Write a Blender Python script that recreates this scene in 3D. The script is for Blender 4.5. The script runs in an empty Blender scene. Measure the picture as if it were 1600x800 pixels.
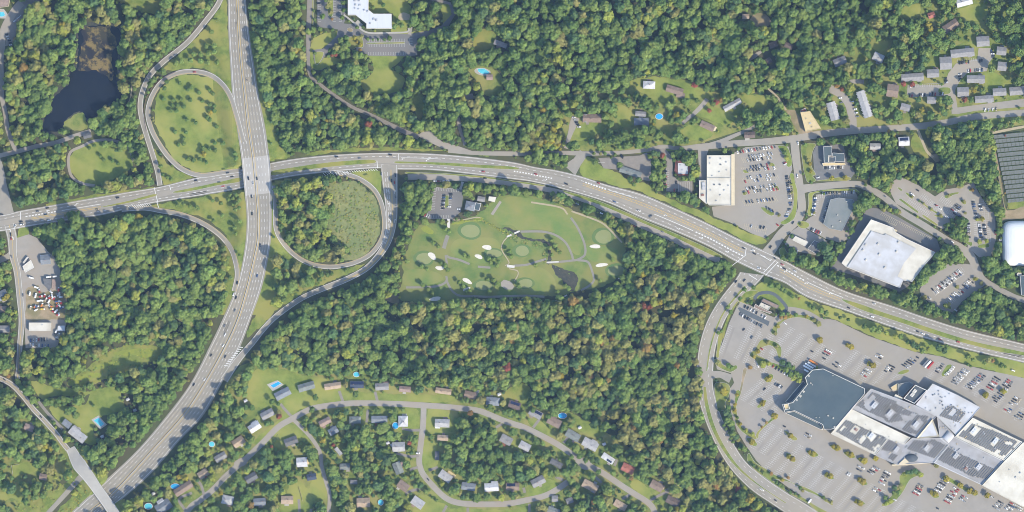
import bpy, math, random
import numpy as np
from mathutils import Vector
from mathutils.geometry import tessellate_polygon

# ---------------------------------------------------------------- camera, sky, sun, exposure
SC = bpy.context.scene
COL = SC.collection
CAM_H = 5200.0
cam_d = bpy.data.cameras.new('camera')
cam_d.sensor_width = 36.0
cam_d.lens = 36.0 * CAM_H / 1600.0
cam_d.clip_start = 100.0
cam_d.clip_end = 60000.0
cam = bpy.data.objects.new('camera', cam_d)
cam.location = (0, 0, CAM_H)
COL.objects.link(cam)
SC.camera = cam

SUN_EL = math.radians(38)
SUN_AZ = math.radians(131)            # clockwise from north (+Y)
world = bpy.data.worlds.new('World')
SC.world = world
world.use_nodes = True
wn = world.node_tree.nodes
sky = wn.new('ShaderNodeTexSky')
sky.sky_type = 'NISHITA'
sky.sun_disc = False
sky.sun_elevation = SUN_EL
sky.sun_rotation = SUN_AZ
world.node_tree.links.new(sky.outputs[0], wn['Background'].inputs[0])
wn['Background'].inputs[1].default_value = 0.15
sd = bpy.data.lights.new('sun', 'SUN')
sd.energy = 3.1
sd.angle = math.radians(0.5)
sd.color = (1.0, 0.91, 0.73)
sun = bpy.data.objects.new('sun', sd)
tosun = Vector((math.sin(SUN_AZ) * math.cos(SUN_EL), math.cos(SUN_AZ) * math.cos(SUN_EL), math.sin(SUN_EL)))
sun.rotation_euler = tosun.to_track_quat('Z', 'Y').to_euler()
sun.location = tosun * 2000
COL.objects.link(sun)
SC.view_settings.view_transform = 'Standard'
SC.view_settings.look = 'None'
SC.view_settings.exposure = 1.16
SC.view_settings.gamma = 1.0

SC.cycles.filter_width = 0.95
rng = np.random.default_rng(7)
random.seed(7)

# ---------------------------------------------------------------- helpers
def W(p):                       # map metre (from the left, from the top) -> world
    return (p[0] - 800.0, 400.0 - p[1])

def q(x0, y0, s, pts):          # points read off an enlarged piece of the map
    return [(x0 + u / s, y0 + v / s) for u, v in pts]

def cr(pts, step=4.0, closed=False):
    P = np.array(pts, float)
    n = len(P)
    out = []
    rngi = range(n) if closed else range(n - 1)
    for i in rngi:
        if closed:
            a, b, c, d = P[(i - 1) % n], P[i], P[(i + 1) % n], P[(i + 2) % n]
        else:
            b, c = P[i], P[i + 1]
            a = P[i - 1] if i > 0 else 2 * b - c
            d = P[i + 2] if i + 2 < n else 2 * c - b
        k = max(1, int(math.ceil(np.linalg.norm(c - b) / step)))
        for j in range(k):
            t = j / k
            out.append(0.5 * ((2 * b) + (-a + c) * t + (2 * a - 5 * b + 4 * c - d) * t * t + (-a + 3 * b - 3 * c + d) * t ** 3))
    if not closed:
        out.append(P[-1])
    return np.array(out)

def resample(pl, n):
    pl = np.asarray(pl, float)
    s = np.concatenate([[0], np.cumsum(np.linalg.norm(np.diff(pl, axis=0), axis=1))])
    t = np.linspace(0, s[-1], n)
    return np.stack([np.interp(t, s, pl[:, 0]), np.interp(t, s, pl[:, 1])], 1)

def pllen(pl):
    return float(np.sum(np.linalg.norm(np.diff(np.asarray(pl, float), axis=0), axis=1)))

def normals(pl):
    t = np.gradient(pl, axis=0)
    t /= np.maximum(np.linalg.norm(t, axis=1, keepdims=True), 1e-6)
    return np.stack([-t[:, 1], t[:, 0]], 1)

def inpoly(x, y, poly):
    x = np.asarray(x, float); y = np.asarray(y, float)
    r = np.zeros(x.shape, bool)
    n = len(poly)
    for i in range(n):
        x1, y1 = poly[i]; x2, y2 = poly[(i + 1) % n]
        if y1 == y2: continue
        c = ((y1 > y) != (y2 > y)) & (x < (x2 - x1) * (y - y1) / (y2 - y1) + x1)
        r ^= c
    return r

def area2(poly):
    return sum(poly[i][0] * poly[(i + 1) % len(poly)][1] - poly[(i + 1) % len(poly)][0] * poly[i][1] for i in range(len(poly)))

def offset_poly(poly, d):       # d > 0 grows a counter-clockwise polygon
    n = len(poly); out = []
    for i in range(n):
        a = Vector(poly[i - 1]); b = Vector(poly[i]); c = Vector(poly[(i + 1) % n])
        e1 = (b - a).normalized(); e2 = (c - b).normalized()
        n1 = Vector((e1.y, -e1.x)); n2 = Vector((e2.y, -e2.x))
        m = n1 + n2
        if m.length < 1e-4: m = n1
        m.normalize()
        k = d / max(0.35, m.dot(n1))
        out.append((b.x + m.x * k, b.y + m.y * k))
    return out

# ---------------------------------------------------------------- masks on a 1 m grid (map metres)
MX0, MY0, MW, MH = -100, -100, 1800, 1000
MASK = np.ones((MH, MW), np.uint8)      # 1 wood, 0 open, 2 yard trees, 3 scrub, 4 thin wood
ZMAP = np.zeros((MH, MW), np.float32)

def fill(poly, val, arr=MASK):
    p = np.asarray(poly, float)
    x0 = max(int(p[:, 0].min()) - MX0, 0); x1 = min(int(p[:, 0].max()) + 2 - MX0, MW)
    y0 = max(int(p[:, 1].min()) - MY0, 0); y1 = min(int(p[:, 1].max()) + 2 - MY0, MH)
    if x1 <= x0 or y1 <= y0: return
    gx, gy = np.meshgrid(np.arange(x0, x1) + MX0 + 0.5, np.arange(y0, y1) + MY0 + 0.5)
    m = inpoly(gx, gy, [tuple(v) for v in p])
    arr[y0:y1, x0:x1][m] = val

def mask_at(x, y):
    i = int(y - MY0); j = int(x - MX0)
    if 0 <= i < MH and 0 <= j < MW: return MASK[i, j]
    return 0

def Zm(px, py):                 # embankment height at a map point
    fx = min(max(px - MX0 - 0.5, 0), MW - 2); fy = min(max(py - MY0 - 0.5, 0), MH - 2)
    i = int(fy); j = int(fx); u = fx - j; v = fy - i
    z = ZMAP
    return float((z[i, j] * (1 - u) + z[i, j + 1] * u) * (1 - v) + (z[i + 1, j] * (1 - u) + z[i + 1, j + 1] * u) * v)

# ---------------------------------------------------------------- materials
def new_mat(name):
    m = bpy.data.materials.new(name); m.use_nodes = True
    nt = m.node_tree; b = nt.nodes['Principled BSDF']
    return m, nt, b

def mat(name, c1, c2=None, scale=0.1, rough=0.9, c3=None, scale3=0.01, spec=0.2, metal=0.0, bump=0.0, stretch=None, rnd=0.0, detail=6.0, lo=0.35, hi=0.65):
    m, nt, b = new_mat(name)
    N, L = nt.nodes, nt.links
    b.inputs['Roughness'].default_value = rough
    b.inputs['Specular IOR Level'].default_value = spec
    b.inputs['Metallic'].default_value = metal
    if c2 is None:
        c2 = tuple(v * 0.86 for v in c1)
    geo = N.new('ShaderNodeNewGeometry')
    src = geo.outputs['Position']
    if stretch:
        mp = N.new('ShaderNodeMapping'); mp.inputs['Scale'].default_value = stretch
        L.new(src, mp.inputs['Vector']); src = mp.outputs['Vector']
    n1 = N.new('ShaderNodeTexNoise'); n1.inputs['Scale'].default_value = scale; n1.inputs['Detail'].default_value = detail
    n1.inputs['Roughness'].default_value = 0.65
    L.new(src, n1.inputs['Vector'])
    mr = N.new('ShaderNodeMapRange'); mr.inputs['From Min'].default_value = lo; mr.inputs['From Max'].default_value = hi
    L.new(n1.outputs['Fac'], mr.inputs['Value'])
    mx = N.new('ShaderNodeMix'); mx.data_type = 'RGBA'
    mx.inputs['A'].default_value = (*c1, 1); mx.inputs['B'].default_value = (*c2, 1)
    L.new(mr.outputs['Result'], mx.inputs['Factor'])
    out = mx.outputs['Result']
    if c3:
        n2 = N.new('ShaderNodeTexNoise'); n2.inputs['Scale'].default_value = scale3; n2.inputs['Detail'].default_value = 4
        L.new(geo.outputs['Position'], n2.inputs['Vector'])
        m2 = N.new('ShaderNodeMapRange'); m2.inputs['From Min'].default_value = 0.42; m2.inputs['From Max'].default_value = 0.62
        L.new(n2.outputs['Fac'], m2.inputs['Value'])
        mx2 = N.new('ShaderNodeMix'); mx2.data_type = 'RGBA'
        L.new(out, mx2.inputs['A']); mx2.inputs['B'].default_value = (*c3, 1)
        L.new(m2.outputs['Result'], mx2.inputs['Factor'])
        out = mx2.outputs['Result']
    if rnd > 0:
        oi = N.new('ShaderNodeObjectInfo')
        m3 = N.new('ShaderNodeMapRange'); m3.inputs['To Min'].default_value = 1 - rnd; m3.inputs['To Max'].default_value = 1 + rnd
        L.new(oi.outputs['Random'], m3.inputs['Value'])
        hs = N.new('ShaderNodeHueSaturation'); L.new(m3.outputs['Result'], hs.inputs['Value']); L.new(out, hs.inputs['Color'])
        out = hs.outputs['Color']
    L.new(out, b.inputs['Base Color'])
    if bump > 0:
        bp = N.new('ShaderNodeBump'); bp.inputs['Strength'].default_value = bump; bp.inputs['Distance'].default_value = 1.0
        L.new(n1.outputs['Fac'], bp.inputs['Height']); L.new(bp.outputs['Normal'], b.inputs['Normal'])
    return m

M = {}
M['ground'] = mat('undergrowth', (0.045, 0.060, 0.024), (0.085, 0.095, 0.035), 0.06, c3=(0.07, 0.065, 0.032), scale3=0.012, bump=0.3)
M['lawn'] = mat('mown grass', (0.102, 0.143, 0.027), (0.187, 0.223, 0.047), 0.05, c3=(0.229, 0.229, 0.058), scale3=0.018)
M['rough_grass'] = mat('long verge grass', (0.082, 0.122, 0.022), (0.173, 0.207, 0.044), 0.10, c3=(0.217, 0.207, 0.051), scale3=0.03, bump=0.3)
M['yard'] = mat('garden grass', (0.090, 0.126, 0.026), (0.177, 0.207, 0.048), 0.06, c3=(0.212, 0.199, 0.060), scale3=0.03)
M['golf'] = mat('golf rough', (0.090, 0.144, 0.036), (0.148, 0.179, 0.049), 0.04, c3=(0.178, 0.179, 0.055), scale3=0.022, lo=0.4, hi=0.6)
M['fairway'] = mat('golf fairway', (0.107, 0.170, 0.044), (0.168, 0.196, 0.056), 0.035, c3=(0.199, 0.198, 0.062), scale3=0.02, stretch=(0.5, 1, 1))
M['fringe'] = mat('golf fringe', (0.080, 0.140, 0.046), (0.115, 0.158, 0.054), 0.06)
M['green'] = mat('putting green', (0.190, 0.212, 0.088), (0.205, 0.222, 0.098), 0.1)
M['lime'] = mat('lime marsh weed', (0.213, 0.234, 0.033), (0.163, 0.198, 0.039), 0.15)
M['marsh'] = mat('marsh reeds', (0.130, 0.142, 0.052), (0.234, 0.234, 0.089), 0.12, c3=(0.138, 0.169, 0.064), scale3=0.025, bump=0.5)
M['swamp'] = mat('swampy pond', (0.030, 0.034, 0.030), (0.060, 0.058, 0.040), 0.18, rough=0.6)
M['algae'] = mat('brown pond weed', (0.165, 0.122, 0.046), (0.018, 0.018, 0.022), 0.045, c3=(0.10, 0.09, 0.034), scale3=0.008, lo=0.43, hi=0.51)
M['dirt'] = mat('bare dirt', (0.28, 0.22, 0.14), (0.22, 0.17, 0.10), 0.08, c3=(0.17, 0.15, 0.075), scale3=0.04)
M['sand'] = mat('bunker sand', (0.56, 0.53, 0.47), (0.48, 0.45, 0.39), 0.3)
M['asphalt'] = mat('pale worn asphalt', (0.254, 0.234, 0.200), (0.218, 0.203, 0.176), 0.07, c3=(0.263, 0.236, 0.193), scale3=0.012)
M['freeway'] = mat('freeway asphalt', (0.252, 0.230, 0.190), (0.218, 0.201, 0.169), 0.05, c3=(0.260, 0.231, 0.182), scale3=0.02)
M['lot'] = mat('car park asphalt', (0.255, 0.234, 0.205), (0.222, 0.205, 0.181), 0.045, c3=(0.243, 0.216, 0.175), scale3=0.010)
M['lot_dark'] = mat('newer asphalt', (0.147, 0.145, 0.140), (0.120, 0.120, 0.117), 0.08, c3=(0.162, 0.148, 0.135), scale3=0.02)
M['tarmac_blue'] = mat('fresh tarmac', (0.088, 0.100, 0.108), (0.075, 0.086, 0.094), 0.1)
M['street'] = mat('residential street', (0.275, 0.250, 0.214), (0.242, 0.222, 0.191), 0.09, c3=(0.258, 0.225, 0.186), scale3=0.03)
M['drive'] = mat('driveway paving', (0.217, 0.193, 0.166), (0.181, 0.164, 0.143), 0.15)
M['path'] = mat('cart path', (0.215, 0.200, 0.165), (0.190, 0.178, 0.150), 0.2)
M['tanpath'] = mat('gravel path', (0.34, 0.29, 0.19), (0.29, 0.25, 0.17), 0.2)
M['concrete'] = mat('pale concrete', (0.34, 0.325, 0.295), (0.300, 0.288, 0.262), 0.08)
M['deck'] = mat('bridge concrete', (0.335, 0.315, 0.283), (0.300, 0.282, 0.254), 0.10, stretch=(1, 0.2, 1))
M['kerb'] = mat('kerb stone', (0.37, 0.355, 0.32), (0.32, 0.305, 0.28), 0.3)
M['wheel_wear'] = mat('tyre worn asphalt', (0.217, 0.200, 0.171), (0.196, 0.182, 0.155), 0.04, c3=(0.229, 0.209, 0.175), scale3=0.03)
M['lot_wear'] = mat('oil darkened asphalt', (0.225, 0.206, 0.181), (0.203, 0.187, 0.166), 0.05, c3=(0.241, 0.216, 0.183), scale3=0.03)
M['white_paint'] = mat('white road paint', (0.60, 0.60, 0.58), (0.48, 0.48, 0.47), 0.4)
M['stall_paint'] = mat('worn stall paint', (0.420, 0.411, 0.384), (0.319, 0.311, 0.296), 0.12)
M['stall_yellow'] = mat('worn yellow stall paint', (0.40, 0.34, 0.22), (0.32, 0.28, 0.20), 0.12)
M['yellow_paint'] = mat('yellow road paint', (0.48, 0.33, 0.08), (0.38, 0.28, 0.10), 0.3)
M['seam'] = mat('tar seam', (0.16, 0.158, 0.16), (0.19, 0.188, 0.19), 0.3)
M['water'] = mat('pond water', (0.007, 0.010, 0.018), (0.011, 0.014, 0.020), 0.03, rough=0.15, spec=0.12)
M['pool'] = mat('pool water', (0.06, 0.36, 0.48), (0.10, 0.46, 0.55), 0.2, rough=0.08, spec=0.5)
M['pool_blue'] = mat('deep blue pool water', (0.02, 0.25, 0.50), (0.03, 0.30, 0.55), 0.2, rough=0.08, spec=0.5)
M['bark'] = mat('bark', (0.08, 0.06, 0.045), (0.05, 0.04, 0.03), 1.5)
M['glass'] = mat('window glass', (0.02, 0.03, 0.04), (0.03, 0.04, 0.05), 0.3, rough=0.1, spec=0.6)
M['tyre'] = mat('tyre rubber', (0.02, 0.02, 0.02), None, 1.0)
M['trim'] = mat('white trim', (0.55, 0.53, 0.49), (0.47, 0.45, 0.42), 0.5)
M['cream'] = mat('cream stucco', (0.50, 0.43, 0.30), (0.44, 0.38, 0.27), 0.2)
M['brick_wall'] = mat('red brick wall', (0.25, 0.11, 0.07), (0.20, 0.09, 0.06), 0.6)
M['steel'] = mat('galvanised steel', (0.35, 0.36, 0.37), (0.28, 0.29, 0.30), 0.4, rough=0.5, metal=0.3)
M['panel'] = mat('solar panel face', (0.105, 0.100, 0.094), (0.130, 0.124, 0.116), 0.6, rough=0.7, spec=0.2)
M['panel_blue'] = mat('blue solar panel face', (0.018, 0.024, 0.060), (0.025, 0.03, 0.07), 0.6, rough=0.25, spec=0.4)
M['field_panel'] = mat('field solar panel face', (0.080, 0.090, 0.085), (0.110, 0.120, 0.112), 0.55, rough=0.6, spec=0.2)
M['roof_white'] = mat('white membrane roof', (0.528, 0.502, 0.432), (0.471, 0.448, 0.392), 0.06, c3=(0.414, 0.385, 0.322), scale3=0.05)
M['roof_pale'] = mat('pale grey membrane roof', (0.42, 0.425, 0.44), (0.385, 0.39, 0.41), 0.05, c3=(0.35, 0.345, 0.34), scale3=0.05)
M['roof_grey'] = mat('grey membrane roof', (0.31, 0.305, 0.31), (0.27, 0.268, 0.275), 0.08, c3=(0.24, 0.23, 0.222), scale3=0.05)
M['roof_slate'] = mat('slate blue membrane roof', (0.058, 0.081, 0.094), (0.050, 0.071, 0.084), 0.035, c3=(0.067, 0.087, 0.095), scale3=0.03)
M['roof_green'] = mat('green grey gravel roof', (0.150, 0.168, 0.165), (0.125, 0.145, 0.145), 0.12, c3=(0.165, 0.175, 0.17), scale3=0.05)
M['roof_blue'] = mat('white blue ribbed roof', (0.46, 0.475, 0.50), (0.42, 0.435, 0.46), 0.4, stretch=(1, 0.05, 1))
M['roof_dark'] = mat('charcoal roof', (0.060, 0.072, 0.085), (0.08, 0.09, 0.10), 0.15)
M['roof_tan'] = mat('pale ochre boarded roof', (0.50, 0.40, 0.22), (0.44, 0.35, 0.20), 0.2)
M['roof_red'] = mat('red tile roof', (0.36, 0.13, 0.09), (0.30, 0.11, 0.08), 0.5)
M['membrane'] = mat('white dome fabric', (0.62, 0.63, 0.63), (0.57, 0.58, 0.59), 0.05)
SH = {
 'grey': (0.215, 0.208, 0.205), 'lightgrey': (0.31, 0.305, 0.305), 'darkgrey': (0.115, 0.115, 0.118), 'bluegrey': (0.17, 0.185, 0.205),
 'greengrey': (0.165, 0.18, 0.170), 'brown': (0.200, 0.150, 0.118), 'darkbrown': (0.12, 0.092, 0.08), 'tan': (0.32, 0.245, 0.175),
 'red': (0.30, 0.115, 0.085), 'white': (0.45, 0.45, 0.46), 'navy': (0.05, 0.062, 0.092), 'pinkbrown': (0.25, 0.185, 0.155), 'palewhite': (0.40, 0.40, 0.42)}
for k, v in SH.items():
    M['sh_' + k] = mat(k + ' shingles', v, tuple(a * 0.84 for a in v), 0.9, c3=tuple(a * 1.10 for a in v), scale3=0.25)
WALLC = {'cream': (0.48, 0.43, 0.33), 'white': (0.52, 0.51, 0.49), 'beige': (0.40, 0.34, 0.25), 'grey': (0.32, 0.32, 0.32), 'yellow': (0.52, 0.43, 0.20), 'brown': (0.2, 0.14, 0.1)}
for k, v in WALLC.items():
    M['wall_' + k] = mat(k + ' siding', v, tuple(a * 0.9 for a in v), 0.8)
CARC = {'white': (0.66, 0.66, 0.65), 'silver': (0.40, 0.41, 0.42), 'grey': (0.15, 0.155, 0.16), 'black': (0.018, 0.018, 0.022), 'red': (0.33, 0.035, 0.03),
        'blue': (0.035, 0.075, 0.18), 'tan': (0.34, 0.28, 0.19), 'green': (0.03, 0.07, 0.045), 'orange': (0.5, 0.17, 0.03), 'yellow': (0.5, 0.36, 0.05)}
for k, v in CARC.items():
    M['car_' + k] = mat(k + ' car paint', v, tuple(a * 0.93 for a in v), 0.5, rough=0.3, spec=0.5)

def leaf(name, c, c2):
    m, nt, b = new_mat(name)
    N, L = nt.nodes, nt.links
    geo = N.new('ShaderNodeNewGeometry'); oi = N.new('ShaderNodeObjectInfo')
    n1 = N.new('ShaderNodeTexNoise'); n1.inputs['Scale'].default_value = 0.42; n1.inputs['Detail'].default_value = 2
    L.new(geo.outputs['Position'], n1.inputs['Vector'])
    mr = N.new('ShaderNodeMapRange'); mr.inputs['From Min'].default_value = 0.36; mr.inputs['From Max'].default_value = 0.64
    L.new(n1.outputs['Fac'], mr.inputs['Value'])
    mx = N.new('ShaderNodeMix'); mx.data_type = 'RGBA'
    mx.inputs['A'].default_value = (*c, 1); mx.inputs['B'].default_value = (*c2, 1)
    L.new(mr.outputs['Result'], mx.inputs['Factor'])
    hs = N.new('ShaderNodeHueSaturation')
    r1 = N.new('ShaderNodeMapRange'); r1.inputs['To Min'].default_value = 0.486; r1.inputs['To Max'].default_value = 0.508
    L.new(oi.outputs['Random'], r1.inputs['Value']); L.new(r1.outputs['Result'], hs.inputs['Hue'])
    mm = N.new('ShaderNodeMath'); mm.operation = 'MULTIPLY'; mm.inputs[1].default_value = 7.31
    L.new(oi.outputs['Random'], mm.inputs[0])
    fr = N.new('ShaderNodeMath'); fr.operation = 'FRACT'; L.new(mm.outputs[0], fr.inputs[0])
    r2 = N.new('ShaderNodeMapRange'); r2.inputs['To Min'].default_value = 0.88; r2.inputs['To Max'].default_value = 1.22
    L.new(fr.outputs[0], r2.inputs['Value']); L.new(r2.outputs['Result'], hs.inputs['Value'])
    L.new(mx.outputs['Result'], hs.inputs['Color'])
    L.new(hs.outputs['Color'], b.inputs['Base Color'])
    b.inputs['Roughness'].default_value = 0.75
    b.inputs['Specular IOR Level'].default_value = 0.15
    return m

HUES = ['dark', 'mid', 'blue', 'olive', 'lime', 'yellow', 'orange', 'red']
LEAFC = {'dark': ((0.082, 0.140, 0.035), (0.120, 0.178, 0.045)), 'mid': ((0.120, 0.182, 0.043), (0.166, 0.222, 0.054)),
         'blue': ((0.065, 0.121, 0.044), (0.088, 0.145, 0.052)), 'olive': ((0.207, 0.203, 0.059), (0.227, 0.224, 0.072)),
         'lime': ((0.220, 0.245, 0.038), (0.227, 0.256, 0.052)), 'yellow': ((0.205, 0.182, 0.024), (0.275, 0.232, 0.032)),
         'orange': ((0.242, 0.155, 0.045), (0.249, 0.162, 0.048)), 'red': ((0.242, 0.081, 0.038), (0.210, 0.077, 0.049))}
HUEW = {'dark': 'dark green', 'mid': 'mid green', 'blue': 'bluish green', 'olive': 'olive green', 'lime': 'light green', 'yellow': 'yellow', 'orange': 'orange brown', 'red': 'rust red'}
for h in HUES:
    M['leaf_' + h] = leaf(h + ' leaves', *LEAFC[h])

# ---------------------------------------------------------------- mesh builder
class MB:
    def __init__(s): s.v = []; s.f = []; s.mi = []; s.mats = []; s.cur = 0
    def use(s, m):
        if m not in s.mats: s.mats.append(m)
        s.cur = s.mats.index(m); return s
    def face(s, pts):
        b = len(s.v); s.v.extend([tuple(p) for p in pts]); s.f.append(tuple(range(b, b + len(pts)))); s.mi.append(s.cur)
    def grid(s, A, B):          # strip between two equal polylines of 3d points
        b = len(s.v); n = len(A); s.v.extend(map(tuple, A)); s.v.extend(map(tuple, B))
        for i in range(n - 1):
            s.f.append((b + i, b + i + 1, b + n + i + 1, b + n + i)); s.mi.append(s.cur)
    def poly(s, pts2, z):
        pts2 = list(pts2)
        if area2(pts2) < 0: pts2 = pts2[::-1]
        zz = z if callable(z) else (lambda x, y: z)
        b = len(s.v); s.v.extend([(x, y, zz(x, y)) for x, y in pts2])
        for t in tessellate_polygon([[Vector((x, y, 0)) for x, y in pts2]]):
            a, c, d = t
            p, r, w = pts2[a], pts2[c], pts2[d]
            if (r[0] - p[0]) * (w[1] - p[1]) - (r[1] - p[1]) * (w[0] - p[0]) < 0: a, c, d = a, d, c
            s.f.append((b + a, b + c, b + d)); s.mi.append(s.cur)
    def walls(s, pts2, z0, z1):
        pts2 = list(pts2)
        if area2(pts2) < 0: pts2 = pts2[::-1]
        n = len(pts2)
        for i in range(n):
            a, c = pts2[i], pts2[(i + 1) % n]
            s.face([(a[0], a[1], z0), (c[0], c[1], z0), (c[0], c[1], z1), (a[0], a[1], z1)])
    def prism(s, pts2, z0, z1):
        s.walls(pts2, z0, z1); s.poly(pts2, z1)
    def box(s, cx, cy, cz, sx, sy, sz, ang=0.0, taper=1.0):
        c, sn = math.cos(ang), math.sin(ang)
        def tr(x, y): return (cx + x * c - y * sn, cy + x * sn + y * c)
        lo = [tr(x * sx / 2, y * sy / 2) for x, y in ((-1, -1), (1, -1), (1, 1), (-1, 1))]
        hi = [tr(x * sx / 2 * taper, y * sy / 2 * taper) for x, y in ((-1, -1), (1, -1), (1, 1), (-1, 1))]
        z0, z1 = cz - sz / 2, cz + sz / 2
        for i in range(4):
            j = (i + 1) % 4
            s.face([(*lo[i], z0), (*lo[j], z0), (*hi[j], z1), (*hi[i], z1)])
        s.face([(*p, z1) for p in hi]); s.face([(*p, z0) for p in lo[::-1]])
    def cyl(s, x, y, z0, z1, r0, r1, n=8, cap=True):
        a = [(x + r0 * math.cos(2 * math.pi * i / n), y + r0 * math.sin(2 * math.pi * i / n), z0) for i in range(n)]
        b = [(x + r1 * math.cos(2 * math.pi * i / n), y + r1 * math.sin(2 * math.pi * i / n), z1) for i in range(n)]
        for i in range(n):
            j = (i + 1) % n; s.face([a[i], a[j], b[j], b[i]])
        if cap: s.face(b)
    def limb(s, p, r, r0, r1, n=6):
        p = Vector(p); r = Vector(r); d = (r - p).normalized()
        u = d.orthogonal().normalized(); w = d.cross(u)
        a = [p + (u * math.cos(2 * math.pi * i / n) + w * math.sin(2 * math.pi * i / n)) * r0 for i in range(n)]
        b = [r + (u * math.cos(2 * math.pi * i / n) + w * math.sin(2 * math.pi * i / n)) * r1 for i in range(n)]
        for i in range(n):
            j = (i + 1) % n; s.face([a[i], a[j], b[j], b[i]])
        s.face(b)
    def mesh(s, name):
        me = bpy.data.meshes.new(name)
        me.from_pydata(s.v, [], s.f)
        for m in s.mats: me.materials.append(m)
        if len(s.mats) > 1: me.polygons.foreach_set('material_index', s.mi)
        me.update()
        return me
    def build(s, name, parent=None, loc=(0, 0, 0)):
        return link(name, s.mesh(name), parent, loc)

def link(name, data, parent=None, loc=(0, 0, 0), rz=0.0):
    o = bpy.data.objects.new(name, data); COL.objects.link(o)
    o.location = loc
    if rz: o.rotation_euler = (0, 0, rz)
    if parent is not None: o.parent = parent
    return o

def tag(o, label, cat, group=None):
    o['label'] = label; o['category'] = cat
    if group: o['group'] = group
    return o

def struct(o): o['kind'] = 'structure'; return o
def stuff(o): o['kind'] = 'stuff'; return o

def thing(name, label, cat, loc, rz=0.0, group=None):
    o = bpy.data.objects.new(name, None); COL.objects.link(o)
    o.empty_display_size = 0.5
    o.location = loc; o.rotation_euler = (0, 0, rz)
    return tag(o, label, cat, group)

ORD = ['leftmost', 'second', 'third', 'fourth', 'fifth', 'sixth', 'seventh', 'eighth', 'ninth', 'tenth', 'eleventh', 'twelfth', 'thirteenth', 'fourteenth', 'fifteenth', 'sixteenth', 'seventeenth', 'eighteenth', 'nineteenth', 'twentieth']
def nth(i, n):
    if n == 1: return ''
    if i == 0: return 'leftmost'
    if i == n - 1: return 'rightmost'
    if i < 10: return ORD[i] + ' from the left'
    if n - 1 - i < 20: return ORD[n - 1 - i] + ' from the right'
    t = ['', '', 'twenty', 'thirty', 'forty', 'fifty', 'sixty'][(i + 1) // 10]
    u = ['', 'first', 'second', 'third', 'fourth', 'fifth', 'sixth', 'seventh', 'eighth', 'ninth'][(i + 1) % 10]
    if i < 20: return ORD[i] + ' from the left'
    return (t + '-' + u if u else t[:-1] + 'ieth') + ' from the left'

NATURAL = ('lawn', 'rough_grass', 'yard', 'golf', 'water', 'algae', 'lime', 'marsh', 'swamp', 'dirt')
LIFT = [0.0]
def nextlift():
    LIFT[0] = (LIFT[0] + 0.004) % 0.06
    return LIFT[0]

def sheet(name, poly, m, lift, smooth=False, mask=0, grow=0):
    pts = cr(poly, 4.0, True) if smooth else poly
    if smooth and m in NATURAL:
        r_ = np.random.default_rng(len(pts)); T_ = normals(pts); k = len(pts); w_ = np.zeros(k)
        for f_, a_ in ((0.11, .9), (0.29, .8), (0.61, .6)):
            n_ = max(2, round(f_ * k / 1.5)); w_ += a_ * np.sin(2 * np.pi * n_ * np.arange(k) / k + r_.uniform(0, 6.28)) * r_.uniform(.5, 1.3)
        pts = pts + T_ * w_[:, None]
    b = MB().use(M[m] if isinstance(m, str) else m)
    b.poly([W(p) for p in pts], lift + nextlift() * 0.3)
    if mask is not None: fill(pts, mask)
    return struct(b.build(name))

def ell(cx, cy, rx, ry, a=0.0, n=20, wob=0.0, seed=0):
    r = random.Random(seed)
    ph = [r.uniform(0, 6.28) for _ in range(3)]
    out = []
    for i in range(n):
        t = 2 * math.pi * i / n
        k = 1 + wob * (math.sin(2 * t + ph[0]) * .5 + math.sin(3 * t + ph[1]) * .35)
        x, y = rx * k * math.cos(t), ry * k * math.sin(t)
        out.append((cx + x * math.cos(a) - y * math.sin(a), cy + x * math.sin(a) + y * math.cos(a)))
    return out
# ---------------------------------------------------------------- terrain: base sheet, freeway embankment, bridge approach
FL = [(355, -90), (355, -40), (356, 0), (357, 50), (360, 100), (363, 145), (368, 180), (373, 215), (378, 248), (381, 280), (384, 310), (386, 340), (385, 370), (381, 400), (376, 425), (367, 455), (347, 500), (328, 540), (297, 600), (255, 656), (212, 706), (160, 755), (112, 800), (60, 848), (10, 895)]
FR = [(381, -90), (382, -40), (384, 0), (389, 50), (397, 100), (405, 150), (415, 200), (420, 235), (423, 260), (425, 300), (425, 340), (424, 370), (420, 400), (409, 450), (392, 498), (374, 545), (346, 600), (317, 650), (281, 688), (235, 741), (182, 787), (145, 815), (95, 860), (45, 905)]
FM = [(368, -90), (369, -40), (371, 0), (373, 50), (377, 100), (383, 150), (388, 195), (396, 248), (401, 300), (404, 340), (403, 375), (398, 400), (386, 450), (371, 500), (350, 545), (319, 600), (287, 648), (241, 700), (180, 767), (140, 800), (85, 848), (30, 898)]
EN = [(-90, 356), (-20, 340), (12, 334), (32, 329), (72, 322), (140, 310), (205, 299), (237, 294), (265, 288), (300, 279), (340, 271), (375, 265), (425, 254), (475, 246), (540, 240.5), (610, 238.5), (675, 240), (737, 245), (800, 253), (837, 261), (870, 266), (907, 275), (950, 289), (1000, 302), (1050, 323), (1100, 346), (1150, 371), (1180, 385), (1217, 402), (1262, 426), (1320, 454), (1395, 478), (1450, 497), (1512, 516), (1600, 537), (1690, 560)]
ES = [(-90, 372), (-20, 364), (14, 360), (40, 355), (90, 347), (160, 336), (205, 325), (242, 317), (312, 306), (375, 295), (430, 281), (470, 274), (525, 268), (590, 263), (625, 265), (675, 266), (725, 271), (800, 280), (835, 285), (882, 296.5), (950, 317), (1000, 340), (1050, 360), (1100, 382), (1125, 395), (1150, 409), (1197, 431), (1227, 443), (1262, 465), (1325, 487), (1400, 514), (1450, 530), (1525, 550), (1600, 567), (1690, 590)]
EFM = resample(cr(FM, 5), 400); EFL = resample(cr(FL, 5), 400); EFR = resample(cr(FR, 5), 400)
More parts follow.
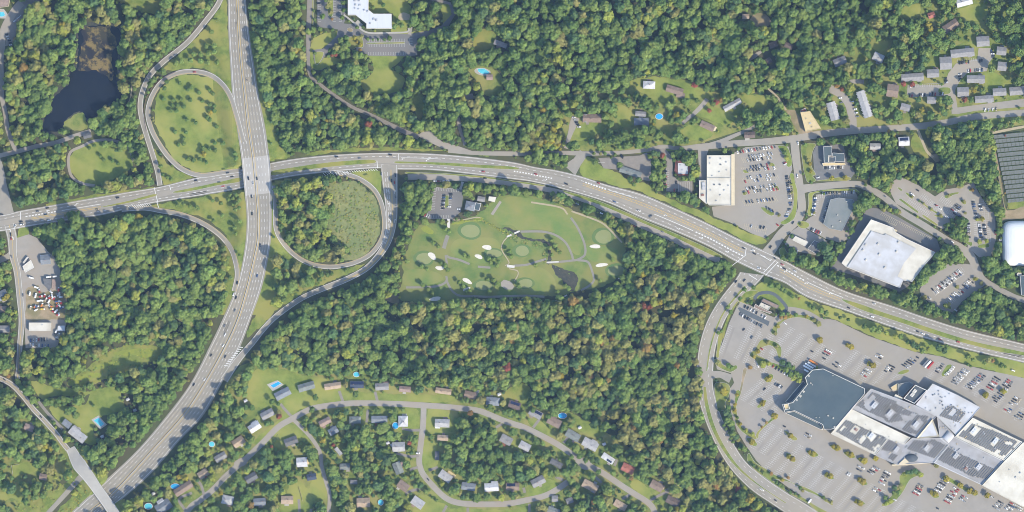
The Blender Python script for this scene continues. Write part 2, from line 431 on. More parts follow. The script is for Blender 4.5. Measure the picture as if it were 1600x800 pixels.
EEN = resample(cr(EN, 5), 420); EES = resample(cr(ES, 5), 420)
BRIDGE_C = [(110, 700), (122, 722), (139, 744), (153, 764), (168, 785), (180, 803), (196, 830), (212, 860)]

def smooth(t): t = np.clip(t, 0, 1); return t * t * (3 - 2 * t)
FH = 7.0
def fprof(py):
    py = np.asarray(py, float)
    return FH * smooth((py - 40) / 170.0) * (1 - smooth((py - 325) / 175.0))

def build_zmap():
    gy = np.arange(MH) + MY0 + 0.5; gx = np.arange(MW) + MX0 + 0.5
    # freeway embankment
    o = np.argsort(EFL[:, 1]); lx = np.interp(gy, EFL[o, 1], EFL[o, 0])
    o = np.argsort(EFR[:, 1]); rx = np.interp(gy, EFR[o, 1], EFR[o, 0])
    n_at = np.interp(gx, EEN[:, 0], EEN[:, 1]); s_at = np.interp(gx, EES[:, 0], EES[:, 1])
    X, Y = np.meshgrid(gx, gy)
    d = np.maximum(np.maximum(lx[:, None] - X, X - rx[:, None]), 0)
    h = fprof(Y) * (1 - smooth((d - 5) / 26.0))
    corr = (Y > n_at[None, :] - 5) & (Y < s_at[None, :] + 5)
    h[corr] = 0
    # approach of the small road bridge at the bottom left
    bc = resample(cr(BRIDGE_C, 3), 160)
    L = pllen(bc)
    sub = (X > 60) & (X < 260) & (Y > 660) & (Y < 880)
    xs, ys = X[sub], Y[sub]
    dd = np.full(xs.shape, 1e9); tt = np.zeros(xs.shape)
    for i, (bx, by) in enumerate(bc):
        e = np.hypot(xs - bx, ys - by); k = e < dd
        dd[k] = e[k]; tt[k] = i / 159.0 * L
    h2 = 6.0 * smooth(tt / 45.0) * (1 - smooth((dd - 8) / 14.0))
    fmask = inpoly(xs, ys, [tuple(v) for v in EFL] + [tuple(v) for v in EFR[::-1]])
    h2[fmask] = 0
    h[sub] = np.maximum(h[sub], h2)
    ZMAP[:] = h
build_zmap()

def build_ground():
    b = MB().use(M['ground'])
    s = 4000
    xs = [-s, -1500, -900, 0, 900, 1500, s]
    for i in range(6):
        for j in range(6):
            b.face([(xs[i], xs[j], -0.3), (xs[i + 1], xs[j], -0.3), (xs[i + 1], xs[j + 1], -0.3), (xs[i], xs[j + 1], -0.3)])
    struct(b.build('ground'))
    b = MB().use(M['rough_grass'])
    st = 3
    idx = {}
    for (x0, x1, y0, y1) in ((300, 500, 30, 510), (60, 260, 660, 880)):
        for py in range(y0, y1, st):
            for px in range(x0, x1, st):
                c = [(px, py), (px + st, py), (px + st, py + st), (px, py + st)]
                z = [Zm(*p) for p in c]
                if max(z) < 0.06: continue
                b.face([(*W(c[k]), z[k] - 0.06) for k in (3, 2, 1, 0)])
    struct(b.build('embankment'))
build_ground()

# ---------------------------------------------------------------- open areas: lawns, golf course, pond, marsh
RES = [(352, 600), (375, 572), (400, 562), (440, 570), (480, 582), (540, 578), (640, 588), (700, 600), (760, 605), (825, 628), (885, 640), (935, 668), (985, 700), (1012, 735), (1062, 762), (1092, 800), (1092, 880), (210, 880), (240, 782), (300, 722), (335, 665)]
sheet('residential_grass', RES, 'yard', -0.12, mask=2)
RES2 = [(870, 160), (985, 125), (1110, 135), (1200, 150), (1235, 175), (1230, 212), (1160, 203), (1060, 235), (1000, 240), (900, 235), (870, 215)]
sheet('residential_grass', RES2, 'yard', -0.12, mask=4)
RES3 = [(1280, 60), (1440, 0), (1545, -5), (1610, 0), (1610, 195), (1400, 205), (1240, 215), (1225, 170), (1290, 110)]
sheet('residential_grass', RES3, 'yard', -0.12, mask=4)
RES4 = [(-40, 640), (60, 655), (120, 715), (60, 800), (60, 860), (-40, 860)]
sheet('residential_grass', RES4, 'yard', -0.12, mask=4)

LAWNS = [
 ('infield_grass', [(290, 117), (325, 120), (343, 131), (357, 150), (364, 175), (371, 205), (375, 240), (376, 260), (350, 266), (318, 270), (290, 262), (270, 245), (252, 215), (242, 185), (243, 158), (254, 136), (272, 121)], 'lawn'),
 ('verge_grass', [(353, -20), (356, 50), (358, 100), (361, 143), (350, 126), (325, 110), (300, 106), (275, 110), (257, 110), (262, 100), (296, 70), (325, 38), (345, 8), (349, -20)], 'rough_grass'),
 ('verge_grass', [(240, 235), (247, 240), (262, 255), (285, 271), (302, 277), (264, 288), (253, 284)], 'rough_grass'),
 ('verge_grass', [(236, 322), (250, 318), (310, 308), (376, 297), (384, 310), (386, 345), (383, 385), (374, 395), (355, 369), (335, 350), (310, 338), (280, 330), (250, 325)], 'rough_grass'),
 ('verge_grass', [(430, 372), (445, 390), (470, 410), (500, 420), (540, 420), (572, 410), (560, 420), (530, 434), (490, 449), (450, 472), (425, 492), (395, 522), (385, 525), (405, 475), (418, 425), (424, 385)], 'rough_grass'),
 ('verge_grass', [(545, 271), (592, 266), (595, 300), (594, 312), (580, 290), (565, 277)], 'lawn'),
 ('verge_grass', [(411, 150), (418, 190), (425, 225), (427, 248), (452, 244), (440, 225), (424, 185)], 'rough_grass'),
 ('verge_grass', [(905, 262), (918, 246), (938, 258), (960, 268), (985, 282), (1010, 288), (1030, 302), (1062, 318), (1075, 322), (1112, 338), (1150, 355), (1190, 371), (1196, 379), (1181, 383), (1150, 369), (1100, 344), (1050, 321), (1000, 300), (950, 287), (912, 275)], 'lawn'),
 ('verge_grass', [(1192, 440), (1200, 434), (1262, 467), (1325, 489), (1400, 516), (1450, 532), (1525, 552), (1610, 570), (1610, 592), (1540, 577), (1470, 556), (1430, 549), (1380, 532), (1330, 511), (1300, 498), (1262, 492), (1230, 484), (1215, 484), (1190, 468), (1160, 470), (1150, 480), (1172, 453)], 'lawn'),
 ('lawn', [(398, 580), (440, 577), (470, 585), (505, 592), (535, 600), (535, 625), (500, 632), (470, 640), (455, 652), (425, 688), (405, 695), (395, 690), (430, 660), (440, 640), (400, 636), (386, 612)], 'lawn'),
 ('lawn', [(540, 610), (600, 615), (700, 618), (705, 628), (640, 628), (540, 626)], 'lawn'),
 ('lawn', [(625, 640), (652, 640), (652, 672), (640, 676), (620, 672)], 'lawn'),
 ('lawn', [(670, 640), (700, 643), (710, 655), (706, 675), (668, 676)], 'lawn'),
 ('lawn', [(440, 668), (462, 662), (480, 684), (470, 690), (430, 700)], 'lawn'),
 ('lawn', [(660, 690), (680, 692), (684, 724), (662, 735)], 'lawn'),
 ('lawn', [(655, 775), (680, 782), (700, 795), (660, 830), (640, 820)], 'lawn'),
 ('lawn', [(705, 795), (760, 796), (800, 796), (830, 792), (830, 815), (705, 815)], 'lawn'),
 ('lawn', [(828, 752), (862, 750), (872, 760), (840, 774), (825, 774)], 'lawn'),
 ('lawn', [(985, 757), (1002, 752), (1022, 778), (1012, 783)], 'lawn'),
 ('lawn', [(840, 655), (862, 675), (855, 682), (825, 660)], 'lawn'),
 ('lawn', [(795, 690), (822, 688), (840, 700), (815, 706)], 'lawn'),
 ('lawn', [(455, 757), (475, 755), (488, 790), (475, 800), (440, 800), (440, 788)], 'lawn'),
 ('lawn', [(495, 740), (510, 745), (508, 780), (480, 778)], 'lawn'),
 ('lawn', [(900, 655), (925, 660), (945, 675), (935, 684), (910, 675)], 'lawn'),
 ('lawn', [(790, 610), (815, 600), (830, 612), (815, 640), (790, 625)], 'rough_grass'),
 ('lawn', [(985, 130), (1000, 121), (1050, 122), (1075, 127), (1100, 140), (1115, 148), (1100, 155), (1060, 151), (1040, 158), (1013, 152)], 'lawn'),
 ('lawn', [(1062, 205), (1075, 197), (1094, 197), (1112, 207), (1110, 215), (1087, 219), (1069, 215)], 'lawn'),
 ('lawn', [(962, 165), (980, 168), (990, 186), (992, 195), (971, 198), (965, 185)], 'lawn'),
 ('lawn', [(893, 207), (910, 192), (935, 192), (941, 202), (932, 213), (912, 218), (893, 218)], 'lawn'),
 ('lawn', [(1090, 179), (1102, 165), (1125, 170), (1144, 180), (1149, 190), (1132, 194), (1107, 187)], 'lawn'),
 ('lawn', [(1156, 150), (1187, 150), (1200, 160), (1190, 174), (1175, 168)], 'lawn'),
 ('lawn', [(1498, 15), (1535, 5), (1543, 20), (1527, 33), (1507, 28)], 'lawn'),
 ('lawn', [(1445, 104), (1465, 87), (1467, 105), (1455, 108)], 'lawn'),
 ('lawn', [(1462, 88), (1500, 68), (1522, 65), (1524, 76), (1490, 80), (1470, 94)], 'lawn'),
 ('lawn', [(1538, 112), (1560, 116), (1580, 132), (1545, 140), (1538, 128)], 'lawn'),
 ('lawn', [(1362, 72), (1384, 62), (1388, 72), (1372, 80)], 'lawn'),
 ('lawn', [(1405, 17), (1437, 6), (1433, 30), (1418, 30)], 'lawn'),
 ('lawn', [(1424, 224), (1430, 206), (1445, 230), (1450, 248), (1432, 242)], 'rough_grass'),
 ('pasture', [(180, -5), (247, -5), (250, 18), (225, 20), (205, 10)], 'rough_grass'),
 ('lawn', [(19, 728), (42, 722), (58, 731), (48, 741), (33, 741), (31, 752), (33, 770), (42, 815), (28, 815), (24, 779), (-20, 795), (-20, 771), (25, 766)], 'lawn'),
 ('verge_grass', [(121, 735), (124, 748), (60, 815), (30, 815), (60, 782), (90, 764), (108, 749)], 'rough_grass'),
 ('verge_grass', [(135, 753), (144, 770), (118, 797), (96, 815), (76, 815), (123, 766)], 'rough_grass'),
 ('meadow', [(49, 597), (79, 602), (122, 610), (145, 610), (185, 600), (200, 592), (205, 597), (150, 616), (87, 619), (63, 622)], 'lawn'),
 ('meadow', [(143, 612), (185, 608), (190, 625), (194, 642), (166, 648), (157, 652), (146, 672), (150, 690), (136, 694), (106, 665), (92, 660), (78, 638), (98, 634), (133, 632)], 'lawn'),
 ('marsh_grass', [(104, 600), (128, 580), (150, 564), (182, 543), (240, 539), (254, 553), (228, 570), (190, 582), (160, 594), (130, 604)], 'rough_grass'),
 ('marsh_weed', [(180, 550), (232, 544), (242, 550), (230, 561), (215, 556), (185, 554)], 'lime'),
 ('marsh_weed', [(146, 573), (165, 567), (180, 565), (160, 576), (148, 578)], 'lime'),
 ('marsh_weed', [(112, 590), (140, 583), (160, 585), (130, 597), (110, 600)], 'lime'),
 ('campus_grass', [(575, 86), (632, 86), (612, 107), (632, 120), (625, 140), (597, 148), (572, 141), (562, 127), (580, 117), (584, 100)], 'lawn'),
 ('campus_grass', [(488, 62), (520, 50), (534, 52), (500, 78), (490, 92), (505, 90), (560, 92), (570, 98), (535, 96), (498, 110), (486, 100)], 'lawn'),
 ('campus_grass', [(575, -10), (620, -10), (640, 10), (636, 48), (613, 50), (612, 22), (584, 22), (577, 16)], 'lawn'),
 ('campus_grass', [(550, 48), (600, 52), (640, 50), (690, 44), (690, 8), (705, 6), (700, 40), (680, 52), (640, 55), (575, 53)], 'lawn'),
 ('house_clearing', [(740, 62), (756, 45), (775, 55), (770, 75), (745, 84)], 'rough_grass'),
 ('house_clearing', [(735, 105), (770, 105), (782, 118), (784, 145), (760, 150), (750, 132), (738, 122)], 'yard'),
 ('clearing', [(1172, 28), (1188, 20), (1205, 32), (1198, 42), (1178, 40)], 'dirt'),
 ('clearing', [(645, 148), (660, 146), (662, 175), (655, 190), (648, 170)], 'rough_grass'),
 ('verge_grass', [(28, 356), (40, 352), (46, 368), (38, 380), (30, 385)], 'lawn'),
 ('verge_grass', [(100, 330), (140, 318), (236, 298), (238, 292), (205, 296), (140, 306), (72, 318)], 'rough_grass'),
 ('verge_grass', [(480, 243), (560, 236), (680, 236), (760, 244), (740, 238), (600, 230), (500, 236)], 'rough_grass'),
]
for nm, p, m in LAWNS:
    sheet(nm, p, m, 0.02, smooth=True)
sheet('oval_lawn', [(118, 232), (150, 222), (180, 223), (202, 236), (208, 258), (190, 273), (160, 287), (135, 287), (115, 275), (108, 255)], 'lawn', 0.02, True)
sheet('scrub_meadow', [(497, 290), (530, 285), (555, 284), (575, 297), (588, 315), (593, 340), (592, 365), (580, 390), (560, 403), (535, 407), (530, 390), (512, 370), (505, 340), (500, 315)], 'marsh', 0.02, True, mask=0)
sheet('scrub_meadow', [(430, 400), (470, 412), (520, 424), (560, 416), (520, 436), (470, 455), (430, 480), (425, 440)], 'rough_grass', 0.04, True, mask=4)
# pond
sheet('pond_margin', [(121, 40), (172, 34), (197, 46), (192, 90), (189, 120), (192, 138), (197, 152), (180, 166), (163, 177), (152, 189), (130, 193), (112, 184), (104, 196), (96, 212), (62, 210), (63, 183), (76, 172), (74, 158), (90, 138), (102, 128), (106, 108), (114, 100), (116, 70)], 'swamp', 0.0, True, mask=1)
sheet('pond_water', [(127, 45), (170, 40), (190, 50), (186, 75), (184, 100), (182, 120), (186, 135), (191, 150), (176, 160), (161, 170), (151, 182), (136, 186), (131, 176), (116, 177), (101, 190), (93, 204), (69, 204), (70, 185), (82, 172), (80, 160), (95, 142), (107, 130), (110, 112), (119, 108), (122, 78)], 'water', 0.03, True)
sheet('pond_weed', [(127, 44), (150, 43), (172, 40), (174, 50), (182, 67), (175, 90), (176, 125), (160, 116), (146, 109), (122, 110), (125, 87), (130, 62)], 'algae', 0.08, True)
sheet('pond_island', [(107, 185), (125, 176), (132, 182), (136, 202), (105, 202), (99, 194)], 'yard', 0.12, True)

# golf course
sheet('golf_course', [(648, 362), (660, 350), (700, 350), (716, 344), (745, 336), (768, 316), (790, 305), (830, 306), (870, 318), (900, 330), (940, 345), (965, 365), (977, 385), (974, 410), (968, 430), (955, 442), (930, 450), (900, 455), (870, 462), (840, 464), (790, 466), (745, 465), (700, 472), (665, 474), (630, 470), (624, 455), (630, 430), (629, 405), (638, 385)], 'golf', 0.02, True)
def qg(pts): return q(780, 340, 5.714, pts)
def qh(pts): return q(620, 350, 6.155, pts)
def qc(pts): return q(620, 270, 8.0, pts)
sheet('fairway', [(772, 334), (790, 309), (820, 309), (850, 315), (885, 330), (903, 352), (911, 375), (905, 398), (892, 392), (880, 374), (862, 362), (840, 358), (812, 360), (800, 352), (780, 350)], 'fairway', 0.07, True, mask=None)
sheet('fairway', [(712, 375), (735, 372), (770, 372), (782, 385), (775, 405), (745, 412), (715, 402), (704, 390)], 'fairway', 0.07, True, mask=None)
sheet('fairway', [(632, 425), (660, 420), (690, 430), (688, 440), (660, 446), (632, 445)], 'fairway', 0.07, True, mask=None)
sheet('fairway', [(815, 415), (850, 420), (868, 440), (860, 457), (820, 458), (812, 440)], 'fairway', 0.07, True, mask=None)
sheet('fairway', [(915, 385), (960, 388), (968, 402), (950, 412), (920, 405)], 'fairway', 0.07, True, mask=None)
GREENS = [(735, 361, 15, 10), (663, 404, 12, 9), (772, 396, 12, 6), (816, 392, 10.5, 8), (943, 370, 13, 10.5), (963, 423, 13, 8), (756, 446, 13.5, 7), (821, 443, 11.5, 7)]
for i, (x, y, rx, ry) in enumerate(GREENS):
    sheet('green_fringe', ell(x - 1, y - 0.5, rx * 1.3, ry * 1.35, 0, 24, .1, i), 'fringe', 0.11, mask=None)
    sheet('putting_green', ell(x, y, rx, ry, 0, 24, .06, i + 20), 'green', 0.15, mask=None)
BUNK = [(761, 386.5, 8, 3.4, .1), (748, 401, 6, 3.4, .3), (675, 400, 7.5, 4.2, .6), (687, 419, 6.2, 3.4, .1), (730, 439, 7.5, 3.6, .5), (680, 467, 9.5, 3.1, -.1), (930, 385, 9.2, 2.8, 0), (940, 414, 9, 3.0, -.1), (974, 434, 7.5, 2.6, -.1), (729, 452, 6, 2.6, -.3)]
for i, (x, y, rx, ry, a) in enumerate(BUNK):
    sheet('bunker_sand', ell(x, y, rx, ry, a, 18, .2, i), 'sand', 0.19, mask=None)
sheet('swamp', [(862, 412), (878, 420), (902, 429), (901, 445), (894, 454), (883, 451), (878, 438), (867, 426)], 'swamp', 0.07, True, mask=0)
sheet('swamp', qg([(0, 95), (60, 100), (140, 160), (230, 200), (330, 205), (420, 240), (440, 330), (430, 410), (455, 410), (470, 330), (450, 230), (350, 190), (240, 175), (170, 130), (70, 85)]), 'swamp', 0.07, True, mask=None)
sheet('marsh_weed', qc([(300, 690), (370, 670), (440, 700), (460, 740), (400, 765), (340, 735)]), 'lime', 0.09, True, mask=None)
sheet('marsh_weed', qc([(690, 625), (840, 600), (1050, 565), (1070, 590), (900, 625), (740, 640)]), 'lime', 0.09, True, mask=None)

# ---------------------------------------------------------------- roads and car parks
def qz(x0, y0, s, pts): return q(x0, y0, s, pts)

def strip(name, L_, R_, m, lift, zf=None, grow=2.0, n=None):
    A = cr(L_, 4); B = cr(R_, 4)
    n = n or max(len(A), len(B)); A = resample(A, n); B = resample(B, n)
    lf = lift + nextlift()
    zf = zf or Zm
    b = MB().use(M[m] if isinstance(m, str) else m)
    b.grid([(*W(p), zf(*p) + lf) for p in A], [(*W(p), zf(*p) + lf) for p in B])
    o = struct(b.build(name))
    C = (A + B) / 2
    hw = np.linalg.norm(A - B, axis=1) / 2 + grow
    T = normals(C)
    for i in range(n - 1):
        fill([C[i] + T[i] * hw[i], C[i + 1] + T[i + 1] * hw[i + 1], C[i + 1] - T[i + 1] * hw[i + 1], C[i] - T[i] * hw[i]], 0)
    return A, B, lf

ROADLINES = []      # (name, centre line, width, lift) for traffic and markings
def ribbon(name, pts, w, m, lift=0.14, grow=1.5, step=4.0, flip=False):
    C = cr(pts, step)
    ws = np.interp(np.linspace(0, 1, len(C)), np.linspace(0, 1, len(w)), w) if isinstance(w, (list, tuple)) else np.full(len(C), float(w))
    T = normals(C)
    A = C + T * ws[:, None] / 2; B = C - T * ws[:, None] / 2
    lf = lift + nextlift()
    b = MB().use(M[m] if isinstance(m, str) else m)
    b.grid([(*W(p), Zm(*p) + lf) for p in A], [(*W(p), Zm(*p) + lf) for p in B])
    o = struct(b.build(name))
    for i in range(len(C) - 1):
        g = ws[i] / 2 + grow
        fill([C[i] + T[i] * g, C[i + 1] + T[i + 1] * g, C[i + 1] - T[i + 1] * g, C[i] - T[i] * g], 0)
    return C, A, B, lf

PAINT_W = MB().use(M['white_paint']); PAINT_Y = MB().use(M['yellow_paint']); STALL = MB().use(M['stall_paint']); STALL_Y = MB().use(M['stall_yellow'])
def pline(mb, pl, hw, zf):
    pl = np.asarray(pl, float); T = normals(pl)
    mb.grid([(*W(p), zf(*p)) for p in pl + T * hw], [(*W(p), zf(*p)) for p in pl - T * hw])
def dashes(mb, pl, hw, zf, on=4.0, off=8.0, start=0.0):
    pl = np.asarray(pl, float)
    s = np.concatenate([[0], np.cumsum(np.linalg.norm(np.diff(pl, axis=0), axis=1))])
    t = start
    while t + on < s[-1]:
        tt = np.array([t, t + on / 2, t + on])
        pline(mb, np.stack([np.interp(tt, s, pl[:, 0]), np.interp(tt, s, pl[:, 1])], 1), hw, zf)
        t += on + off
def off(pl, d): return pl + normals(pl) * d
def cut(pl, f0, f1):
    n = len(pl); return pl[int(f0 * n):max(int(f1 * n), int(f0 * n) + 3)]

# freeway
zfree = lambda x, y: float(fprof(y))
A, B, lf = strip('freeway', FL, FR, 'freeway', 0.26, zfree, grow=4, n=300)
A = np.asarray(A); B = np.asarray(B); C = resample(cr(FM, 4), 300)
zf = lambda x, y: zfree(x, y) + lf + 0.05
pline(PAINT_Y, A + (C - A) * 0.90, 0.28, zf); pline(PAINT_Y, B + (C - B) * 0.90, 0.28, zf)
pline(PAINT_W, A + (C - A) * 0.14, 0.25, zf); pline(PAINT_W, B + (C - B) * 0.13, 0.25, zf)
for f in (0.38, 0.64): dashes(PAINT_W, A + (C - A) * f, 0.21, zf, 4, 8)
for f in (0.34, 0.54, 0.73): dashes(PAINT_W, B + (C - B) * f, 0.21, zf, 4, 8, 3)
WEAR = MB().use(M['wheel_wear'])
zw = lambda x, y: zfree(x, y) + lf + 0.025
for f in (0.26, 0.51, 0.77): pline(WEAR, A + (C - A) * f, 0.85, zw)
for f in (0.24, 0.44, 0.635, 0.82): pline(WEAR, B + (C - B) * f, 0.85, zw)
zs = lambda x, y: zfree(x, y) + lf + 0.015
SHO = MB().use(M['asphalt'])
pline(SHO, A + (C - A) * .06, 1.1, zs); pline(SHO, B + (C - B) * .06, 1.1, zs); pline(SHO, B + (C - B) * .945, .7, zs)
struct(SHO.build('hard_shoulders'))
pr = random.Random(8)
for _ in range(26):
    E = A if pr.random() < .5 else B; f = pr.choice((.26, .51, .77) if E is A else (.24, .44, .635, .82)); a = pr.uniform(0, .93)
    pline(WEAR, cut(E + (C - E) * f, a, a + pr.uniform(.01, .05)), pr.uniform(1.4, 1.75), lambda x, y: zw(x, y) - .006)
FREE = (A, B, C, lf)

# divided road
A, B, lfE = strip('main_road', EN, ES, 'asphalt', 0.20, lambda x, y: 0.0, grow=5.5, n=420)
zE = lambda x, y: lfE + 0.05
EA, EB = A, B
pline(PAINT_W, A + (B - A) * 0.06, 0.25, zE); pline(PAINT_W, A + (B - A) * 0.94, 0.25, zE)
dashes(PAINT_W, A + (B - A) * 0.24, 0.28, zE, 4, 7); dashes(PAINT_W, A + (B - A) * 0.78, 0.28, zE, 4, 7, 2)

for f in (0.15, 0.32, 0.70, 0.86): pline(WEAR, A + (B - A) * f, 0.8, lambda x, y: lfE + 0.025)
for _ in range(24):
    f = pr.choice((.15, .32, .70, .86)); a = pr.uniform(0, .94); pline(WEAR, cut(A + (B - A) * f, a, a + pr.uniform(.01, .05)), 1.6, lambda x, y: lfE + 0.02)
# ramps
R1 = ribbon('ramp', [(352, -40), (344, 0), (322, 32), (292, 67), (257, 95), (235, 117), (223, 142), (219, 165), (222, 187), (227, 205), (238, 240), (246, 267), (250, 290)], 8.5, 'freeway', 0.34)
R2 = ribbon('ramp', [(381, 222), (370, 180), (360, 150), (345, 129), (325, 116), (297, 111.5), (270, 117), (250, 131), (236, 154), (231, 177), (236, 200), (247, 222), (265, 247), (287, 265.5), (315, 274), (350, 269.5), (376, 266)], 8, 'freeway', 0.36)
R3 = ribbon('ramp', [(190, 327), (225, 325), (250, 329), (282, 335), (315, 348), (342, 366), (360, 387), (368, 408), (371, 430), (366, 455)], 8, 'freeway', 0.34, grow=3.5)
R4 = ribbon('ramp', [(429, 290), (431, 330), (432, 358), (443, 380), (460, 398), (482, 411), (512, 417), (540, 414), (562, 407), (580, 396), (594, 378), (600, 360), (600, 338), (595, 315), (584, 296), (566, 282), (547, 274), (525, 270)], 7.5, 'freeway', 0.34)
R5 = ribbon('ramp', [(608, 258), (609, 280), (611, 310), (612, 340), (609, 365), (602, 384), (588, 404), (570, 421), (540, 437), (507, 450), (475, 464), (450, 480), (427, 498), (410, 516), (395, 535), (372, 562), (350, 594)], [27, 24, 20, 17, 13, 11, 9.5, 9, 9, 8.5, 8.5, 8.5, 8.5, 8.5, 9, 11, 13], 'freeway', 0.32, grow=6.5)
for (C_, A_, B_, l_) in (R1, R2, R3, R4):
    z_ = (lambda l: (lambda x, y: Zm(x, y) + l + 0.05))(l_)
    pline(PAINT_W, C_ + (A_ - C_) * 0.78, 0.2, z_); pline(PAINT_W if (C_ is R1[0]) else PAINT_Y, C_ + (B_ - C_) * 0.78, 0.2, z_)
C_, A_, B_, l_ = R5
z5 = lambda x, y: Zm(x, y) + l_ + 0.05
pline(PAINT_W, C_ + (A_ - C_) * 0.86, 0.22, z5); pline(PAINT_W, C_ + (B_ - C_) * 0.86, 0.22, z5)
pline(PAINT_Y, cut(C_ + (B_ - C_) * 0.22, 0.02, 0.48), 0.25, z5); pline(PAINT_Y, cut(C_ + (B_ - C_) * 0.10, 0.02, 0.48), 0.25, z5)
for f in (0.25, 0.55): dashes(PAINT_W, cut(C_ + (A_ - C_) * f, 0.03, 0.30), 0.25, z5, 6, 3)
# frontage road
FRO = ribbon('frontage_road', [(637, 277), (660, 276.5), (725, 279), (800, 287), (850, 295), (888, 304), (925, 317), (962, 334), (1000, 351), (1050, 373), (1090, 393), (1124, 408)], [9, 9, 8.5, 7.5, 7.5, 8, 8, 8.5, 8.5, 8.5, 8.5, 8], 'street', 0.16)
# left edge roads
ribbon('road', [(-34, 200), (-6, 250), (4, 295), (11, 335)], [12, 14, 15, 22], 'asphalt', 0.15, grow=5)
LR = ribbon('road', [(14, 350), (19, 372), (21, 400), (27, 425), (31, 462), (34, 500), (31, 540), (29, 575), (27, 592)], [17, 15, 12, 11, 11, 10, 9, 8, 8], 'asphalt', 0.16)
for R_ in (R1, R2, R3, R4): pline(WEAR, R_[0], 1.3, (lambda l: (lambda x, y: Zm(x, y) + l + .025))(R_[3]))
zl = lambda x, y: LR[3] + 0.05
pline(PAINT_Y, LR[0], 0.3, zl); pline(PAINT_W, LR[0] + (LR[1] - LR[0]) * .8, 0.2, zl); pline(PAINT_W, LR[0] + (LR[2] - LR[0]) * .8, 0.2, zl)
ribbon('road', [(22, 392), (10, 402), (-10, 409), (-40, 415)], 9, 'asphalt', 0.15)
SWR = ribbon('road', [(-50, 560), (-10, 586), (17, 600), (36, 619), (52, 639), (70, 658), (87, 677), (98, 692), (110, 708), (120, 728)], 8.5, 'asphalt', 0.15)
pline(PAINT_Y, SWR[0], 0.25, lambda x, y: SWR[3] + 0.05)
pline(PAINT_W, SWR[0] + (SWR[1] - SWR[0]) * .75, 0.2, lambda x, y: SWR[3] + 0.05); pline(PAINT_W, SWR[0] + (SWR[2] - SWR[0]) * .75, 0.2, lambda x, y: SWR[3] + 0.05)
ribbon('ramp', [(133, 741), (124, 748), (105, 769), (84, 792), (60, 818), (30, 850)], [10, 8, 7, 7, 7, 7], 'freeway', 0.30)
ribbon('park_lane', [(5, 70), (2, 95), (3, 130), (3, 152), (8, 175), (11, 198), (17, 217), (25, 236)], 7, 'street', 0.14)
ribbon('park_lane', [(34, 4), (25, 14), (12, 34), (4, 54), (1, 80)], 12, 'street', 0.13)
ribbon('park_lane', [(-20, 246), (0, 243), (37, 234), (60, 228), (87, 223), (112, 214), (142, 205)], 7, 'street', 0.14)
sheet('car_park', [(24, 12), (38, 0), (60, -10), (75, -10), (48, 12), (30, 36), (20, 70), (8, 72), (12, 40)], 'drive', 0.06)
ribbon('oval_path', [(148, 290), (130, 287), (113, 277), (107, 257), (110, 238), (127, 229), (150, 219.5), (180, 220), (201, 232), (209, 252)], 4.2, 'street', 0.10)
ribbon('trail', [(207, 120), (205, 145), (202, 158), (196, 166)], 2.2, 'tanpath', 0.08)
# campus
CAMP = ribbon('campus_road', [(483, -40), (484, 0), (482, 55), (482, 100), (486, 120), (500, 132), (520, 147), (550, 167), (580, 180), (612, 196), (640, 209), (655, 214)], [9, 8, 8, 7, 5.5, 5, 5, 5, 5, 6, 7, 8], 'drive', 0.14)
sheet('gravel_lot', [(652, 212), (660, 206), (675, 205), (690, 221), (715, 228), (738, 236), (740, 241), (715, 237), (690, 231), (668, 221)], 'street', 0.10)
ribbon('driveway', [(716, 186), (719, 203), (727, 227)], 5, 'street', 0.12)
sheet('car_park', [(494, -40), (538, -40), (540, 30), (534, 44), (496, 42)], 'lot_dark', 0.08)
sheet('campus_drive', [(530, 36), (552, 38), (562, 44), (570, 52), (640, 53), (668, 48), (690, 40), (706, 22), (702, 8), (707, 6), (712, 22), (700, 42), (672, 56), (652, 60), (652, 86), (640, 88), (575, 87), (556, 80), (556, 60), (545, 58), (536, 62), (512, 82), (500, 98), (492, 100), (488, 78), (505, 76), (526, 56), (528, 46), (496, 42)], 'lot_dark', 0.10)
ribbon('footpath', [(537, 23), (550, 33), (562, 44), (575, 51), (600, 51.5), (636, 50), (638, 44)], 2.6, 'concrete', 0.20)
ribbon('footpath', [(557, 33), (566, 42)], 6, 'concrete', 0.19)
ribbon('campus_drive', [(640, 54), (642, 42)], 5, 'street', 0.16)
sheet('patio', ell(632, 26, 9, 7, 0, 14, .3, 4), 'tanpath', 0.10)
ribbon('campus_road', [(655, -5), (680, 0), (705, 6)], 4, 'drive', 0.14)
# south neighbourhood
S1 = ribbon('street', [(250, 862), (294, 797), (312, 782), (333, 765), (354, 743), (385, 716), (411, 691), (435, 667), (457, 654), (477, 643), (493, 637), (536, 631), (572, 630), (620, 631), (656, 633), (700, 636), (744, 641), (765, 648), (784, 656), (804, 663), (822, 669), (860, 688), (880, 700), (905, 718), (925, 730), (945, 741), (970, 758), (992, 772), (1012, 785), (1022, 798), (1030, 830)], 9, 'street', 0.14, grow=3)
ribbon('street', [(457, 654), (468, 665), (487, 685), (500, 707), (503, 730), (510, 755), (515, 775), (513, 810)], 6, 'street', 0.13, grow=2)
ribbon('street', [(662, 634), (661, 665), (658, 690), (655, 718), (657, 732), (664, 745), (682, 765), (698, 779), (718, 786), (750, 788), (792, 787), (825, 781), (850, 775), (870, 765), (887, 753)], 9, 'street', 0.13, grow=2.5)
sheet('street', ell(377, 722, 11, 7, -.4, 16, .15, 3), 'street', 0.16)
sheet('street', ell(912, 724, 14, 9, .5, 16, .1, 3), 'street', 0.16)
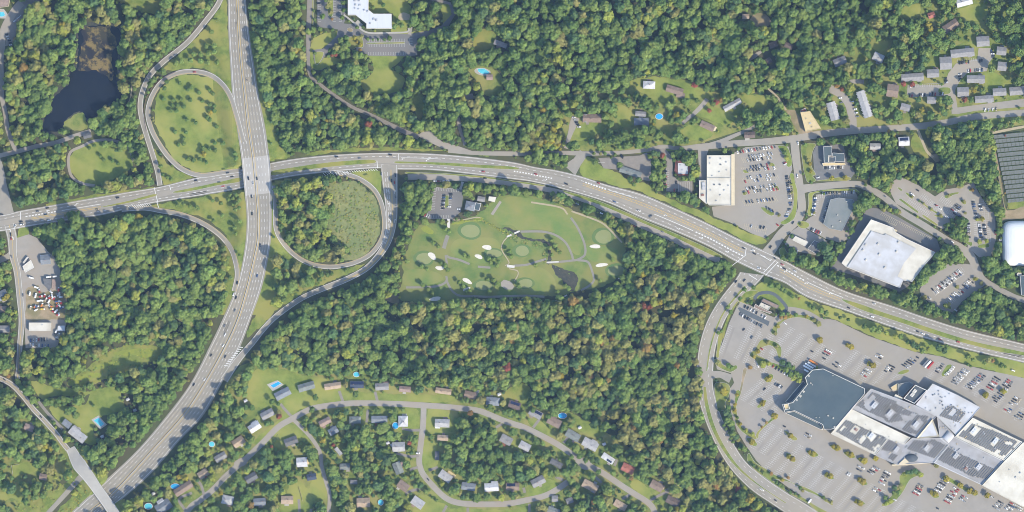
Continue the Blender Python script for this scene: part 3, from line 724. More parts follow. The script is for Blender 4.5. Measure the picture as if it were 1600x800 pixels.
DRV = [[(460, 655), (448, 643), (438, 631)], [(536, 628), (530, 611)], [(575, 640), (573, 660)], [(657, 672), (640, 672), (628, 669)], [(655, 712), (640, 713), (619, 708)], [(653, 730), (640, 734)],
       [(657, 763), (640, 768), (634, 772)], [(698, 790), (690, 805)], [(731, 793), (731, 812)], [(827, 787), (827, 800)], [(843, 655), (833, 668)], [(880, 692), (890, 680)], [(960, 728), (964, 718)],
       [(1012, 785), (1030, 774), (1045, 768)], [(940, 754), (930, 745)], [(985, 772), (972, 780)], [(670, 735), (684, 730)], [(880, 750), (868, 745)], [(820, 770), (818, 762)], [(486, 795), (485, 815)], [(320, 778), (315, 760), (310, 752)], [(345, 752), (362, 738)], [(290, 798), (280, 780), (300, 770)], [(468, 800), (467, 780)], [(590, 628), (586, 612)], [(785, 662), (775, 668)]]
for d in DRV: ribbon('driveway', d if len(d) > 2 else [d[0], ((d[0][0] + d[1][0]) / 2, (d[0][1] + d[1][1]) / 2), d[1]], 4.2, 'drive', 0.11, grow=1)
# north east roads
NER = ribbon('road', [(700, 236), (740, 239), (800, 240), (882, 239), (920, 240), (975, 238), (1012, 234), (1035, 229), (1062, 232), (1095, 229), (1122, 227), (1150, 224), (1200, 221), (1244, 216), (1280, 210), (1312, 206), (1356, 203), (1400, 200), (1437, 197), (1475, 192), (1520, 183), (1562, 179), (1600, 176), (1690, 168)], [5, 6, 7, 7, 7, 7, 6, 6, 6, 9, 10, 10, 11, 11, 11, 10, 10, 10, 10, 10, 10, 10, 10, 10], 'asphalt', 0.15)
ribbon('road', [(912, 238), (904, 250), (890, 266)], [14, 15, 24], 'asphalt', 0.17)
ribbon('road', [(1104, 229), (1125, 222), (1145, 213), (1166, 204), (1180, 197)], [9, 8, 6, 5, 5], 'asphalt', 0.13)
PST = ribbon('plaza_street', [(1241, 218), (1243, 240), (1246, 265), (1251, 300), (1253, 322), (1249, 338), (1238, 350), (1222, 365), (1211, 380), (1198, 398)], [13, 13, 12, 12, 12, 13, 15, 15, 16, 20], 'asphalt', 0.17)
PES = ribbon('plaza_street', [(1251, 296), (1265, 293.5), (1300, 289.5), (1337, 287.5), (1352, 292), (1380, 307), (1407, 330), (1440, 350), (1475, 372), (1500, 387), (1517, 401), (1526, 420), (1536, 436), (1553, 447), (1573, 458), (1594, 467), (1640, 480)], [14, 11, 10, 10, 10, 10, 10, 10, 10, 10, 14, 13, 9, 8, 8, 9, 9], 'asphalt', 0.16)
ribbon('lane', [(1296, 138), (1312, 147), (1325, 161), (1331, 180), (1334, 203)], [12, 11, 12, 13, 10], 'street', 0.14)
ribbon('lane', [(1325, 128), (1340, 127), (1350, 128)], [6, 7, 6], 'street', 0.12)
ribbon('driveway', [(884, 232), (888, 218), (893, 203), (897, 190), (900, 183)], [6, 6, 8, 12, 12], 'street', 0.12)
ribbon('driveway', [(1066, 193), (1074, 186), (1086, 176), (1096, 166), (1105, 155)], [5, 6, 6.5, 7, 7], 'street', 0.12)
ribbon('driveway', [(1434, 203), (1441, 220), (1448, 236), (1458, 246)], 4, 'tanpath', 0.12)
sheet('gravel_lot', [(1452, 242), (1466, 240), (1474, 250), (1462, 254)], 'dirt', 0.10)
sheet('bare_yard', [(1228, 172), (1242, 172), (1254, 190), (1258, 205), (1286, 203), (1284, 207), (1250, 211), (1240, 195)], 'dirt', 0.08)
ribbon('driveway', [(60, 627), (70, 640), (84, 656), (98, 670)], 4.5, 'drive', 0.12)
sheet('patio', ell(782, 70, 9, 3, .2), 'street', 0.06); sheet('gravel_lot', [(724, 148), (738, 146), (742, 154), (730, 156)], 'street', 0.06)
sheet('gravel_lot', [(712, 185), (718, 183), (722, 196), (717, 199)], 'street', 0.06)
ribbon('footpath', [(1200, 138), (1215, 152), (1228, 172)], 3, 'tanpath', 0.05)
ribbon('lane', [(1168, 95), (1178, 88), (1190, 80)], [4, 7, 4], 'street', 0.05)
# mall road (two carriageways)
ML = [(1156, 425), (1150, 435), (1125, 467), (1108, 495), (1098, 520), (1091, 550), (1088, 590), (1090, 615), (1096, 640), (1107, 670), (1121, 700), (1142, 733), (1172, 764), (1205, 787), (1232, 805), (1290, 845)]
MR = [(1194, 430), (1186, 440), (1152, 474), (1136, 495), (1125, 520), (1118, 545), (1115, 570), (1114, 600), (1120, 630), (1131, 660), (1146, 692), (1166, 722), (1196, 747), (1230, 770), (1262, 789), (1320, 828)]
MA, MBb, lfM = strip('mall_road', ML, MR, 'asphalt', 0.18, lambda x, y: 0.0)
pline(PAINT_W, MA + (MBb - MA) * 0.05, 0.2, lambda x, y: lfM + .05); pline(PAINT_W, MA + (MBb - MA) * 0.95, 0.2, lambda x, y: lfM + .05)
dashes(PAINT_W, MA + (MBb - MA) * 0.72, 0.2, lambda x, y: lfM + .05, 4, 8); dashes(PAINT_W, MA + (MBb - MA) * 0.22, 0.2, lambda x, y: lfM + .05, 4, 8)

LOTS = {
 'mall': [(1139, 505), (1150, 482), (1158, 470), (1172, 477), (1200, 492), (1212, 497), (1222, 486), (1232, 482), (1246, 487), (1265, 492), (1285, 497), (1305, 500), (1330, 512), (1355, 524), (1380, 533), (1400, 540), (1430, 550), (1470, 557), (1500, 568), (1540, 578), (1575, 585), (1690, 612), (1690, 860), (1340, 860), (1290, 812), (1262, 782), (1232, 762), (1202, 740), (1182, 720), (1166, 697), (1152, 674), (1143, 648), (1140, 625), (1140, 608), (1147, 598), (1142, 583), (1120, 577), (1118, 562), (1127, 540)],
 'plaza': [(1142, 241), (1165, 230), (1210, 226), (1232, 229), (1237, 250), (1238, 265), (1233, 275), (1236, 300), (1240, 322), (1233, 340), (1222, 348), (1212, 360), (1195, 372), (1175, 365), (1140, 347), (1115, 338), (1112, 323), (1144, 320)],
 'restaurant': [(1016, 230), (1034, 226), (1050, 245), (1052, 275), (1062, 284), (1082, 282), (1082, 301), (1041, 299), (1040, 264), (1042, 252), (1030, 239)],
 'back': [(1090, 231), (1108, 231), (1104, 243), (1104, 281), (1091, 283), (1092, 262)],
 'house_lot': [(935, 247), (1000, 243), (1010, 238), (1018, 248), (1016, 283), (1003, 281), (1000, 270), (964, 265), (943, 263)],
 'bank': [(1270, 239), (1275, 228), (1286, 227), (1317, 225), (1324, 250), (1336, 270), (1328, 281), (1275, 281), (1272, 268)],
 'clinic': [(1275, 304), (1336, 299), (1342, 312), (1330, 362), (1325, 374), (1312, 379), (1290, 373), (1268, 361), (1253, 352), (1262, 342), (1272, 336)],
 'kiosk': [(1236, 362), (1250, 352), (1292, 376), (1290, 386), (1276, 399), (1246, 393), (1226, 382)],
 'east': [(1394, 284), (1407, 276), (1436, 290), (1461, 307), (1477, 296), (1502, 292), (1521, 284), (1527, 297), (1541, 320), (1555, 335), (1556, 375), (1548, 400), (1530, 402), (1512, 387), (1511, 343), (1495, 336), (1486, 348), (1473, 358), (1440, 340), (1400, 318), (1391, 300)],
 'south': [(1437, 452), (1447, 436), (1470, 419), (1480, 413), (1508, 412), (1526, 415), (1532, 428), (1546, 440), (1530, 452), (1503, 471), (1490, 488), (1470, 484), (1440, 464)],
 'flats': [(1494, 99), (1527, 92), (1529, 75), (1548, 75), (1553, 88), (1545, 98), (1542, 111), (1511, 114), (1500, 126), (1492, 142), (1496, 168), (1525, 164), (1610, 153), (1610, 166), (1525, 173), (1497, 178), (1487, 178), (1486, 160), (1478, 150), (1417, 152), (1418, 133), (1475, 133), (1482, 114)],
 'depot': [(26, 372), (45, 366), (58, 372), (75, 393), (92, 408), (96, 440), (99, 460), (103, 480), (104, 500), (101, 520), (93, 530), (89, 544), (40, 544), (38, 500), (34, 450), (28, 410)],
 'club': [(679, 292), (722, 295), (724, 304), (720, 331), (706, 343), (670, 342), (662, 340), (664, 331), (674, 329), (675, 311)],
}
LOTM = {'bank': 'lot_dark', 'clinic': 'lot', 'club': 'lot_dark', 'flats': 'asphalt', 'depot': 'street', 'house_lot': 'drive', 'restaurant': 'drive', 'east': 'street', 'back': 'street'}
LOTZ = {}
for k, p in LOTS.items():
    z = 0.06 + nextlift()
    LOTZ[k] = z
    sheet('car_park', p, LOTM.get(k, 'lot'), z)
ribbon('driveway', [(719, 296), (721, 290), (723, 284)], 4, 'concrete', 0.14)
sheet('warehouse_apron', [(1356, 324), (1376, 326), (1400, 337), (1464, 374), (1469, 390), (1450, 412), (1434, 432), (1421, 446), (1405, 456), (1330, 429), (1297, 420), (1303, 411), (1340, 350)], 'lot_dark', 0.10)
sheet('restaurant_lane', q(1080, 430, 8, [(580, 410), (610, 400), (980, 580), (960, 640), (930, 615), (620, 470)]), 'tarmac_blue', 0.30)
ribbon('restaurant_lane', q(1080, 430, 8, [(790, 300), (830, 240), (940, 215), (1040, 240), (1130, 320), (1190, 400), (1170, 450), (1060, 560)]), 5, 'tarmac_blue', 0.26)
ribbon('lane', q(1080, 430, 8, [(1190, 420), (1300, 430), (1450, 470), (1580, 540)]), 7, 'lot', 0.22)
ribbon('lane', q(1080, 430, 8, [(1120, 500), (1000, 600), (880, 720)]), 8, 'lot', 0.23)
ribbon('mall_entrance', [(1112, 586), (1125, 585), (1142, 592)], [12, 10, 14], 'asphalt', 0.26)
ribbon('field_track', [(1549, 212), (1556, 245), (1563, 285), (1572, 330), (1600, 324), (1640, 318)], 3.5, 'dirt', 0.10)
ribbon('field_track', [(1549, 208), (1600, 198), (1640, 193)], 4, 'tanpath', 0.09)
sheet('solar_field_ground', [(1552, 212), (1690, 190), (1690, 318), (1576, 327)], 'rough_grass', 0.05)
sheet('bank_grass', [(1562, 330), (1600, 326), (1610, 340), (1566, 345)], 'dirt', 0.05)

# golf paths
for p in (qg([(640, 0), (700, 90), (760, 230), (765, 330), (700, 375), (660, 382), (540, 395), (430, 402)]), qg([(190, 125), (380, 125), (500, 155), (590, 220), (640, 310), (660, 375)]),
          qg([(700, 380), (790, 395), (830, 480), (845, 560), (800, 610), (730, 650)]), qh([(90, 610), (330, 605), (440, 580), (480, 540), (475, 500)]),
          qh([(478, 545), (500, 590), (540, 650), (610, 690), (760, 695), (900, 700), (1231, 690), (1420, 700)]), qh([(470, 300), (478, 360), (485, 410)]), qh([(480, 300), (500, 320), (600, 345), (700, 385)]), qh([(780, 410), (900, 420)]), qg([(130, 430), (250, 420), (330, 395), (420, 370)])):
    ribbon('cart_path', p, 3.4, 'path', 0.20, grow=0)
ribbon('cart_path', qh([(490, 110), (470, 170), (452, 235)]), 6, 'path', 0.20, grow=0)
for p in ([(830, 316), (875, 324), (887, 335)], [(893, 330), (910, 336), (940, 348), (955, 361), (972, 379)]): ribbon('gravel_path', p, 2.6, 'tanpath', 0.20, grow=0.5)
for p in (qh([(1060, 130), (1020, 180), (1010, 250), (1080, 370), (1040, 400)]), qh([(1080, 430), (1160, 450), (1165, 490), (1130, 550)]), qc([(690, 590), (840, 585), (1000, 555), (1050, 570)])): ribbon('gravel_path', p, 1.6, 'tanpath', 0.22, grow=0)
sheet('paved_area', qh([(1000, 560), (1030, 535), (1100, 555), (1130, 600), (1110, 630), (1050, 630), (1005, 600)]), 'street', 0.21)
sheet('tee_strip', qc([(1172, 515), (1285, 350), (1312, 365), (1205, 530)]), 'street', 0.21)
sheet('dirt_yard', q(0, 430, 6.154, [(280, 400), (400, 380), (560, 370), (630, 385), (620, 430), (430, 420), (290, 440)]), 'dirt', 0.20)
sheet('dirt_yard', [(42, 452), (60, 446), (66, 456), (100, 455), (104, 492), (84, 499), (44, 500), (40, 474)], 'dirt', 0.18, True)
sheet('dirt_yard', q(0, 430, 6.154, [(560, 330), (640, 320), (640, 360), (570, 360)]), 'dirt', 0.20)
sheet('bare_pad', q(400, 400, 4, [(800, 270), (860, 240), (895, 250), (890, 300), (850, 295)]), 'dirt', 0.05)
# ---------------------------------------------------------------- raised medians and islands with kerbs
def island(name, poly, m='rough_grass', base=0.0, smooth_=True, h=0.14, mask=0):
    global NI; NI += 1; h += .004 * (NI % 11)
    pts = cr(poly, 4, True) if smooth_ else poly
    w = [W(p) for p in pts]
    if area2(w) < 0: w = w[::-1]
    b = MB().use(M['kerb']); b.walls(w, base - 0.05, base + h)
    inner = offset_poly(w, -0.35)
    n = len(w)
    for i in range(n):
        j = (i + 1) % n
        b.face([(*w[i], base + h), (*w[j], base + h), (*inner[j], base + h), (*inner[i], base + h)])
    b.use(M[m]); b.poly(inner, base + h + 0.02)
    fill(pts, mask)
    return struct(b.build(name))

NI = 0
EBASE = 0.28
for p in ([(160, 322.5), (200, 313.5), (240, 303), (243, 306.5), (200, 317.5), (165, 323.5)],
          [(270, 299.5), (310, 291), (345, 283.5), (375, 277), (375, 284), (340, 290), (305, 297.5), (277, 301.5)],
          [(425, 267), (462, 260.5), (500, 255), (540, 251), (578, 249), (588, 251.5), (585, 255), (560, 257), (525, 260), (490, 264), (455, 269), (425, 274)],
          [(617, 252), (650, 252.5), (700, 254), (750, 257), (800, 260), (812, 264), (800, 265), (750, 262.5), (700, 259), (650, 256), (620, 255.5)],
          [(1316, 467), (1345, 475), (1375, 486), (1412, 498), (1450, 511), (1487, 523), (1525, 534), (1562, 542), (1600, 550), (1680, 568), (1680, 575), (1600, 556), (1562, 550), (1525, 541), (1487, 531), (1450, 519), (1412, 506), (1375, 494), (1345, 484), (1320, 472)]):
    island('grass_median', p, 'rough_grass', EBASE)
for p in ([(634, 268.5), (660, 269.5), (700, 271), (760, 275.5), (800, 282), (830, 285.5), (852, 290), (846, 291), (800, 284.5), (760, 279), (700, 273.5), (660, 271.5), (636, 272)],
          [(881, 298), (925, 310), (975, 330), (1015, 348), (1050, 362.5), (1100, 385), (1128, 400), (1120, 402), (1090, 388.5), (1050, 369), (1000, 347), (950, 325.5), (885, 302)]):
    island('grass_verge', p, 'rough_grass', EBASE - 0.05)
# mall road median
thin = [(1163, 446), (1133, 482), (1118, 512), (1108, 545), (1103, 580), (1105, 580), (1111, 545), (1121, 513), (1136, 483), (1166, 448)]
island('grass_median', thin, 'rough_grass', 0.27)
island('grass_median', [(1099, 604), (1103, 604), (1106, 625), (1112, 650), (1121, 675), (1136, 703), (1155, 729), (1180, 752), (1205, 770), (1230, 786), (1226, 786), (1200, 769), (1174, 751), (1150, 730), (1130, 705), (1114, 675), (1105, 650), (1100, 625)], 'rough_grass', 0.27)
LB = LOTZ['mall']
def q2(pts): return q(1080, 520, 8, pts)
def q3(pts): return q(1080, 600, 8, pts)
ISL = [
 (q2([(345, 10), (400, 20), (360, 200), (345, 310), (310, 300), (320, 200)]), 'rough_grass'),
 (q2([(290, 330), (340, 330), (400, 400), (480, 430), (560, 400), (580, 440), (500, 490), (420, 470), (330, 420), (290, 370)]), 'yard'),
 (q2([(280, 495), (320, 500), (400, 540), (490, 570), (470, 578), (380, 560), (300, 525)]), 'rough_grass'),
 (q3([(300, -10), (380, -20), (450, -5), (490, 50), (470, 150), (430, 230), (425, 320), (340, 330), (310, 220), (290, 80)]), 'yard'),
 (q2([(650, 450), (700, 450), (670, 560), (640, 690), (610, 800), (590, 800), (620, 640)]), 'dirt'),
 (q3([(560, 80), (620, 100), (570, 250), (575, 370), (600, 470), (640, 540), (720, 590), (800, 640), (820, 690), (760, 680), (640, 600), (560, 500), (540, 400), (500, 330), (540, 230)]), 'rough_grass'),
 (q3([(830, 590), (990, 440), (1030, 380), (1090, 420), (1000, 470), (860, 600), (840, 680), (810, 660)]), 'rough_grass'),
 (q2([(870, 90), (980, 90), (1080, 130), (1130, 200), (1120, 300), (1090, 320), (1060, 220), (990, 160), (880, 190), (830, 270), (900, 310), (980, 360), (1050, 380), (1200, 450), (1320, 600), (1290, 610), (1120, 480), (960, 400), (860, 420), (800, 340), (740, 300), (740, 250), (800, 200)]), 'yard'),
 (q3([(820, 280), (930, 190), (945, 215), (860, 300)]), 'rough_grass'), (q2([(905, 570), (1000, 510), (1030, 560), (960, 625)]), 'rough_grass'),
 (q3([(1160, 590), (1200, 590), (1330, 680), (1270, 705)]), 'rough_grass'), (q3([(690, 690), (740, 670), (830, 750), (780, 780)]), 'rough_grass'),
 (q(1240, 490, 8, [(1300, 740), (1380, 700), (1450, 700), (1440, 730), (1340, 765)]), 'rough_grass'),
 (q(1400, 520, 8, [(565, 520), (640, 400), (700, 410), (610, 545)]), 'rough_grass'),
 (q(1100, 700, 8, [(560, 60), (640, 180), (760, 250), (880, 330), (1000, 380), (1130, 440), (1290, 500), (1440, 580), (1600, 680), (1600, 720), (1420, 600), (1260, 530), (1100, 440), (960, 400), (860, 400), (900, 430), (1060, 540), (1240, 620), (1400, 720), (1560, 810), (1440, 810), (1300, 700), (1100, 590), (900, 470), (780, 380), (640, 280), (540, 150)]), 'yard'),
 (q(1180, 690, 8, [(380, 150), (430, 150), (510, 230), (470, 260)]), 'rough_grass'), (q(1180, 690, 8, [(640, 110), (760, 130), (790, 180), (700, 190)]), 'rough_grass'),
 (q(1180, 690, 8, [(860, 400), (920, 400), (990, 460), (920, 470)]), 'rough_grass'), (q(1180, 690, 8, [(1270, 460), (1340, 460), (1410, 530), (1330, 545)]), 'rough_grass'),
 (q(1180, 690, 8, [(1250, 720), (1320, 730), (1380, 780), (1300, 790)]), 'rough_grass'),
 (q(1180, 690, 8, [(930, 40), (1030, 45), (1085, 95), (990, 110)]), 'rough_grass'), (q(1180, 690, 8, [(1100, 130), (1210, 130), (1250, 200), (1170, 200)]), 'rough_grass'), (q(1180, 690, 8, [(1270, 210), (1360, 200), (1410, 260), (1350, 280)]), 'rough_grass'),
 (q(1360, 700, 8, [(740, 560), (800, 540), (865, 610), (790, 625)]), 'rough_grass'), (q(1360, 700, 8, [(890, 370), (960, 350), (1180, 480), (1340, 560), (1310, 600), (1150, 520), (1000, 430)]), 'rough_grass'),
 (q(1360, 700, 8, [(380, 330), (640, 300), (650, 330), (540, 370), (480, 420), (400, 560), (280, 690), (160, 730), (140, 700), (260, 600), (360, 450)]), 'yard'),
 (q(1380, 580, 8, [(1230, 295), (1290, 280), (1310, 310), (1250, 325)]), 'rough_grass'), (q(1380, 580, 8, [(1440, 230), (1500, 220), (1560, 260), (1490, 285)]), 'rough_grass'),
 (q(1080, 430, 8, [(560, 350), (590, 330), (690, 360), (700, 300), (780, 260), (840, 200), (700, 200), (620, 270), (590, 320), (500, 480), (440, 640), (400, 790), (350, 790), (420, 620), (480, 470)]), 'rough_grass'),
 (q(1080, 430, 8, [(1060, 600), (1130, 560), (1200, 500), (1330, 490), (1480, 510), (1600, 600), (1600, 650), (1470, 560), (1330, 530), (1180, 560), (1080, 660), (1080, 740), (1010, 740), (1000, 690)]), 'yard'),
]
for p, m in ISL: island('planted_island', p, m, LB + 0.02)
PB = LOTZ['plaza']
for p, m in ((q(1150, 220, 8, [(520, 60), (600, 60), (650, 90), (690, 200), (700, 300), (650, 330), (620, 280), (600, 180), (530, 90)]), 'lawn'),
             (q(1150, 220, 8, [(670, 415), (720, 410), (740, 520), (770, 640), (765, 800), (740, 950), (680, 1010), (600, 1050), (550, 1020), (640, 960), (710, 830), (715, 650), (690, 520)]), 'lawn'),
             (q(1150, 220, 8, [(905, 660), (960, 640), (1100, 610), (1300, 600), (1500, 600), (1520, 640), (1480, 640), (1200, 625), (1040, 645), (960, 690), (960, 920), (890, 920), (905, 800)]), 'lawn'),
             (q(1150, 310, 8, [(760, 310), (830, 280), (910, 310), (915, 350), (860, 380), (790, 360)]), 'lawn'),
             (q(1150, 310, 8, [(310, 120), (350, 110), (480, 180), (450, 220), (380, 190)]), 'yard'),
             (q(1150, 220, 8, [(410, 280), (460, 275), (490, 310), (440, 320)]), 'yard'), (q(1150, 220, 8, [(460, 540), (500, 540), (545, 610), (510, 615)]), 'yard'), (q(1150, 220, 8, [(80, 640), (130, 630), (140, 670), (90, 680)]), 'yard'), (q(1150, 220, 8, [(80, 370), (110, 360), (170, 395), (110, 405)]), 'yard'),
             (q(1150, 220, 8, [(810, 70), (870, 30), (1000, 40), (960, 130), (940, 300), (1000, 420), (960, 440), (1000, 500), (900, 520), (860, 430), (830, 280)]), 'yard'),
             (q(1150, 220, 8, [(1130, 480), (1240, 460), (1380, 440), (1440, 470), (1400, 500), (1200, 505), (1000, 500)]), 'yard'),
             (q(1150, 310, 8, [(540, 640), (600, 610), (660, 690), (850, 720), (900, 790), (700, 800), (560, 720)]), 'lawn')):
    island('planted_island', p, m, PB + 0.10)
EBZ = LOTZ['east']
for p in (q(1380, 270, 8, [(190, 330), (220, 320), (450, 490), (430, 505), (320, 430)]), q(1380, 270, 8, [(480, 530), (500, 520), (690, 650), (670, 665), (560, 600)]), q(1380, 270, 8, [(430, 340), (460, 340), (590, 440), (690, 500), (670, 515), (540, 430)]),
          q(1380, 270, 8, [(270, 250), (310, 250), (380, 310), (350, 325)]), q(1380, 270, 8, [(170, 180), (200, 180), (250, 220), (220, 230)]), q(1380, 270, 8, [(760, 290), (860, 250), (950, 240), (940, 265), (870, 280), (800, 325)]), q(1380, 270, 8, [(1070, 200), (1140, 190), (1140, 230), (1080, 235)]),
          q(1380, 270, 8, [(1180, 570), (1270, 560), (1275, 590), (1190, 605)]), q(1380, 270, 8, [(970, 330), (1040, 370), (1020, 400), (980, 380)]), q(1420, 340, 8.9, [(970, 380), (1110, 360), (1110, 415), (970, 420)]), q(1420, 340, 8.9, [(780, 340), (880, 340), (880, 390), (860, 400)]),
          q(1380, 270, 8, [(630, 530), (720, 520), (760, 560), (690, 560)])):
    island('planted_island', p, 'rough_grass', EBZ + 0.05)
SBZ = LOTZ['south']
for p in (q(1420, 420, 8.9, [(470, 530), (480, 480), (560, 490), (590, 560)]), q(1420, 420, 8.9, [(150, 400), (200, 370), (260, 400), (220, 440)]), q(1420, 420, 8.9, [(880, 150), (900, 120), (970, 120), (960, 170)]), q(1420, 420, 8.9, [(630, 270), (640, 240), (700, 240), (690, 275)])):
    island('planted_island', p, 'rough_grass', SBZ + 0.05)
CBZ = 0.2
island('planted_island', q(470, 0, 8, [(330, -60), (400, -60), (400, 190), (345, 200)]), 'yard', 0.2)
island('planted_island', q(470, 0, 8, [(575, 365), (610, 345), (655, 370), (640, 400), (600, 400)]), 'dirt', CBZ)
island('planted_island', q(470, 0, 8, [(820, 535), (1200, 525), (1300, 520), (1300, 545), (820, 550)]), 'yard', CBZ)
island('planted_island', q(470, 0, 8, [(570, 490), (640, 450), (760, 460), (780, 590), (700, 590), (640, 620), (590, 560)]), 'yard', CBZ)
island('planted_island', q(470, 0, 8, [(140, -80), (160, -80), (160, 310), (140, 310)]), 'yard', CBZ, False)
island('planted_island', q(470, 0, 8, [(180, 660), (285, 655), (250, 760), (190, 810)]), 'lawn', CBZ)
island('planted_island', q(620, 270, 8, [(600, 280), (650, 280), (650, 440), (600, 440)]), 'yard', LOTZ['club'] + 0.05, False)
island('planted_island', q(1430, 130, 8, [(300, 60), (430, 55), (430, 130), (300, 130)]), 'yard', 0.2)

# ---------------------------------------------------------------- road paint: crossings, stop lines, hatching, arrows
zE2 = lambda x, y: EBASE + 0.02 + 0.0
def wline(mb, p, r, hw, z): pline(mb, np.array([p, ((p[0] + r[0]) / 2, (p[1] + r[1]) / 2), r]), hw, (lambda x, y: z))
for p, r in (((32, 331), (32, 343)), ((265, 290), (267, 297)), ((589, 251), (590, 263)), ((623, 240), (623, 250)), ((241, 293), (247, 318)), ((606, 275), (620, 275)), ((1164, 400), (1166, 388)), ((1188, 398), (1205, 408)), ((1193, 426), (1212, 406)), ((1196, 430), (1216, 409)), ((1170, 429), (1183, 437)), ((1140, 418), (1166, 398)), ((245, 316), (250, 330)), ((97, 0), (97, 0.1))):
    wline(PAINT_W, p, r, 0.45, EBASE + 0.03)
def hatch(mb, P0, P1, wid, n, z, slant=2.0, hw=0.35):
    a = np.array(P0, float); b_ = np.array(P1, float); d = (b_ - a) / np.linalg.norm(b_ - a); nn = np.array([-d[1], d[0]])
    for i in range(n):
        c = a + (b_ - a) * (i + .5) / n
        wline(mb, c - nn * wid / 2 - d * slant, c + nn * wid / 2 + d * slant, hw, z)
hatch(PAINT_W, (200, 323.5), (236, 319.5), 5, 11, 0.42); hatch(PAINT_W, (508, 271), (590, 265), 3, 22, 0.40, 1.5); hatch(PAINT_W, (505, 273), (545, 270), 5, 9, 0.40, 2)
hatch(PAINT_W, (352, 573), (378, 541), 5, 10, 0.62, 1.5, 0.6)
nE = len(EA)
def eline(f, x0, x1, mb, hw, step=None, on=4, gap=7):
    pl = EA + (EB - EA) * f
    pl = pl[(pl[:, 0] > x0) & (pl[:, 0] < x1)]
    if step is None: pline(mb, pl, hw, lambda x, y: EBASE + 0.02)
    else: dashes(mb, pl, hw, lambda x, y: EBASE + 0.02, on, gap)
for f in (0.53, 0.60): eline(f, 45, 160, PAINT_Y, 0.3)
eline(0.40, 36, 95, PAINT_W, 0.8, 1, 3, 2); eline(0.40, 95, 160, PAINT_W, 0.35)
for f in (0.36, 0.47): eline(f, 908, 1162, PAINT_Y, 0.3)
for f in (0.49, 0.60): eline(f, 1215, 1316, PAINT_Y, 0.3)
pl = EA + (EB - EA) * 0.415
for i in range(0, nE - 3, 2):
    p = pl[i]
    if 915 < p[0] < 1160: wline(PAINT_Y, (p[0] - 1.5, p[1] - 2.0), (p[0] + 1.5, p[1] + 2.2), 0.22, EBASE + 0.025)
eline(0.62, 1020, 1085, PAINT_W, 0.4); eline(0.62, 1085, 1163, PAINT_W, 0.9, 1, 3, 2)
eline(0.38, 1213, 1260, PAINT_W, 0.9, 1, 3, 2); eline(0.38, 1260, 1320, PAINT_W, 0.35)
eline(0.27, 912, 950, PAINT_W, 1.1, 1, 2.5, 2); eline(0.27, 950, 990, PAINT_W, 0.35)
eline(0.52, 800, 866, PAINT_W, 0.9, 1, 2.5, 2); eline(0.30, 625, 690, PAINT_W, 0.3)
def arrow(x, y, ang, z, left=True, s=1.0):
    c, sn = math.cos(ang), math.sin(ang)
    def t(u, v): return (*W((x + (u * c - v * sn) * s, y + (u * sn + v * c) * s)), z)
    PAINT_W.face([t(-2.2, -.3), t(0.8, -.3), t(0.8, .3), t(-2.2, .3)][::-1])
    k = -1 if left else 1
    f1 = [t(0.8, k * .3), t(1.6, k * .3), t(1.6, k * 1.0), t(0.8, k * 1.0)]
    PAINT_W.face(f1 if left else f1[::-1])
    f2 = [t(0.2, k * 1.0), t(2.2, k * 1.0), t(1.2, k * 2.2)]
    PAINT_W.face(f2 if left else f2[::-1])
for x, y, a, l in ((630, 247, math.pi, True), (668, 249.5, math.pi, True), (1040, 336, math.pi + .45, True), (1060, 358, .45, True), (1095, 372, .46, True), (1136, 394, .48, True), (852, 281.5, .25, True), (1228, 424, math.pi + .5, True), (1260, 442, math.pi + .5, True), (1298, 458, math.pi + .45, True), (120, 318, math.pi - .2, True), (75, 329, math.pi - .15, True),
                   (608, 300, -math.pi / 2, True), (616, 300, -math.pi / 2, False), (609, 320, -math.pi / 2, True), (616, 345, -math.pi / 2, False), (610, 345, -math.pi / 2, True), (21, 372, -math.pi / 2, True), (16.5, 360, -math.pi / 2, True)):
    arrow(x, y, a, 0.50 if x < 640 and y > 290 else EBASE + 0.03, l, 1.3)
# seams on the frontage pavement of the side roads
CR = MB().use(M['seam'])
for (x0, y0, x1, y1) in ((1190, 405, 1212, 424), (1168, 394, 1200, 400), (612, 246, 640, 244)): wline(CR, (x0, y0), (x1, y1), 0.25, EBASE + 0.015)

# ---------------------------------------------------------------- parking stalls
OBST = []           # island polygons inside lots keep stalls away
def blocked(x, y):
    return False
DD = np.array([0.65, -0.76]); DD /= np.linalg.norm(DD)
FF = np.array([0.88, 0.475]); FF /= np.linalg.norm(FF)
LOTWEAR = MB().use(M['lot_wear'])
NOP = np.zeros((MH, MW), np.uint8)
def stall_row(mb, p0, p1, z, depth=5.0, pitch=3.2, sides=(1, -1), hw=0.22, slant=None, clip=None):
    a = np.array(p0, float); b_ = np.array(p1, float); L = np.linalg.norm(b_ - a); d = (b_ - a) / L
    nn = np.array(slant) if slant is not None else np.array([-d[1], d[0]])
    k = int(L / pitch)
    ok = []
    for i in range(k + 1):
        c = a + d * (i * pitch)
        for s in sides:
            e = c + nn * depth * s
            if clip and not (clip(c) and clip(e)): continue
            wline(mb, c, e, hw, z)
        ok.append(c)
    if clip:
        seg = []
        for c in ok:
            if clip(c): seg.append(c)
            else:
                if len(seg) > 2: pline(mb, np.array(seg), hw, lambda x, y: z)
                seg = []
        if len(seg) > 2: pline(mb, np.array(seg), hw, lambda x, y: z)
    else: wline(mb, a, a + d * k * pitch, hw, z)
for p, m in ISL: fill(cr(p, 4, True), 1, NOP)
MALL_FOOT = [(1222, 600), (1268, 572), (1290, 570), (1360, 604), (1420, 588), (1500, 605), (1560, 640), (1605, 668), (1690, 700), (1690, 860), (1540, 775), (1455, 735), (1400, 735), (1296, 685), (1216, 650)]
fill(MALL_FOOT, 1, NOP)
lotp = [tuple(v) for v in LOTS['mall']]
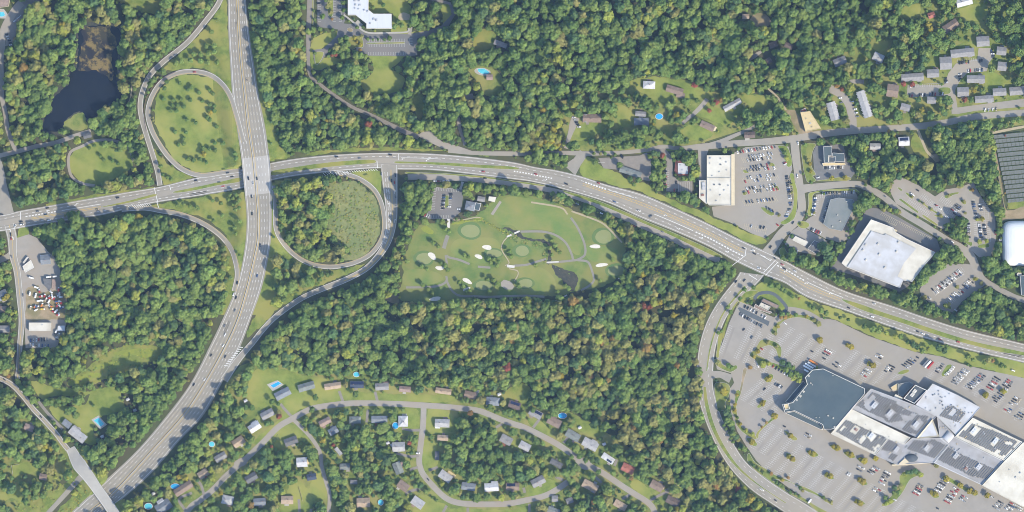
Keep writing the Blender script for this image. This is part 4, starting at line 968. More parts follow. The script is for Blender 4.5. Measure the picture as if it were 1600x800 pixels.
def clip_mall(c):
    x, y = c
    i = int(y - MY0); j = int(x - MX0)
    if not (0 <= i < MH and 0 <= j < MW) or NOP[i, j]: return False
    return bool(inpoly(np.array([x]), np.array([y]), lotp)[0])
zst = LOTZ['mall'] + 0.05
def field(origin, n, pitch, length, z, d=DD, f=FF, clip=clip_mall, mb=STALL, slant=None):
    o = np.array(origin, float)
    for i in range(n):
        c = o + f * pitch * i
        e = [c + f * pitch / 2 + d * t for t in np.arange(0, length, 3)]; e = [p for p in e if clip(p) and clip(p + f * 2) and clip(p - f * 2)]
        if len(e) > 3 and np.linalg.norm(e[0] - e[-1]) < 3.1 * len(e): pline(LOTWEAR, np.array(e), 1.5, lambda x, y: z - .02)
        stall_row(mb, c, c + d * length, z, clip=clip, slant=slant if slant is not None else FF)
field((1196, 734), 14, 18.2, 62, zst)                                         # south lot
field((1176, 700), 2, 17, 48, zst)
field((1205, 552), 5, 18.2, 52, zst); field((1300, 595), 7, 18.2, 62, zst)      # north lot
field((1440, 602), 9, 18.4, 46, zst)
field((1150, 560), 4, 16, 62, zst, d=np.array([0.45, -0.89]))                   # west lots
field((1160, 625), 4, 16, 55, zst, d=np.array([0.72, -0.69]))
field((1122, 556), 1, 16, 52, zst, d=np.array([0.35, -0.937]))
zp = LOTZ['plaza'] + 0.05
for (a, b_) in (((1160, 250), (1208, 244)), ((1160, 266), (1214, 261)), ((1161, 283), (1216, 276)), ((1161, 300), (1218, 293)), ((1162, 318), (1214, 311))):
    stall_row(STALL_Y, a, b_, zp, 5.0, 2.9, slant=(0.45, 0.89))
stall_row(STALL_Y, (1150, 236), (1212, 228), zp, 5, 2.9, sides=(1,)); stall_row(STALL_Y, (1236, 275), (1240, 322), zp, 5.5, 3, sides=(1,))
stall_row(STALL_Y, (1163, 353), (1198, 361), zp, 4.5, 2.9)
zc = 0.40
cp = 0.22
for a, b_, s in (((575, 66), (634, 65), (-1,)), ((575, 69), (634, 68.5), (1,)), ((576, 86), (634, 86), (-1,)), ((497, -8), (497, 36), (-1,)), ((520, -8), (520, 36), (-1,)), ((534, -8), (534, 36), (1,)), ((640, 60), (640, 72), (-1,))):
    stall_row(STALL, a, b_, cp, 4.6, 2.6, sides=s, hw=0.2)
ze = LOTZ['east'] + 0.05
for a, b_ in (((1420, 312), (1452, 336)), ((1440, 305), (1480, 340)), ((1455, 318), (1490, 338)), ((1470, 310), (1500, 330))): stall_row(STALL, a, b_, ze, 4.8, 3.0, sides=(1, -1), slant=(0.6, -0.8))
for x in (1523, 1537, 1543): stall_row(STALL, (x, 312), (x + 5, 378), ze, 4.6, 3.0, sides=(1,), slant=(-1, 0.05))
stall_row(STALL, (1443, 352), (1470, 372), ze, 4, 2.8, sides=(-1,))
stall_row(STALL, (1459, 458), (1505, 420), LOTZ['south'] + .05, 4.8, 2.8); stall_row(STALL, (1482, 474), (1520, 437), LOTZ['south'] + .05, 4.8, 2.8)
stall_row(STALL_Y, (1378, 332), (1456, 372), 0.22, 4.5, 2.9, sides=(1,), slant=(-0.5, 0.86))
stall_row(STALL_Y, (1384, 345), (1400, 353), 0.22, 4.5, 2.9, sides=(-1,))
zk = LOTZ['clinic'] + .05
stall_row(STALL, (1279, 305), (1334, 301), zk, 5, 2.9, sides=(1,)); stall_row(STALL, (1275, 310), (1270, 336), zk, 5, 2.9, sides=(-1,)); stall_row(STALL, (1298, 314), (1285, 348), zk, 5, 2.9, sides=(1,))
stall_row(STALL, (1287, 259), (1320, 259), LOTZ['bank'] + .05, 4.5, 2.9, sides=(1,))
zf_ = LOTZ['flats'] + .12
stall_row(STALL, (1430, 132), (1472, 130), zf_, 4.5, 2.8, sides=(1,)); stall_row(STALL, (1496, 97), (1536, 94), zf_, 4.5, 2.8, sides=(-1,)); stall_row(STALL, (1510, 113), (1540, 111), zf_, 4.5, 2.8, sides=(-1,))
zcb = LOTZ['club'] + .05
stall_row(STALL, (677, 294), (674, 330), zcb, 5, 2.6, sides=(-1,)); stall_row(STALL, (694, 304), (692, 328), zcb, 4.6, 2.6, sides=(1,)); stall_row(STALL, (701, 304), (701, 326), zcb, 4.6, 2.6, sides=(-1,)); stall_row(STALL, (672, 341), (704, 341), zcb, 4.6, 2.6, sides=(-1,)); stall_row(STALL, (680, 293), (718, 296), zcb, 4.6, 2.6, sides=(1,))
stall_row(STALL, (1060, 284), (1080, 284), LOTZ['restaurant'] + .05, 15, 2.9, sides=(1,)); stall_row(STALL, (1041, 264), (1041, 295), LOTZ['restaurant'] + .05, 4.6, 2.9, sides=(-1,))
stall_row(STALL, (1030, 256), (1030, 292), 0.2, 0.1, 3)
stall_row(STALL, (930, 254), (945, 254), .2, .1, 3)

# ---------------------------------------------------------------- bridges
def bridge():
    fa, fb, fc, lf = FREE
    sel = (fc[:, 1] > 230) & (fc[:, 1] < 316)
    a = fa[sel]; b_ = fb[sel]
    c0 = fc[sel].mean(0)
    L = (*W(c0), 0.0)
    r = thing('road_bridge', 'pale concrete freeway bridge crossing over the divided road', 'bridge', L)
    def loc(p, z): w = W(p); return (w[0] - L[0], w[1] - L[1], z)
    # deck surface and slab: between the slanted joints
    ja = lambda t: 248 - 5.5 * t; jb = lambda t: 306 - 4.5 * t
    n = len(a)
    def xs(py):
        i = np.argsort(fa[:, 1]); l = np.interp(py, fa[i, 1], fa[i, 0]); i = np.argsort(fb[:, 1]); rr = np.interp(py, fb[i, 1], fb[i, 0]); return l, rr
    m = MB().use(M['deck']); K = 10; J = 14
    top = []
    for j in range(J + 1):
        row = []
        for k in range(K + 1):
            t = k / K; y0, y1 = ja(t), jb(t); py = y0 + (y1 - y0) * j / J
            l, rr = xs(py); row.append(loc((l + (rr - l) * t, py), float(fprof(py)) + lf + 0.03))
        top.append(row)
    for j in range(J):
        for k in range(K): m.face([top[j][k], top[j + 1][k], top[j + 1][k + 1], top[j][k + 1]])
    def side(row):
        for (p, s) in zip(row[:-1], row[1:]): m.face([p, s, (s[0], s[1], s[2] - 1.4), (p[0], p[1], p[2] - 1.4)])
    side(top[0]); side(top[-1][::-1]); side([rw[0] for rw in top][::-1]); side([rw[-1] for rw in top])
    for j in range(J):
        for k in range(K): m.face([(p[0], p[1], p[2] - 1.4) for p in (top[j][k], top[j][k + 1], top[j + 1][k + 1], top[j + 1][k])])
    m.build('deck', r)
    dz = lambda x, y: float(fprof(y)) + lf + 0.06
    lm = MB().use(M['yellow_paint'])
    for tcol in (0.5, ):
        pass
    for sgn, arr in ((1, a), (-1, b_)):
        p = MB().use(M['concrete']); T = normals(arr)
        # parapet as a wall ribbon
        s_ = 1 if sgn > 0 else -1
        o1 = arr; i1 = arr - T * 0.0
        inn = np.array([[x + (0.5 if sgn > 0 else -0.5), y] for x, y in arr])
        zt = [float(fprof(y)) + lf + 1.0 for x, y in arr]; zb = [float(fprof(y)) + lf - 1.5 for x, y in arr]
        O_t = [loc(q_, z) for q_, z in zip(arr, zt)]; I_t = [loc(q_, z) for q_, z in zip(inn, zt)]
        O_b = [loc(q_, z) for q_, z in zip(arr, zb)]; I_b = [loc(q_, z) for q_, z in zip(inn, zb)]
        for (u, v) in ((O_t, I_t), (O_b, O_t), (I_t, I_b)):
            p.grid(u, v)
        p.build('parapet', r)
    for t in (0.08, 0.3, 0.52, 0.74, 0.94):
        y = 277 - 4 * t; l, rr = xs(y); p = MB().use(M['concrete'])
        w = loc((l + (rr - l) * t, y), 0); p.cyl(w[0], w[1], 0.2, FH - 1.1, 0.7, 0.7, 10); p.build('pier', r)
    for (yy, h0) in ((247, -6), (300, 6)):
        p = MB().use(M['concrete'])
        l, rr = xs(yy); A_ = loc((l, yy + 0 + (2.5 if yy < 270 else 3)), 0); B_ = loc((rr, yy - 6 + (2.5 if yy < 270 else 3)), 0)
        dx = 1.0
        p.box((A_[0] + B_[0]) / 2, (A_[1] + B_[1]) / 2, FH / 2 - 0.7, math.hypot(B_[0] - A_[0], B_[1] - A_[1]), 1.2, FH - 1.2, math.atan2(B_[1] - A_[1], B_[0] - A_[0])); p.build('abutment', r)
bridge()
def bridge2():
    C_ = cr(BRIDGE_C, 3)
    L_ = pllen(C_)
    s = np.concatenate([[0], np.cumsum(np.linalg.norm(np.diff(C_, axis=0), axis=1))])
    zc_ = 6.0 * smooth(s / 45.0) + 0.42
    T = normals(C_); hw = np.interp(s, [0, 30, 50, 70, L_], [7, 11, 9.5, 8.3, 8.3])[:, None]
    A_ = C_ + T * hw; B_ = C_ - T * hw
    m = MB().use(M['concrete'])
    m.grid([(*W(p), z) for p, z in zip(A_, zc_)], [(*W(p), z) for p, z in zip(B_, zc_)])
    struct(m.build('bridge_road'))
    for f in (0.9, -0.9): pline(PAINT_W, C_ + T * hw * f, 0.2, lambda x, y: 0.47 + 6.0 * float(smooth(s[np.argmin(np.hypot(C_[:, 0] - x, C_[:, 1] - y))] / 45.0)))
    for i in range(len(C_) - 1): fill([C_[i] + T[i] * (hw[i] + 3), C_[i + 1] + T[i + 1] * (hw[i] + 3), C_[i + 1] - T[i + 1] * (hw[i] + 3), C_[i] - T[i] * (hw[i] + 3)], 0)
    L = (*W((168, 785)), 0.0)
    r = thing('road_bridge', 'narrow grey road bridge over the freeway with low concrete parapets', 'bridge', L)
    k = s > 48
    def loc(p, z): w = W(p); return (w[0] - L[0], w[1] - L[1], z)
    a, b_, z = A_[k], B_[k], zc_[k]
    d = MB().use(M['deck'])
    d.grid([loc(p, zz - .03) for p, zz in zip(a, z)], [loc(p, zz - .03) for p, zz in zip(b_, z)])
    d.grid([loc(p, zz - .03) for p, zz in zip(a, z)], [loc(p, zz - 1.2) for p, zz in zip(a, z)]); d.grid([loc(p, zz - .03) for p, zz in zip(b_, z)], [loc(p, zz - 1.2) for p, zz in zip(b_, z)])
    d.grid([loc(p, zz - 1.2) for p, zz in zip(a, z)], [loc(p, zz - 1.2) for p, zz in zip(b_, z)])
    d.build('deck', r)
    for arr, sg in ((a, -1), (b_, 1)):
        p = MB().use(M['concrete']); inn = arr + T[k] * 0.5 * sg
        ot = [loc(q_, zz + .9) for q_, zz in zip(arr, z)]; it = [loc(q_, zz + .9) for q_, zz in zip(inn, z)]
        ob = [loc(q_, zz - 1.1) for q_, zz in zip(arr, z)]; ib = [loc(q_, zz) for q_, zz in zip(inn, z)]
        p.grid(ot, it); p.grid(ob, ot); p.grid(it, ib); p.build('parapet', r)
    for off_ in (-5, 0, 5):
        p = MB().use(M['concrete']); w = loc((166 + off_ * .5, 777 - off_ * .0), 0); p.cyl(w[0] + off_, w[1] + off_ * .4, 0, 5.4, .6, .6, 10); p.build('pier', r)
bridge2()

# freeway median barrier and the guard rails
def barrier():
    fa, fb, fc, lf = FREE
    L = (*W(fc[150]), 0)
    r = thing('median_barrier', 'long low concrete barrier between the two directions of the freeway', 'barrier', L)
    def loc(p, z): w = W(p); return (w[0] - L[0], w[1] - L[1], z)
    for (i0, i1) in ((0, 75), (75, 150), (150, 225), (225, 299)):
        pl = fc[i0:i1 + 1]; T = normals(pl)
        b = MB().use(M['kerb'])
        rows = []
        for (o, h) in ((-.55, 0.0), (-.22, 1.0), (.22, 1.0), (.55, 0.0)): rows.append([loc(p + t * o, float(fprof(p[1])) + lf + h) for p, t in zip(pl, T)])
        for u, v in zip(rows[:-1], rows[1:]): b.grid(u, v)
        b.build('barrier_section', r)
barrier()
struct(WEAR.build('wheel_tracks')); struct(LOTWEAR.build('oil_tracks')); struct(PAINT_W.build('white_road_markings')); struct(PAINT_Y.build('yellow_road_markings')); struct(STALL.build('parking_lines')); struct(STALL_Y.build('yellow_parking_lines')); struct(CR.build('tar_seams'))
# ---------------------------------------------------------------- flat roofed buildings
def rel(pts, L): return [(W(p)[0] - L[0], W(p)[1] - L[1]) for p in pts]
def centre(pts): return (sum(p[0] for p in pts) / len(pts), sum(p[1] for p in pts) / len(pts))

UNIT = {}
def roof_unit(parent, x, y, z, sx, sy, h, ang, m='roof_pale'):
    k = (sx, sy, h, m)
    if k not in UNIT:
        b = MB().use(M[m]); b.box(0, 0, h / 2, sx, sy, h)
        b.use(M['steel']); b.cyl(-sx * .22, 0, h, h + .3, min(sx, sy) * .2, min(sx, sy) * .18, 8); b.cyl(sx * .22, 0, h, h + .3, min(sx, sy) * .2, min(sx, sy) * .18, 8)
        UNIT[k] = b.mesh('rooftop_unit')
    return link('rooftop_unit', UNIT[k], parent, (x, y, z), ang)

def block(root, L, poly, h, roof, wall, par=0.8, parw=0.5, parm='trim', z0=0.0, windows=False):
    p = rel(poly, L)
    if area2(p) < 0: p = p[::-1]
    b = MB().use(M[wall]); b.walls(p, z0, h + par); b.build('wall', root)
    inn = offset_poly(p, -parw)
    b = MB().use(M[roof]); b.poly(inn, h); b.build('roof', root)
    b = MB().use(M[parm]); n = len(p)
    out = offset_poly(p, 0.06)
    for i in range(n):
        j = (i + 1) % n
        b.face([(*out[i], h + par), (*out[j], h + par), (*inn[j], h + par), (*inn[i], h + par)])
        b.face([(*inn[j], h), (*inn[i], h), (*inn[i], h + par), (*inn[j], h + par)])
        b.face([(*out[i], h + par - .5), (*out[j], h + par - .5), (*out[j], h + par), (*out[i], h + par)])
    b.build('parapet', root)
    fill(offset_px(poly, 3), 0)

def offset_px(poly, d):
    w = [W(p) for p in poly]
    if area2(w) < 0: w = w[::-1]
    return [(x + 800, 400 - y) for x, y in offset_poly(w, d)]

def flat_building(name, label, cat, blocks, units=(), group=None):
    c = centre(blocks[0][0]); L = (*W(c), 0.0)
    r = thing(name, label, cat, L, group=group)
    for bl in blocks: block(r, L, *bl[:4], **(bl[4] if len(bl) > 4 else {}))
    for u in units:
        px, py, z, sx, sy, h, ang = u[:7]
        w = W((px, py)); roof_unit(r, w[0] - L[0], w[1] - L[1], z, sx, sy, h, ang, *(u[7:]))
    return r, L

def pv_field(root, L, poly, holes, z, d=DD, pitch=3.3, m='panel', cell=1.3, width=2.2):
    w = [W(p) for p in poly]
    hs = [[W(p) for p in h] for h in holes]
    dv = np.array([d[0], -d[1]]); dv = dv / np.linalg.norm(dv); fv = np.array([dv[1], -dv[0]])
    a = np.array(w); s = a @ dv; t = a @ fv
    mb = MB().use(M[m])
    S, T = np.meshgrid(np.arange(s.min(), s.max(), cell) + cell / 2, np.arange(t.min(), t.max(), pitch) + pitch / 2)
    X = S * dv[0] + T * fv[0]; Y = S * dv[1] + T * fv[1]
    ok = inpoly(X, Y, w)
    for h in hs: ok &= ~inpoly(X, Y, h)
    for x, y in zip(X[ok], Y[ok]):
        c = np.array([x - L[0], y - L[1]])
        lo, hi = c + fv * width / 2, c - fv * width / 2
        e = dv * cell / 2
        z0, z1 = z + .25, z + .75
        P = [(*(lo - e), z0), (*(lo + e), z0), (*(hi + e), z1), (*(hi - e), z1)]
        mb.face(P)
        mb.face([P[3], P[2], (P[2][0], P[2][1], z + .05), (P[3][0], P[3][1], z + .05)])
    o = mb.build('solar_panels', root); return stuff(o)

# ---- shopping mall
H = 11.0
M1 = [(1360, 607), (1428, 632.5), (1462, 650), (1432, 683), (1330, 638)]
M2 = [(1329.5, 638.5), (1421, 683), (1411, 693.5), (1386, 685), (1366, 710.5), (1297, 677)]
M3 = [(1386.6, 685.6), (1411.3, 694), (1424, 683.5), (1466, 683.5), (1480, 694), (1457, 722), (1440, 723), (1400, 725.5), (1367, 711)]
M4 = [(1456, 599), (1495, 617), (1530, 636), (1517, 651), (1492, 679), (1462.5, 650.3), (1429, 632)]
M5 = [(1518, 652), (1596, 690), (1567, 719), (1490.5, 681.5)]
M6 = [(1466.6, 683.6), (1490, 682), (1566.5, 719.5), (1532, 757), (1457.6, 722.4), (1480.5, 694.2)]
mall, ML0 = flat_building('shopping_mall', 'sprawling grey and white flat roofed shopping mall covered in rows of solar panels', 'shopping mall', [
    (M1, H, 'roof_grey', 'cream', dict(parm='roof_pale')), (M2, H + 1.5, 'roof_white', 'cream', dict(parm='roof_white', parw=1.2)), (M3, H, 'roof_grey', 'cream', dict(parm='roof_pale')),
    (M4, H + .8, 'roof_pale', 'cream', dict(parm='roof_pale')), (M5, H + 2, 'roof_white', 'cream', dict(parm='roof_white', parw=1.5)), (M6, H + .4, 'roof_grey', 'cream', dict(parm='roof_pale', parw=1.2)),
    ([(1463, 651.2), (1491.5, 680.5), (1466.8, 683)], H, 'roof_grey', 'cream', dict(parm='roof_pale', par=.3)),
    (q(1380, 580, 8, [(385, 165), (535, 235), (375, 400), (240, 335)]), H + 3, 'roof_dark', 'brick_wall', dict(parm='trim', parw=0.9, par=2.5)),
    (q(1380, 580, 8, [(180, 160), (330, 130), (375, 165), (235, 315), (180, 290)]), 5.0, 'roof_green', 'cream', dict(parm='concrete', parw=.6, par=0.6)),
    (q(1380, 580, 8, [(90, 200), (180, 145), (240, 165), (170, 250), (110, 240)]), 4.0, 'roof_tan', 'cream', dict(parm='concrete', parw=.4, par=.3)),
    (q(1380, 580, 8, [(150, 285), (240, 330), (215, 395), (120, 330)]), 6.5, 'roof_white', 'cream', dict(parm='roof_white', parw=.3, par=.3)),
])
def uu(x0, y0, s, pts, z, sx, sy, h, m='roof_pale'):
    for u, v in pts: w = W((x0 + u / s, y0 + v / s)); roof_unit(mall, w[0] - ML0[0], w[1] - ML0[1], z, sx, sy, h, math.radians(50), m)
uu(1200, 570, 8, [(1320, 500), (1515, 600)], H, 10, 6.5, 2.6); uu(1380, 580, 8, [(400, 660)], H, 10, 6.5, 2.6)
uu(1280, 640, 8, [(640, 320)], H + 1.5, 9, 6, 2.4, 'roof_blue'); uu(1280, 640, 8, [(960, 490), (1335, 470)], H, 8.5, 5.5, 2.2)
uu(1420, 660, 8.9, [(885, 105), (1185, 250)], H + 2, 10, 5.5, 2.3, 'roof_blue'); uu(1420, 660, 8.9, [(640, 460), (960, 610)], H + .4, 9, 6, 2.4)
uu(1280, 640, 8, [(450, 245)], H + 1.5, 4, 4, 1.6, 'brick_wall'); uu(1420, 660, 8.9, [(780, 635)], H + .4, 4.5, 4, 1.8, 'brick_wall'); uu(1280, 640, 8, [(520, 330), (490, 390), (730, 490)], H + 1.5, 3, 3, 1.4)
uu(1380, 580, 8, [(380, 245), (350, 290)], H + 3, 6, 5, 1.8, 'roof_white')
rr_ = random.Random(5)
for i in range(26):
    u, v = rr_.uniform(520, 860), rr_.uniform(190, 500); p = (1380 + u / 8, 580 + v / 8)
    if inpoly(np.array([p[0]]), np.array([p[1]]), M4)[0]: uu(1380, 580, 8, [(u, v)], H + .8, 2.2, 1.5, 1.1, rr_.choice(['roof_pale', 'steel', 'roof_dark']))
for i in range(20):
    u, v = rr_.uniform(880, 1120), rr_.uniform(420, 700); p = (1380 + u / 8, 580 + v / 8)
    uu(1380, 580, 8, [(u, v)], H + .8, 1.8, 1.4, 1.0, rr_.choice(['roof_pale', 'steel', 'roof_tan']))
for i in range(14):
    u, v = rr_.uniform(680, 900), rr_.uniform(610, 720)
    uu(1380, 580, 8, [(u, v)], H, 1.8, 1.4, 1.0, rr_.choice(['roof_pale', 'steel', 'roof_tan']))
for P_, z_, n_ in ((M1, H, 22), (M2, H + 1.5, 16), (M3, H, 16), (M5, H + 2, 14), (M6, H + .4, 20)):
    c_ = centre(P_)
    for i in range(n_):
        p = rr_.choice(P_); t = rr_.uniform(.25, .9); p = (p[0] + (c_[0] - p[0]) * t, p[1] + (c_[1] - p[1]) * t)
        uu(p[0], p[1], 1, [(0, 0)], z_, *rr_.choice([(1.8, 1.4, .9), (2.6, 1.6, 1.1), (1.2, 1.2, .8), (5.5, .7, .6)]), rr_.choice(['roof_pale', 'steel', 'roof_dark', 'roof_tan']))
pv_field(mall, ML0, q(1200, 570, 8, [(1290, 330), (1440, 400), (1600, 460), (1600, 640), (1480, 680), (1270, 600), (1090, 500), (1120, 460), (1220, 430)]), [q(1200, 570, 8, [(1200, 430), (1310, 400), (1380, 480), (1260, 570), (1200, 530)]), q(1200, 570, 8, [(1430, 620), (1530, 540), (1600, 600), (1520, 680)]), q(1200, 570, 8, [(1300, 370), (1340, 400), (1320, 450), (1270, 420)])], H)
pv_field(mall, ML0, q(1380, 580, 8, [(80, 385), (220, 440), (340, 500), (340, 560), (200, 540), (250, 610), (60, 640), (0, 600), (0, 440)]), [q(1380, 580, 8, [(0, 560), (100, 460), (160, 520), (60, 610)])], H)
pv_field(mall, ML0, q(1380, 580, 8, [(410, 540), (560, 560), (540, 620), (400, 790), (230, 740), (250, 690)]), [q(1380, 580, 8, [(330, 690), (440, 580), (500, 640), (400, 740)])], H)
pv_field(mall, ML0, q(1280, 640, 8, [(330, 120), (450, 180), (620, 260), (840, 350), (760, 480), (680, 530), (480, 430), (200, 270), (260, 200)]), [q(1280, 640, 8, [(380, 270), (450, 190), (510, 240), (450, 310)]), q(1280, 640, 8, [(570, 320), (640, 270), (720, 330), (640, 400)]), q(1280, 640, 8, [(470, 380), (550, 290), (580, 350), (520, 430)]), q(1280, 640, 8, [(660, 470), (740, 430), (790, 480), (710, 540)]), q(1280, 640, 8, [(240, 250), (300, 190), (330, 220), (270, 280)])], H + 1.5)
pv_field(mall, ML0, q(1280, 640, 8, [(870, 370), (990, 440), (890, 530), (770, 490)]), [q(1280, 640, 8, [(910, 490), (970, 440), (1010, 480), (950, 530)])], H)
pv_field(mall, ML0, q(1280, 640, 8, [(1180, 380), (1330, 390), (1430, 370), (1560, 440), (1430, 610), (1300, 560), (1220, 530), (1080, 490)]), [q(1280, 640, 8, [(1270, 480), (1350, 410), (1420, 450), (1340, 540)])], H)
pv_field(mall, ML0, q(1280, 640, 8, [(900, 540), (980, 570), (920, 640), (850, 600)]), [], H)
pv_field(mall, ML0, q(1380, 580, 8, [(830, 410), (910, 460), (1010, 520), (930, 640), (850, 610), (690, 550)]), [q(1380, 580, 8, [(800, 540), (860, 460), (920, 490), (860, 570)])], H + .8)
pv_field(mall, ML0, q(1420, 660, 8.9, [(870, 15), (1020, 70), (1150, 100), (1300, 170), (1500, 260), (1430, 370), (1290, 470), (1080, 370), (680, 180)]), [q(1420, 660, 8.9, [(820, 140), (910, 40), (990, 80), (890, 190)]), q(1420, 660, 8.9, [(1110, 300), (1190, 190), (1270, 230), (1170, 330)]), q(1420, 660, 8.9, [(1310, 260), (1420, 270), (1440, 310), (1330, 300)]), q(1420, 660, 8.9, [(1180, 410), (1220, 370), (1280, 400), (1240, 450)])], H + 2)
pv_field(mall, ML0, q(1420, 660, 8.9, [(520, 330), (650, 410), (920, 530), (1170, 640), (1070, 780), (840, 740), (600, 610), (380, 510)]), [q(1420, 660, 8.9, [(570, 460), (640, 400), (710, 450), (640, 520)]), q(1420, 660, 8.9, [(880, 610), (960, 550), (1040, 600), (960, 690)]), q(1420, 660, 8.9, [(740, 620), (800, 590), (840, 650), (780, 690)])], H + .4)
def skylight():
    L = ML0; p = rel([(1455.5, 654), (1466, 681.5), (1430, 685)], L)
    if area2(p) < 0: p = p[::-1]
    b = MB().use(M['cream']); inn = offset_poly(p, -2.2); n = 3
    for i in range(3):
        j = (i + 1) % 3
        b.face([(*p[i], H + 1), (*p[j], H + 1), (*p[j], H + 2.9), (*p[i], H + 2.9)]); b.face([(*p[i], H + 2.9), (*p[j], H + 2.9), (*inn[j], H + 1.6), (*inn[i], H + 1.6)])
    b.build('skylight_frame', mall)
    b = MB().use(M['roof_pale']); b.poly(inn, H + 1.7); b.build('skylight_roof', mall)
    # dark barrel roof and gabled entrance on the south front
    def dome(cx, cy, rx, ry, h, m, nm):
        b = MB().use(M[m]); w = W((cx, cy)); x0, y0 = w[0] - L[0], w[1] - L[1]; K = 12; rings = []
        for i in range(5):
            f = i / 4; r_ = math.cos(f * math.pi / 2); rings.append([(x0 + rx * r_ * math.cos(2 * math.pi * k / K), y0 + ry * r_ * math.sin(2 * math.pi * k / K), H + h * math.sin(f * math.pi / 2)) for k in range(K)])
        for a, c in zip(rings[:-1], rings[1:]):
            for k in range(K): b.face([a[k], a[(k + 1) % K], c[(k + 1) % K], c[k]])
        b.build(nm, mall)
    dome(1422.5, 715, 10.5, 6.5, 4, 'roof_dark', 'entrance_dome')
    b = MB().use(M['cream']); P = rel(q(1280, 640, 8, [(980, 675), (1060, 600), (1110, 650), (1040, 680)]), L); b.prism(P if area2(P) > 0 else P[::-1], 0, H + 2.2); b.build('entrance_gable', mall)
    b = MB().use(M['cream']); P = rel(q(1280, 640, 8, [(900, 682), (980, 676), (1250, 660), (1400, 645), (1400, 660), (1250, 676), (980, 692), (905, 697)]), L); b.prism(P if area2(P) > 0 else P[::-1], 0, H - 1); b.build('entrance_canopy', mall)
    for cx, cy, sx in ((1480.5, 682, 9),):
        b = MB().use(M['roof_pale']); w = W((cx, cy)); x0, y0 = w[0] - L[0], w[1] - L[1]; a = math.radians(50); K = 8
        for k in range(K):
            t0, t1 = math.pi * k / K, math.pi * (k + 1) / K
            f = lambda s, t: (x0 + s * math.cos(a) * 7 - math.cos(t) * 6.5 * math.sin(a), y0 + s * math.sin(a) * 7 + math.cos(t) * 6.5 * math.cos(a), H + .6 + 3.2 * math.sin(t))
            b.face([f(-1, t0), f(1, t0), f(1, t1), f(-1, t1)][::-1])
        b.build('barrel_roof', mall)
skylight()
# ---- anchor stores
AN = q(1200, 570, 8, [(545, 60), (680, 45), (1195, 290), (1195, 360), (830, 790), (775, 800), (690, 800), (670, 740), (325, 570), (200, 590), (170, 490), (300, 465), (480, 240), (455, 155)])
anc, AL = flat_building('department_store', 'slate blue flat roofed department store at the west end of the mall', 'store', [
    (AN, 14.0, 'roof_slate', 'cream', dict(parm='trim', parw=.7, par=1.0)),
    (q(1200, 570, 8, [(435, 200), (470, 245), (296, 460), (225, 470), (215, 460)]), 6.0, 'roof_dark', 'cream', dict(parm='trim', parw=.5, par=.6)),  # west recess: shadow between the facade strips put into the dark roof colour
    (q(1200, 570, 8, [(210, 600), (325, 580), (660, 745), (680, 810), (640, 800)]), 6.5, 'roof_slate', 'cream', dict(parm='trim', parw=.5, par=.6)),
    (q(1200, 570, 8, [(185, 490), (245, 480), (262, 545), (205, 560)]), 15.5, 'roof_tan', 'cream', dict(parm='trim', parw=.6, par=1.2)),
])
for u, v, s in ((740, 630, 2.2), (805, 660, 2.2), (525, 225, 2), (590, 655, 1.4), (632, 652, 1.2), (800, 130, 1.5), (820, 770, 2.5), (500, 135, 2.5), (435, 330, 3), (395, 385, 3.5), (350, 435, 2.5), (545, 245, 1.4)):
    w = W((1200 + u / 8, 570 + v / 8)); roof_unit(anc, w[0] - AL[0], w[1] - AL[1], 14.0, s, s, 1.2, 0.9, 'roof_white')
flat_building('department_store', 'plain white flat roofed department store at the right edge of the mall', 'store', [([(1596.5, 690.5), (1640, 712), (1700, 740), (1700, 845), (1532.5, 757.5), (1567.5, 719.5)], 14, 'roof_white', 'cream', dict(parm='roof_white', parw=.6))],
    [(1585, 745, 14, 3, 2, 1.2, .8), (1592, 738, 14, 3, 2, 1.2, .8), (1575, 733, 14, 1.6, 1.6, 1, .8), (1560, 752, 14, 1.6, 1.6, 1, .8)])
# ---- big box warehouse
BB = [(1360, 343), (1395, 356), (1397, 362), (1415, 373), (1460, 394), (1455, 401), (1441, 417), (1436, 424), (1424, 440), (1410, 438), (1405, 450), (1321, 417), (1314, 411)]
bb, BL = flat_building('warehouse_store', 'huge tilted pale grey and white roofed warehouse store beside the dark tarmac yard', 'store', [
    (BB, 10.0, 'roof_white', 'wall_cream', dict(parm='trim', parw=.7, par=.9)),
    ([(1360.5, 361), (1380, 367.5), (1383, 365.5), (1430, 388.5), (1411, 411), (1401, 432), (1410, 437), (1404, 448), (1323, 416.5)], 11.2, 'roof_pale', 'roof_pale', dict(z0=10.0, parm='roof_pale', par=.15, parw=.4))])
for u, v in ((565, 490), (795, 585), (580, 620), (415, 690), (380, 565), (650, 785), (820, 470), (410, 500)):
    w = W((1300 + u / 8, 320 + v / 8)); roof_unit(bb, w[0] - BL[0], w[1] - BL[1], 11.2, 3.2, 2.2, 1.6, .9, 'roof_white')
b = MB().use(M['cream']); P = rel(q(1300, 320, 8, [(735, 350), (770, 300), (810, 320), (780, 365)]), BL); b.prism(P if area2(P) > 0 else P[::-1], 0, 6.5); b.build('entrance_porch', bb)
b = MB().use(M['brick_wall']); P = rel(q(1300, 320, 8, [(1200, 570), (1230, 545), (1290, 590), (1270, 605)]), BL); b.prism(P if area2(P) > 0 else P[::-1], 0, 8); b.build('loading_bay', bb)
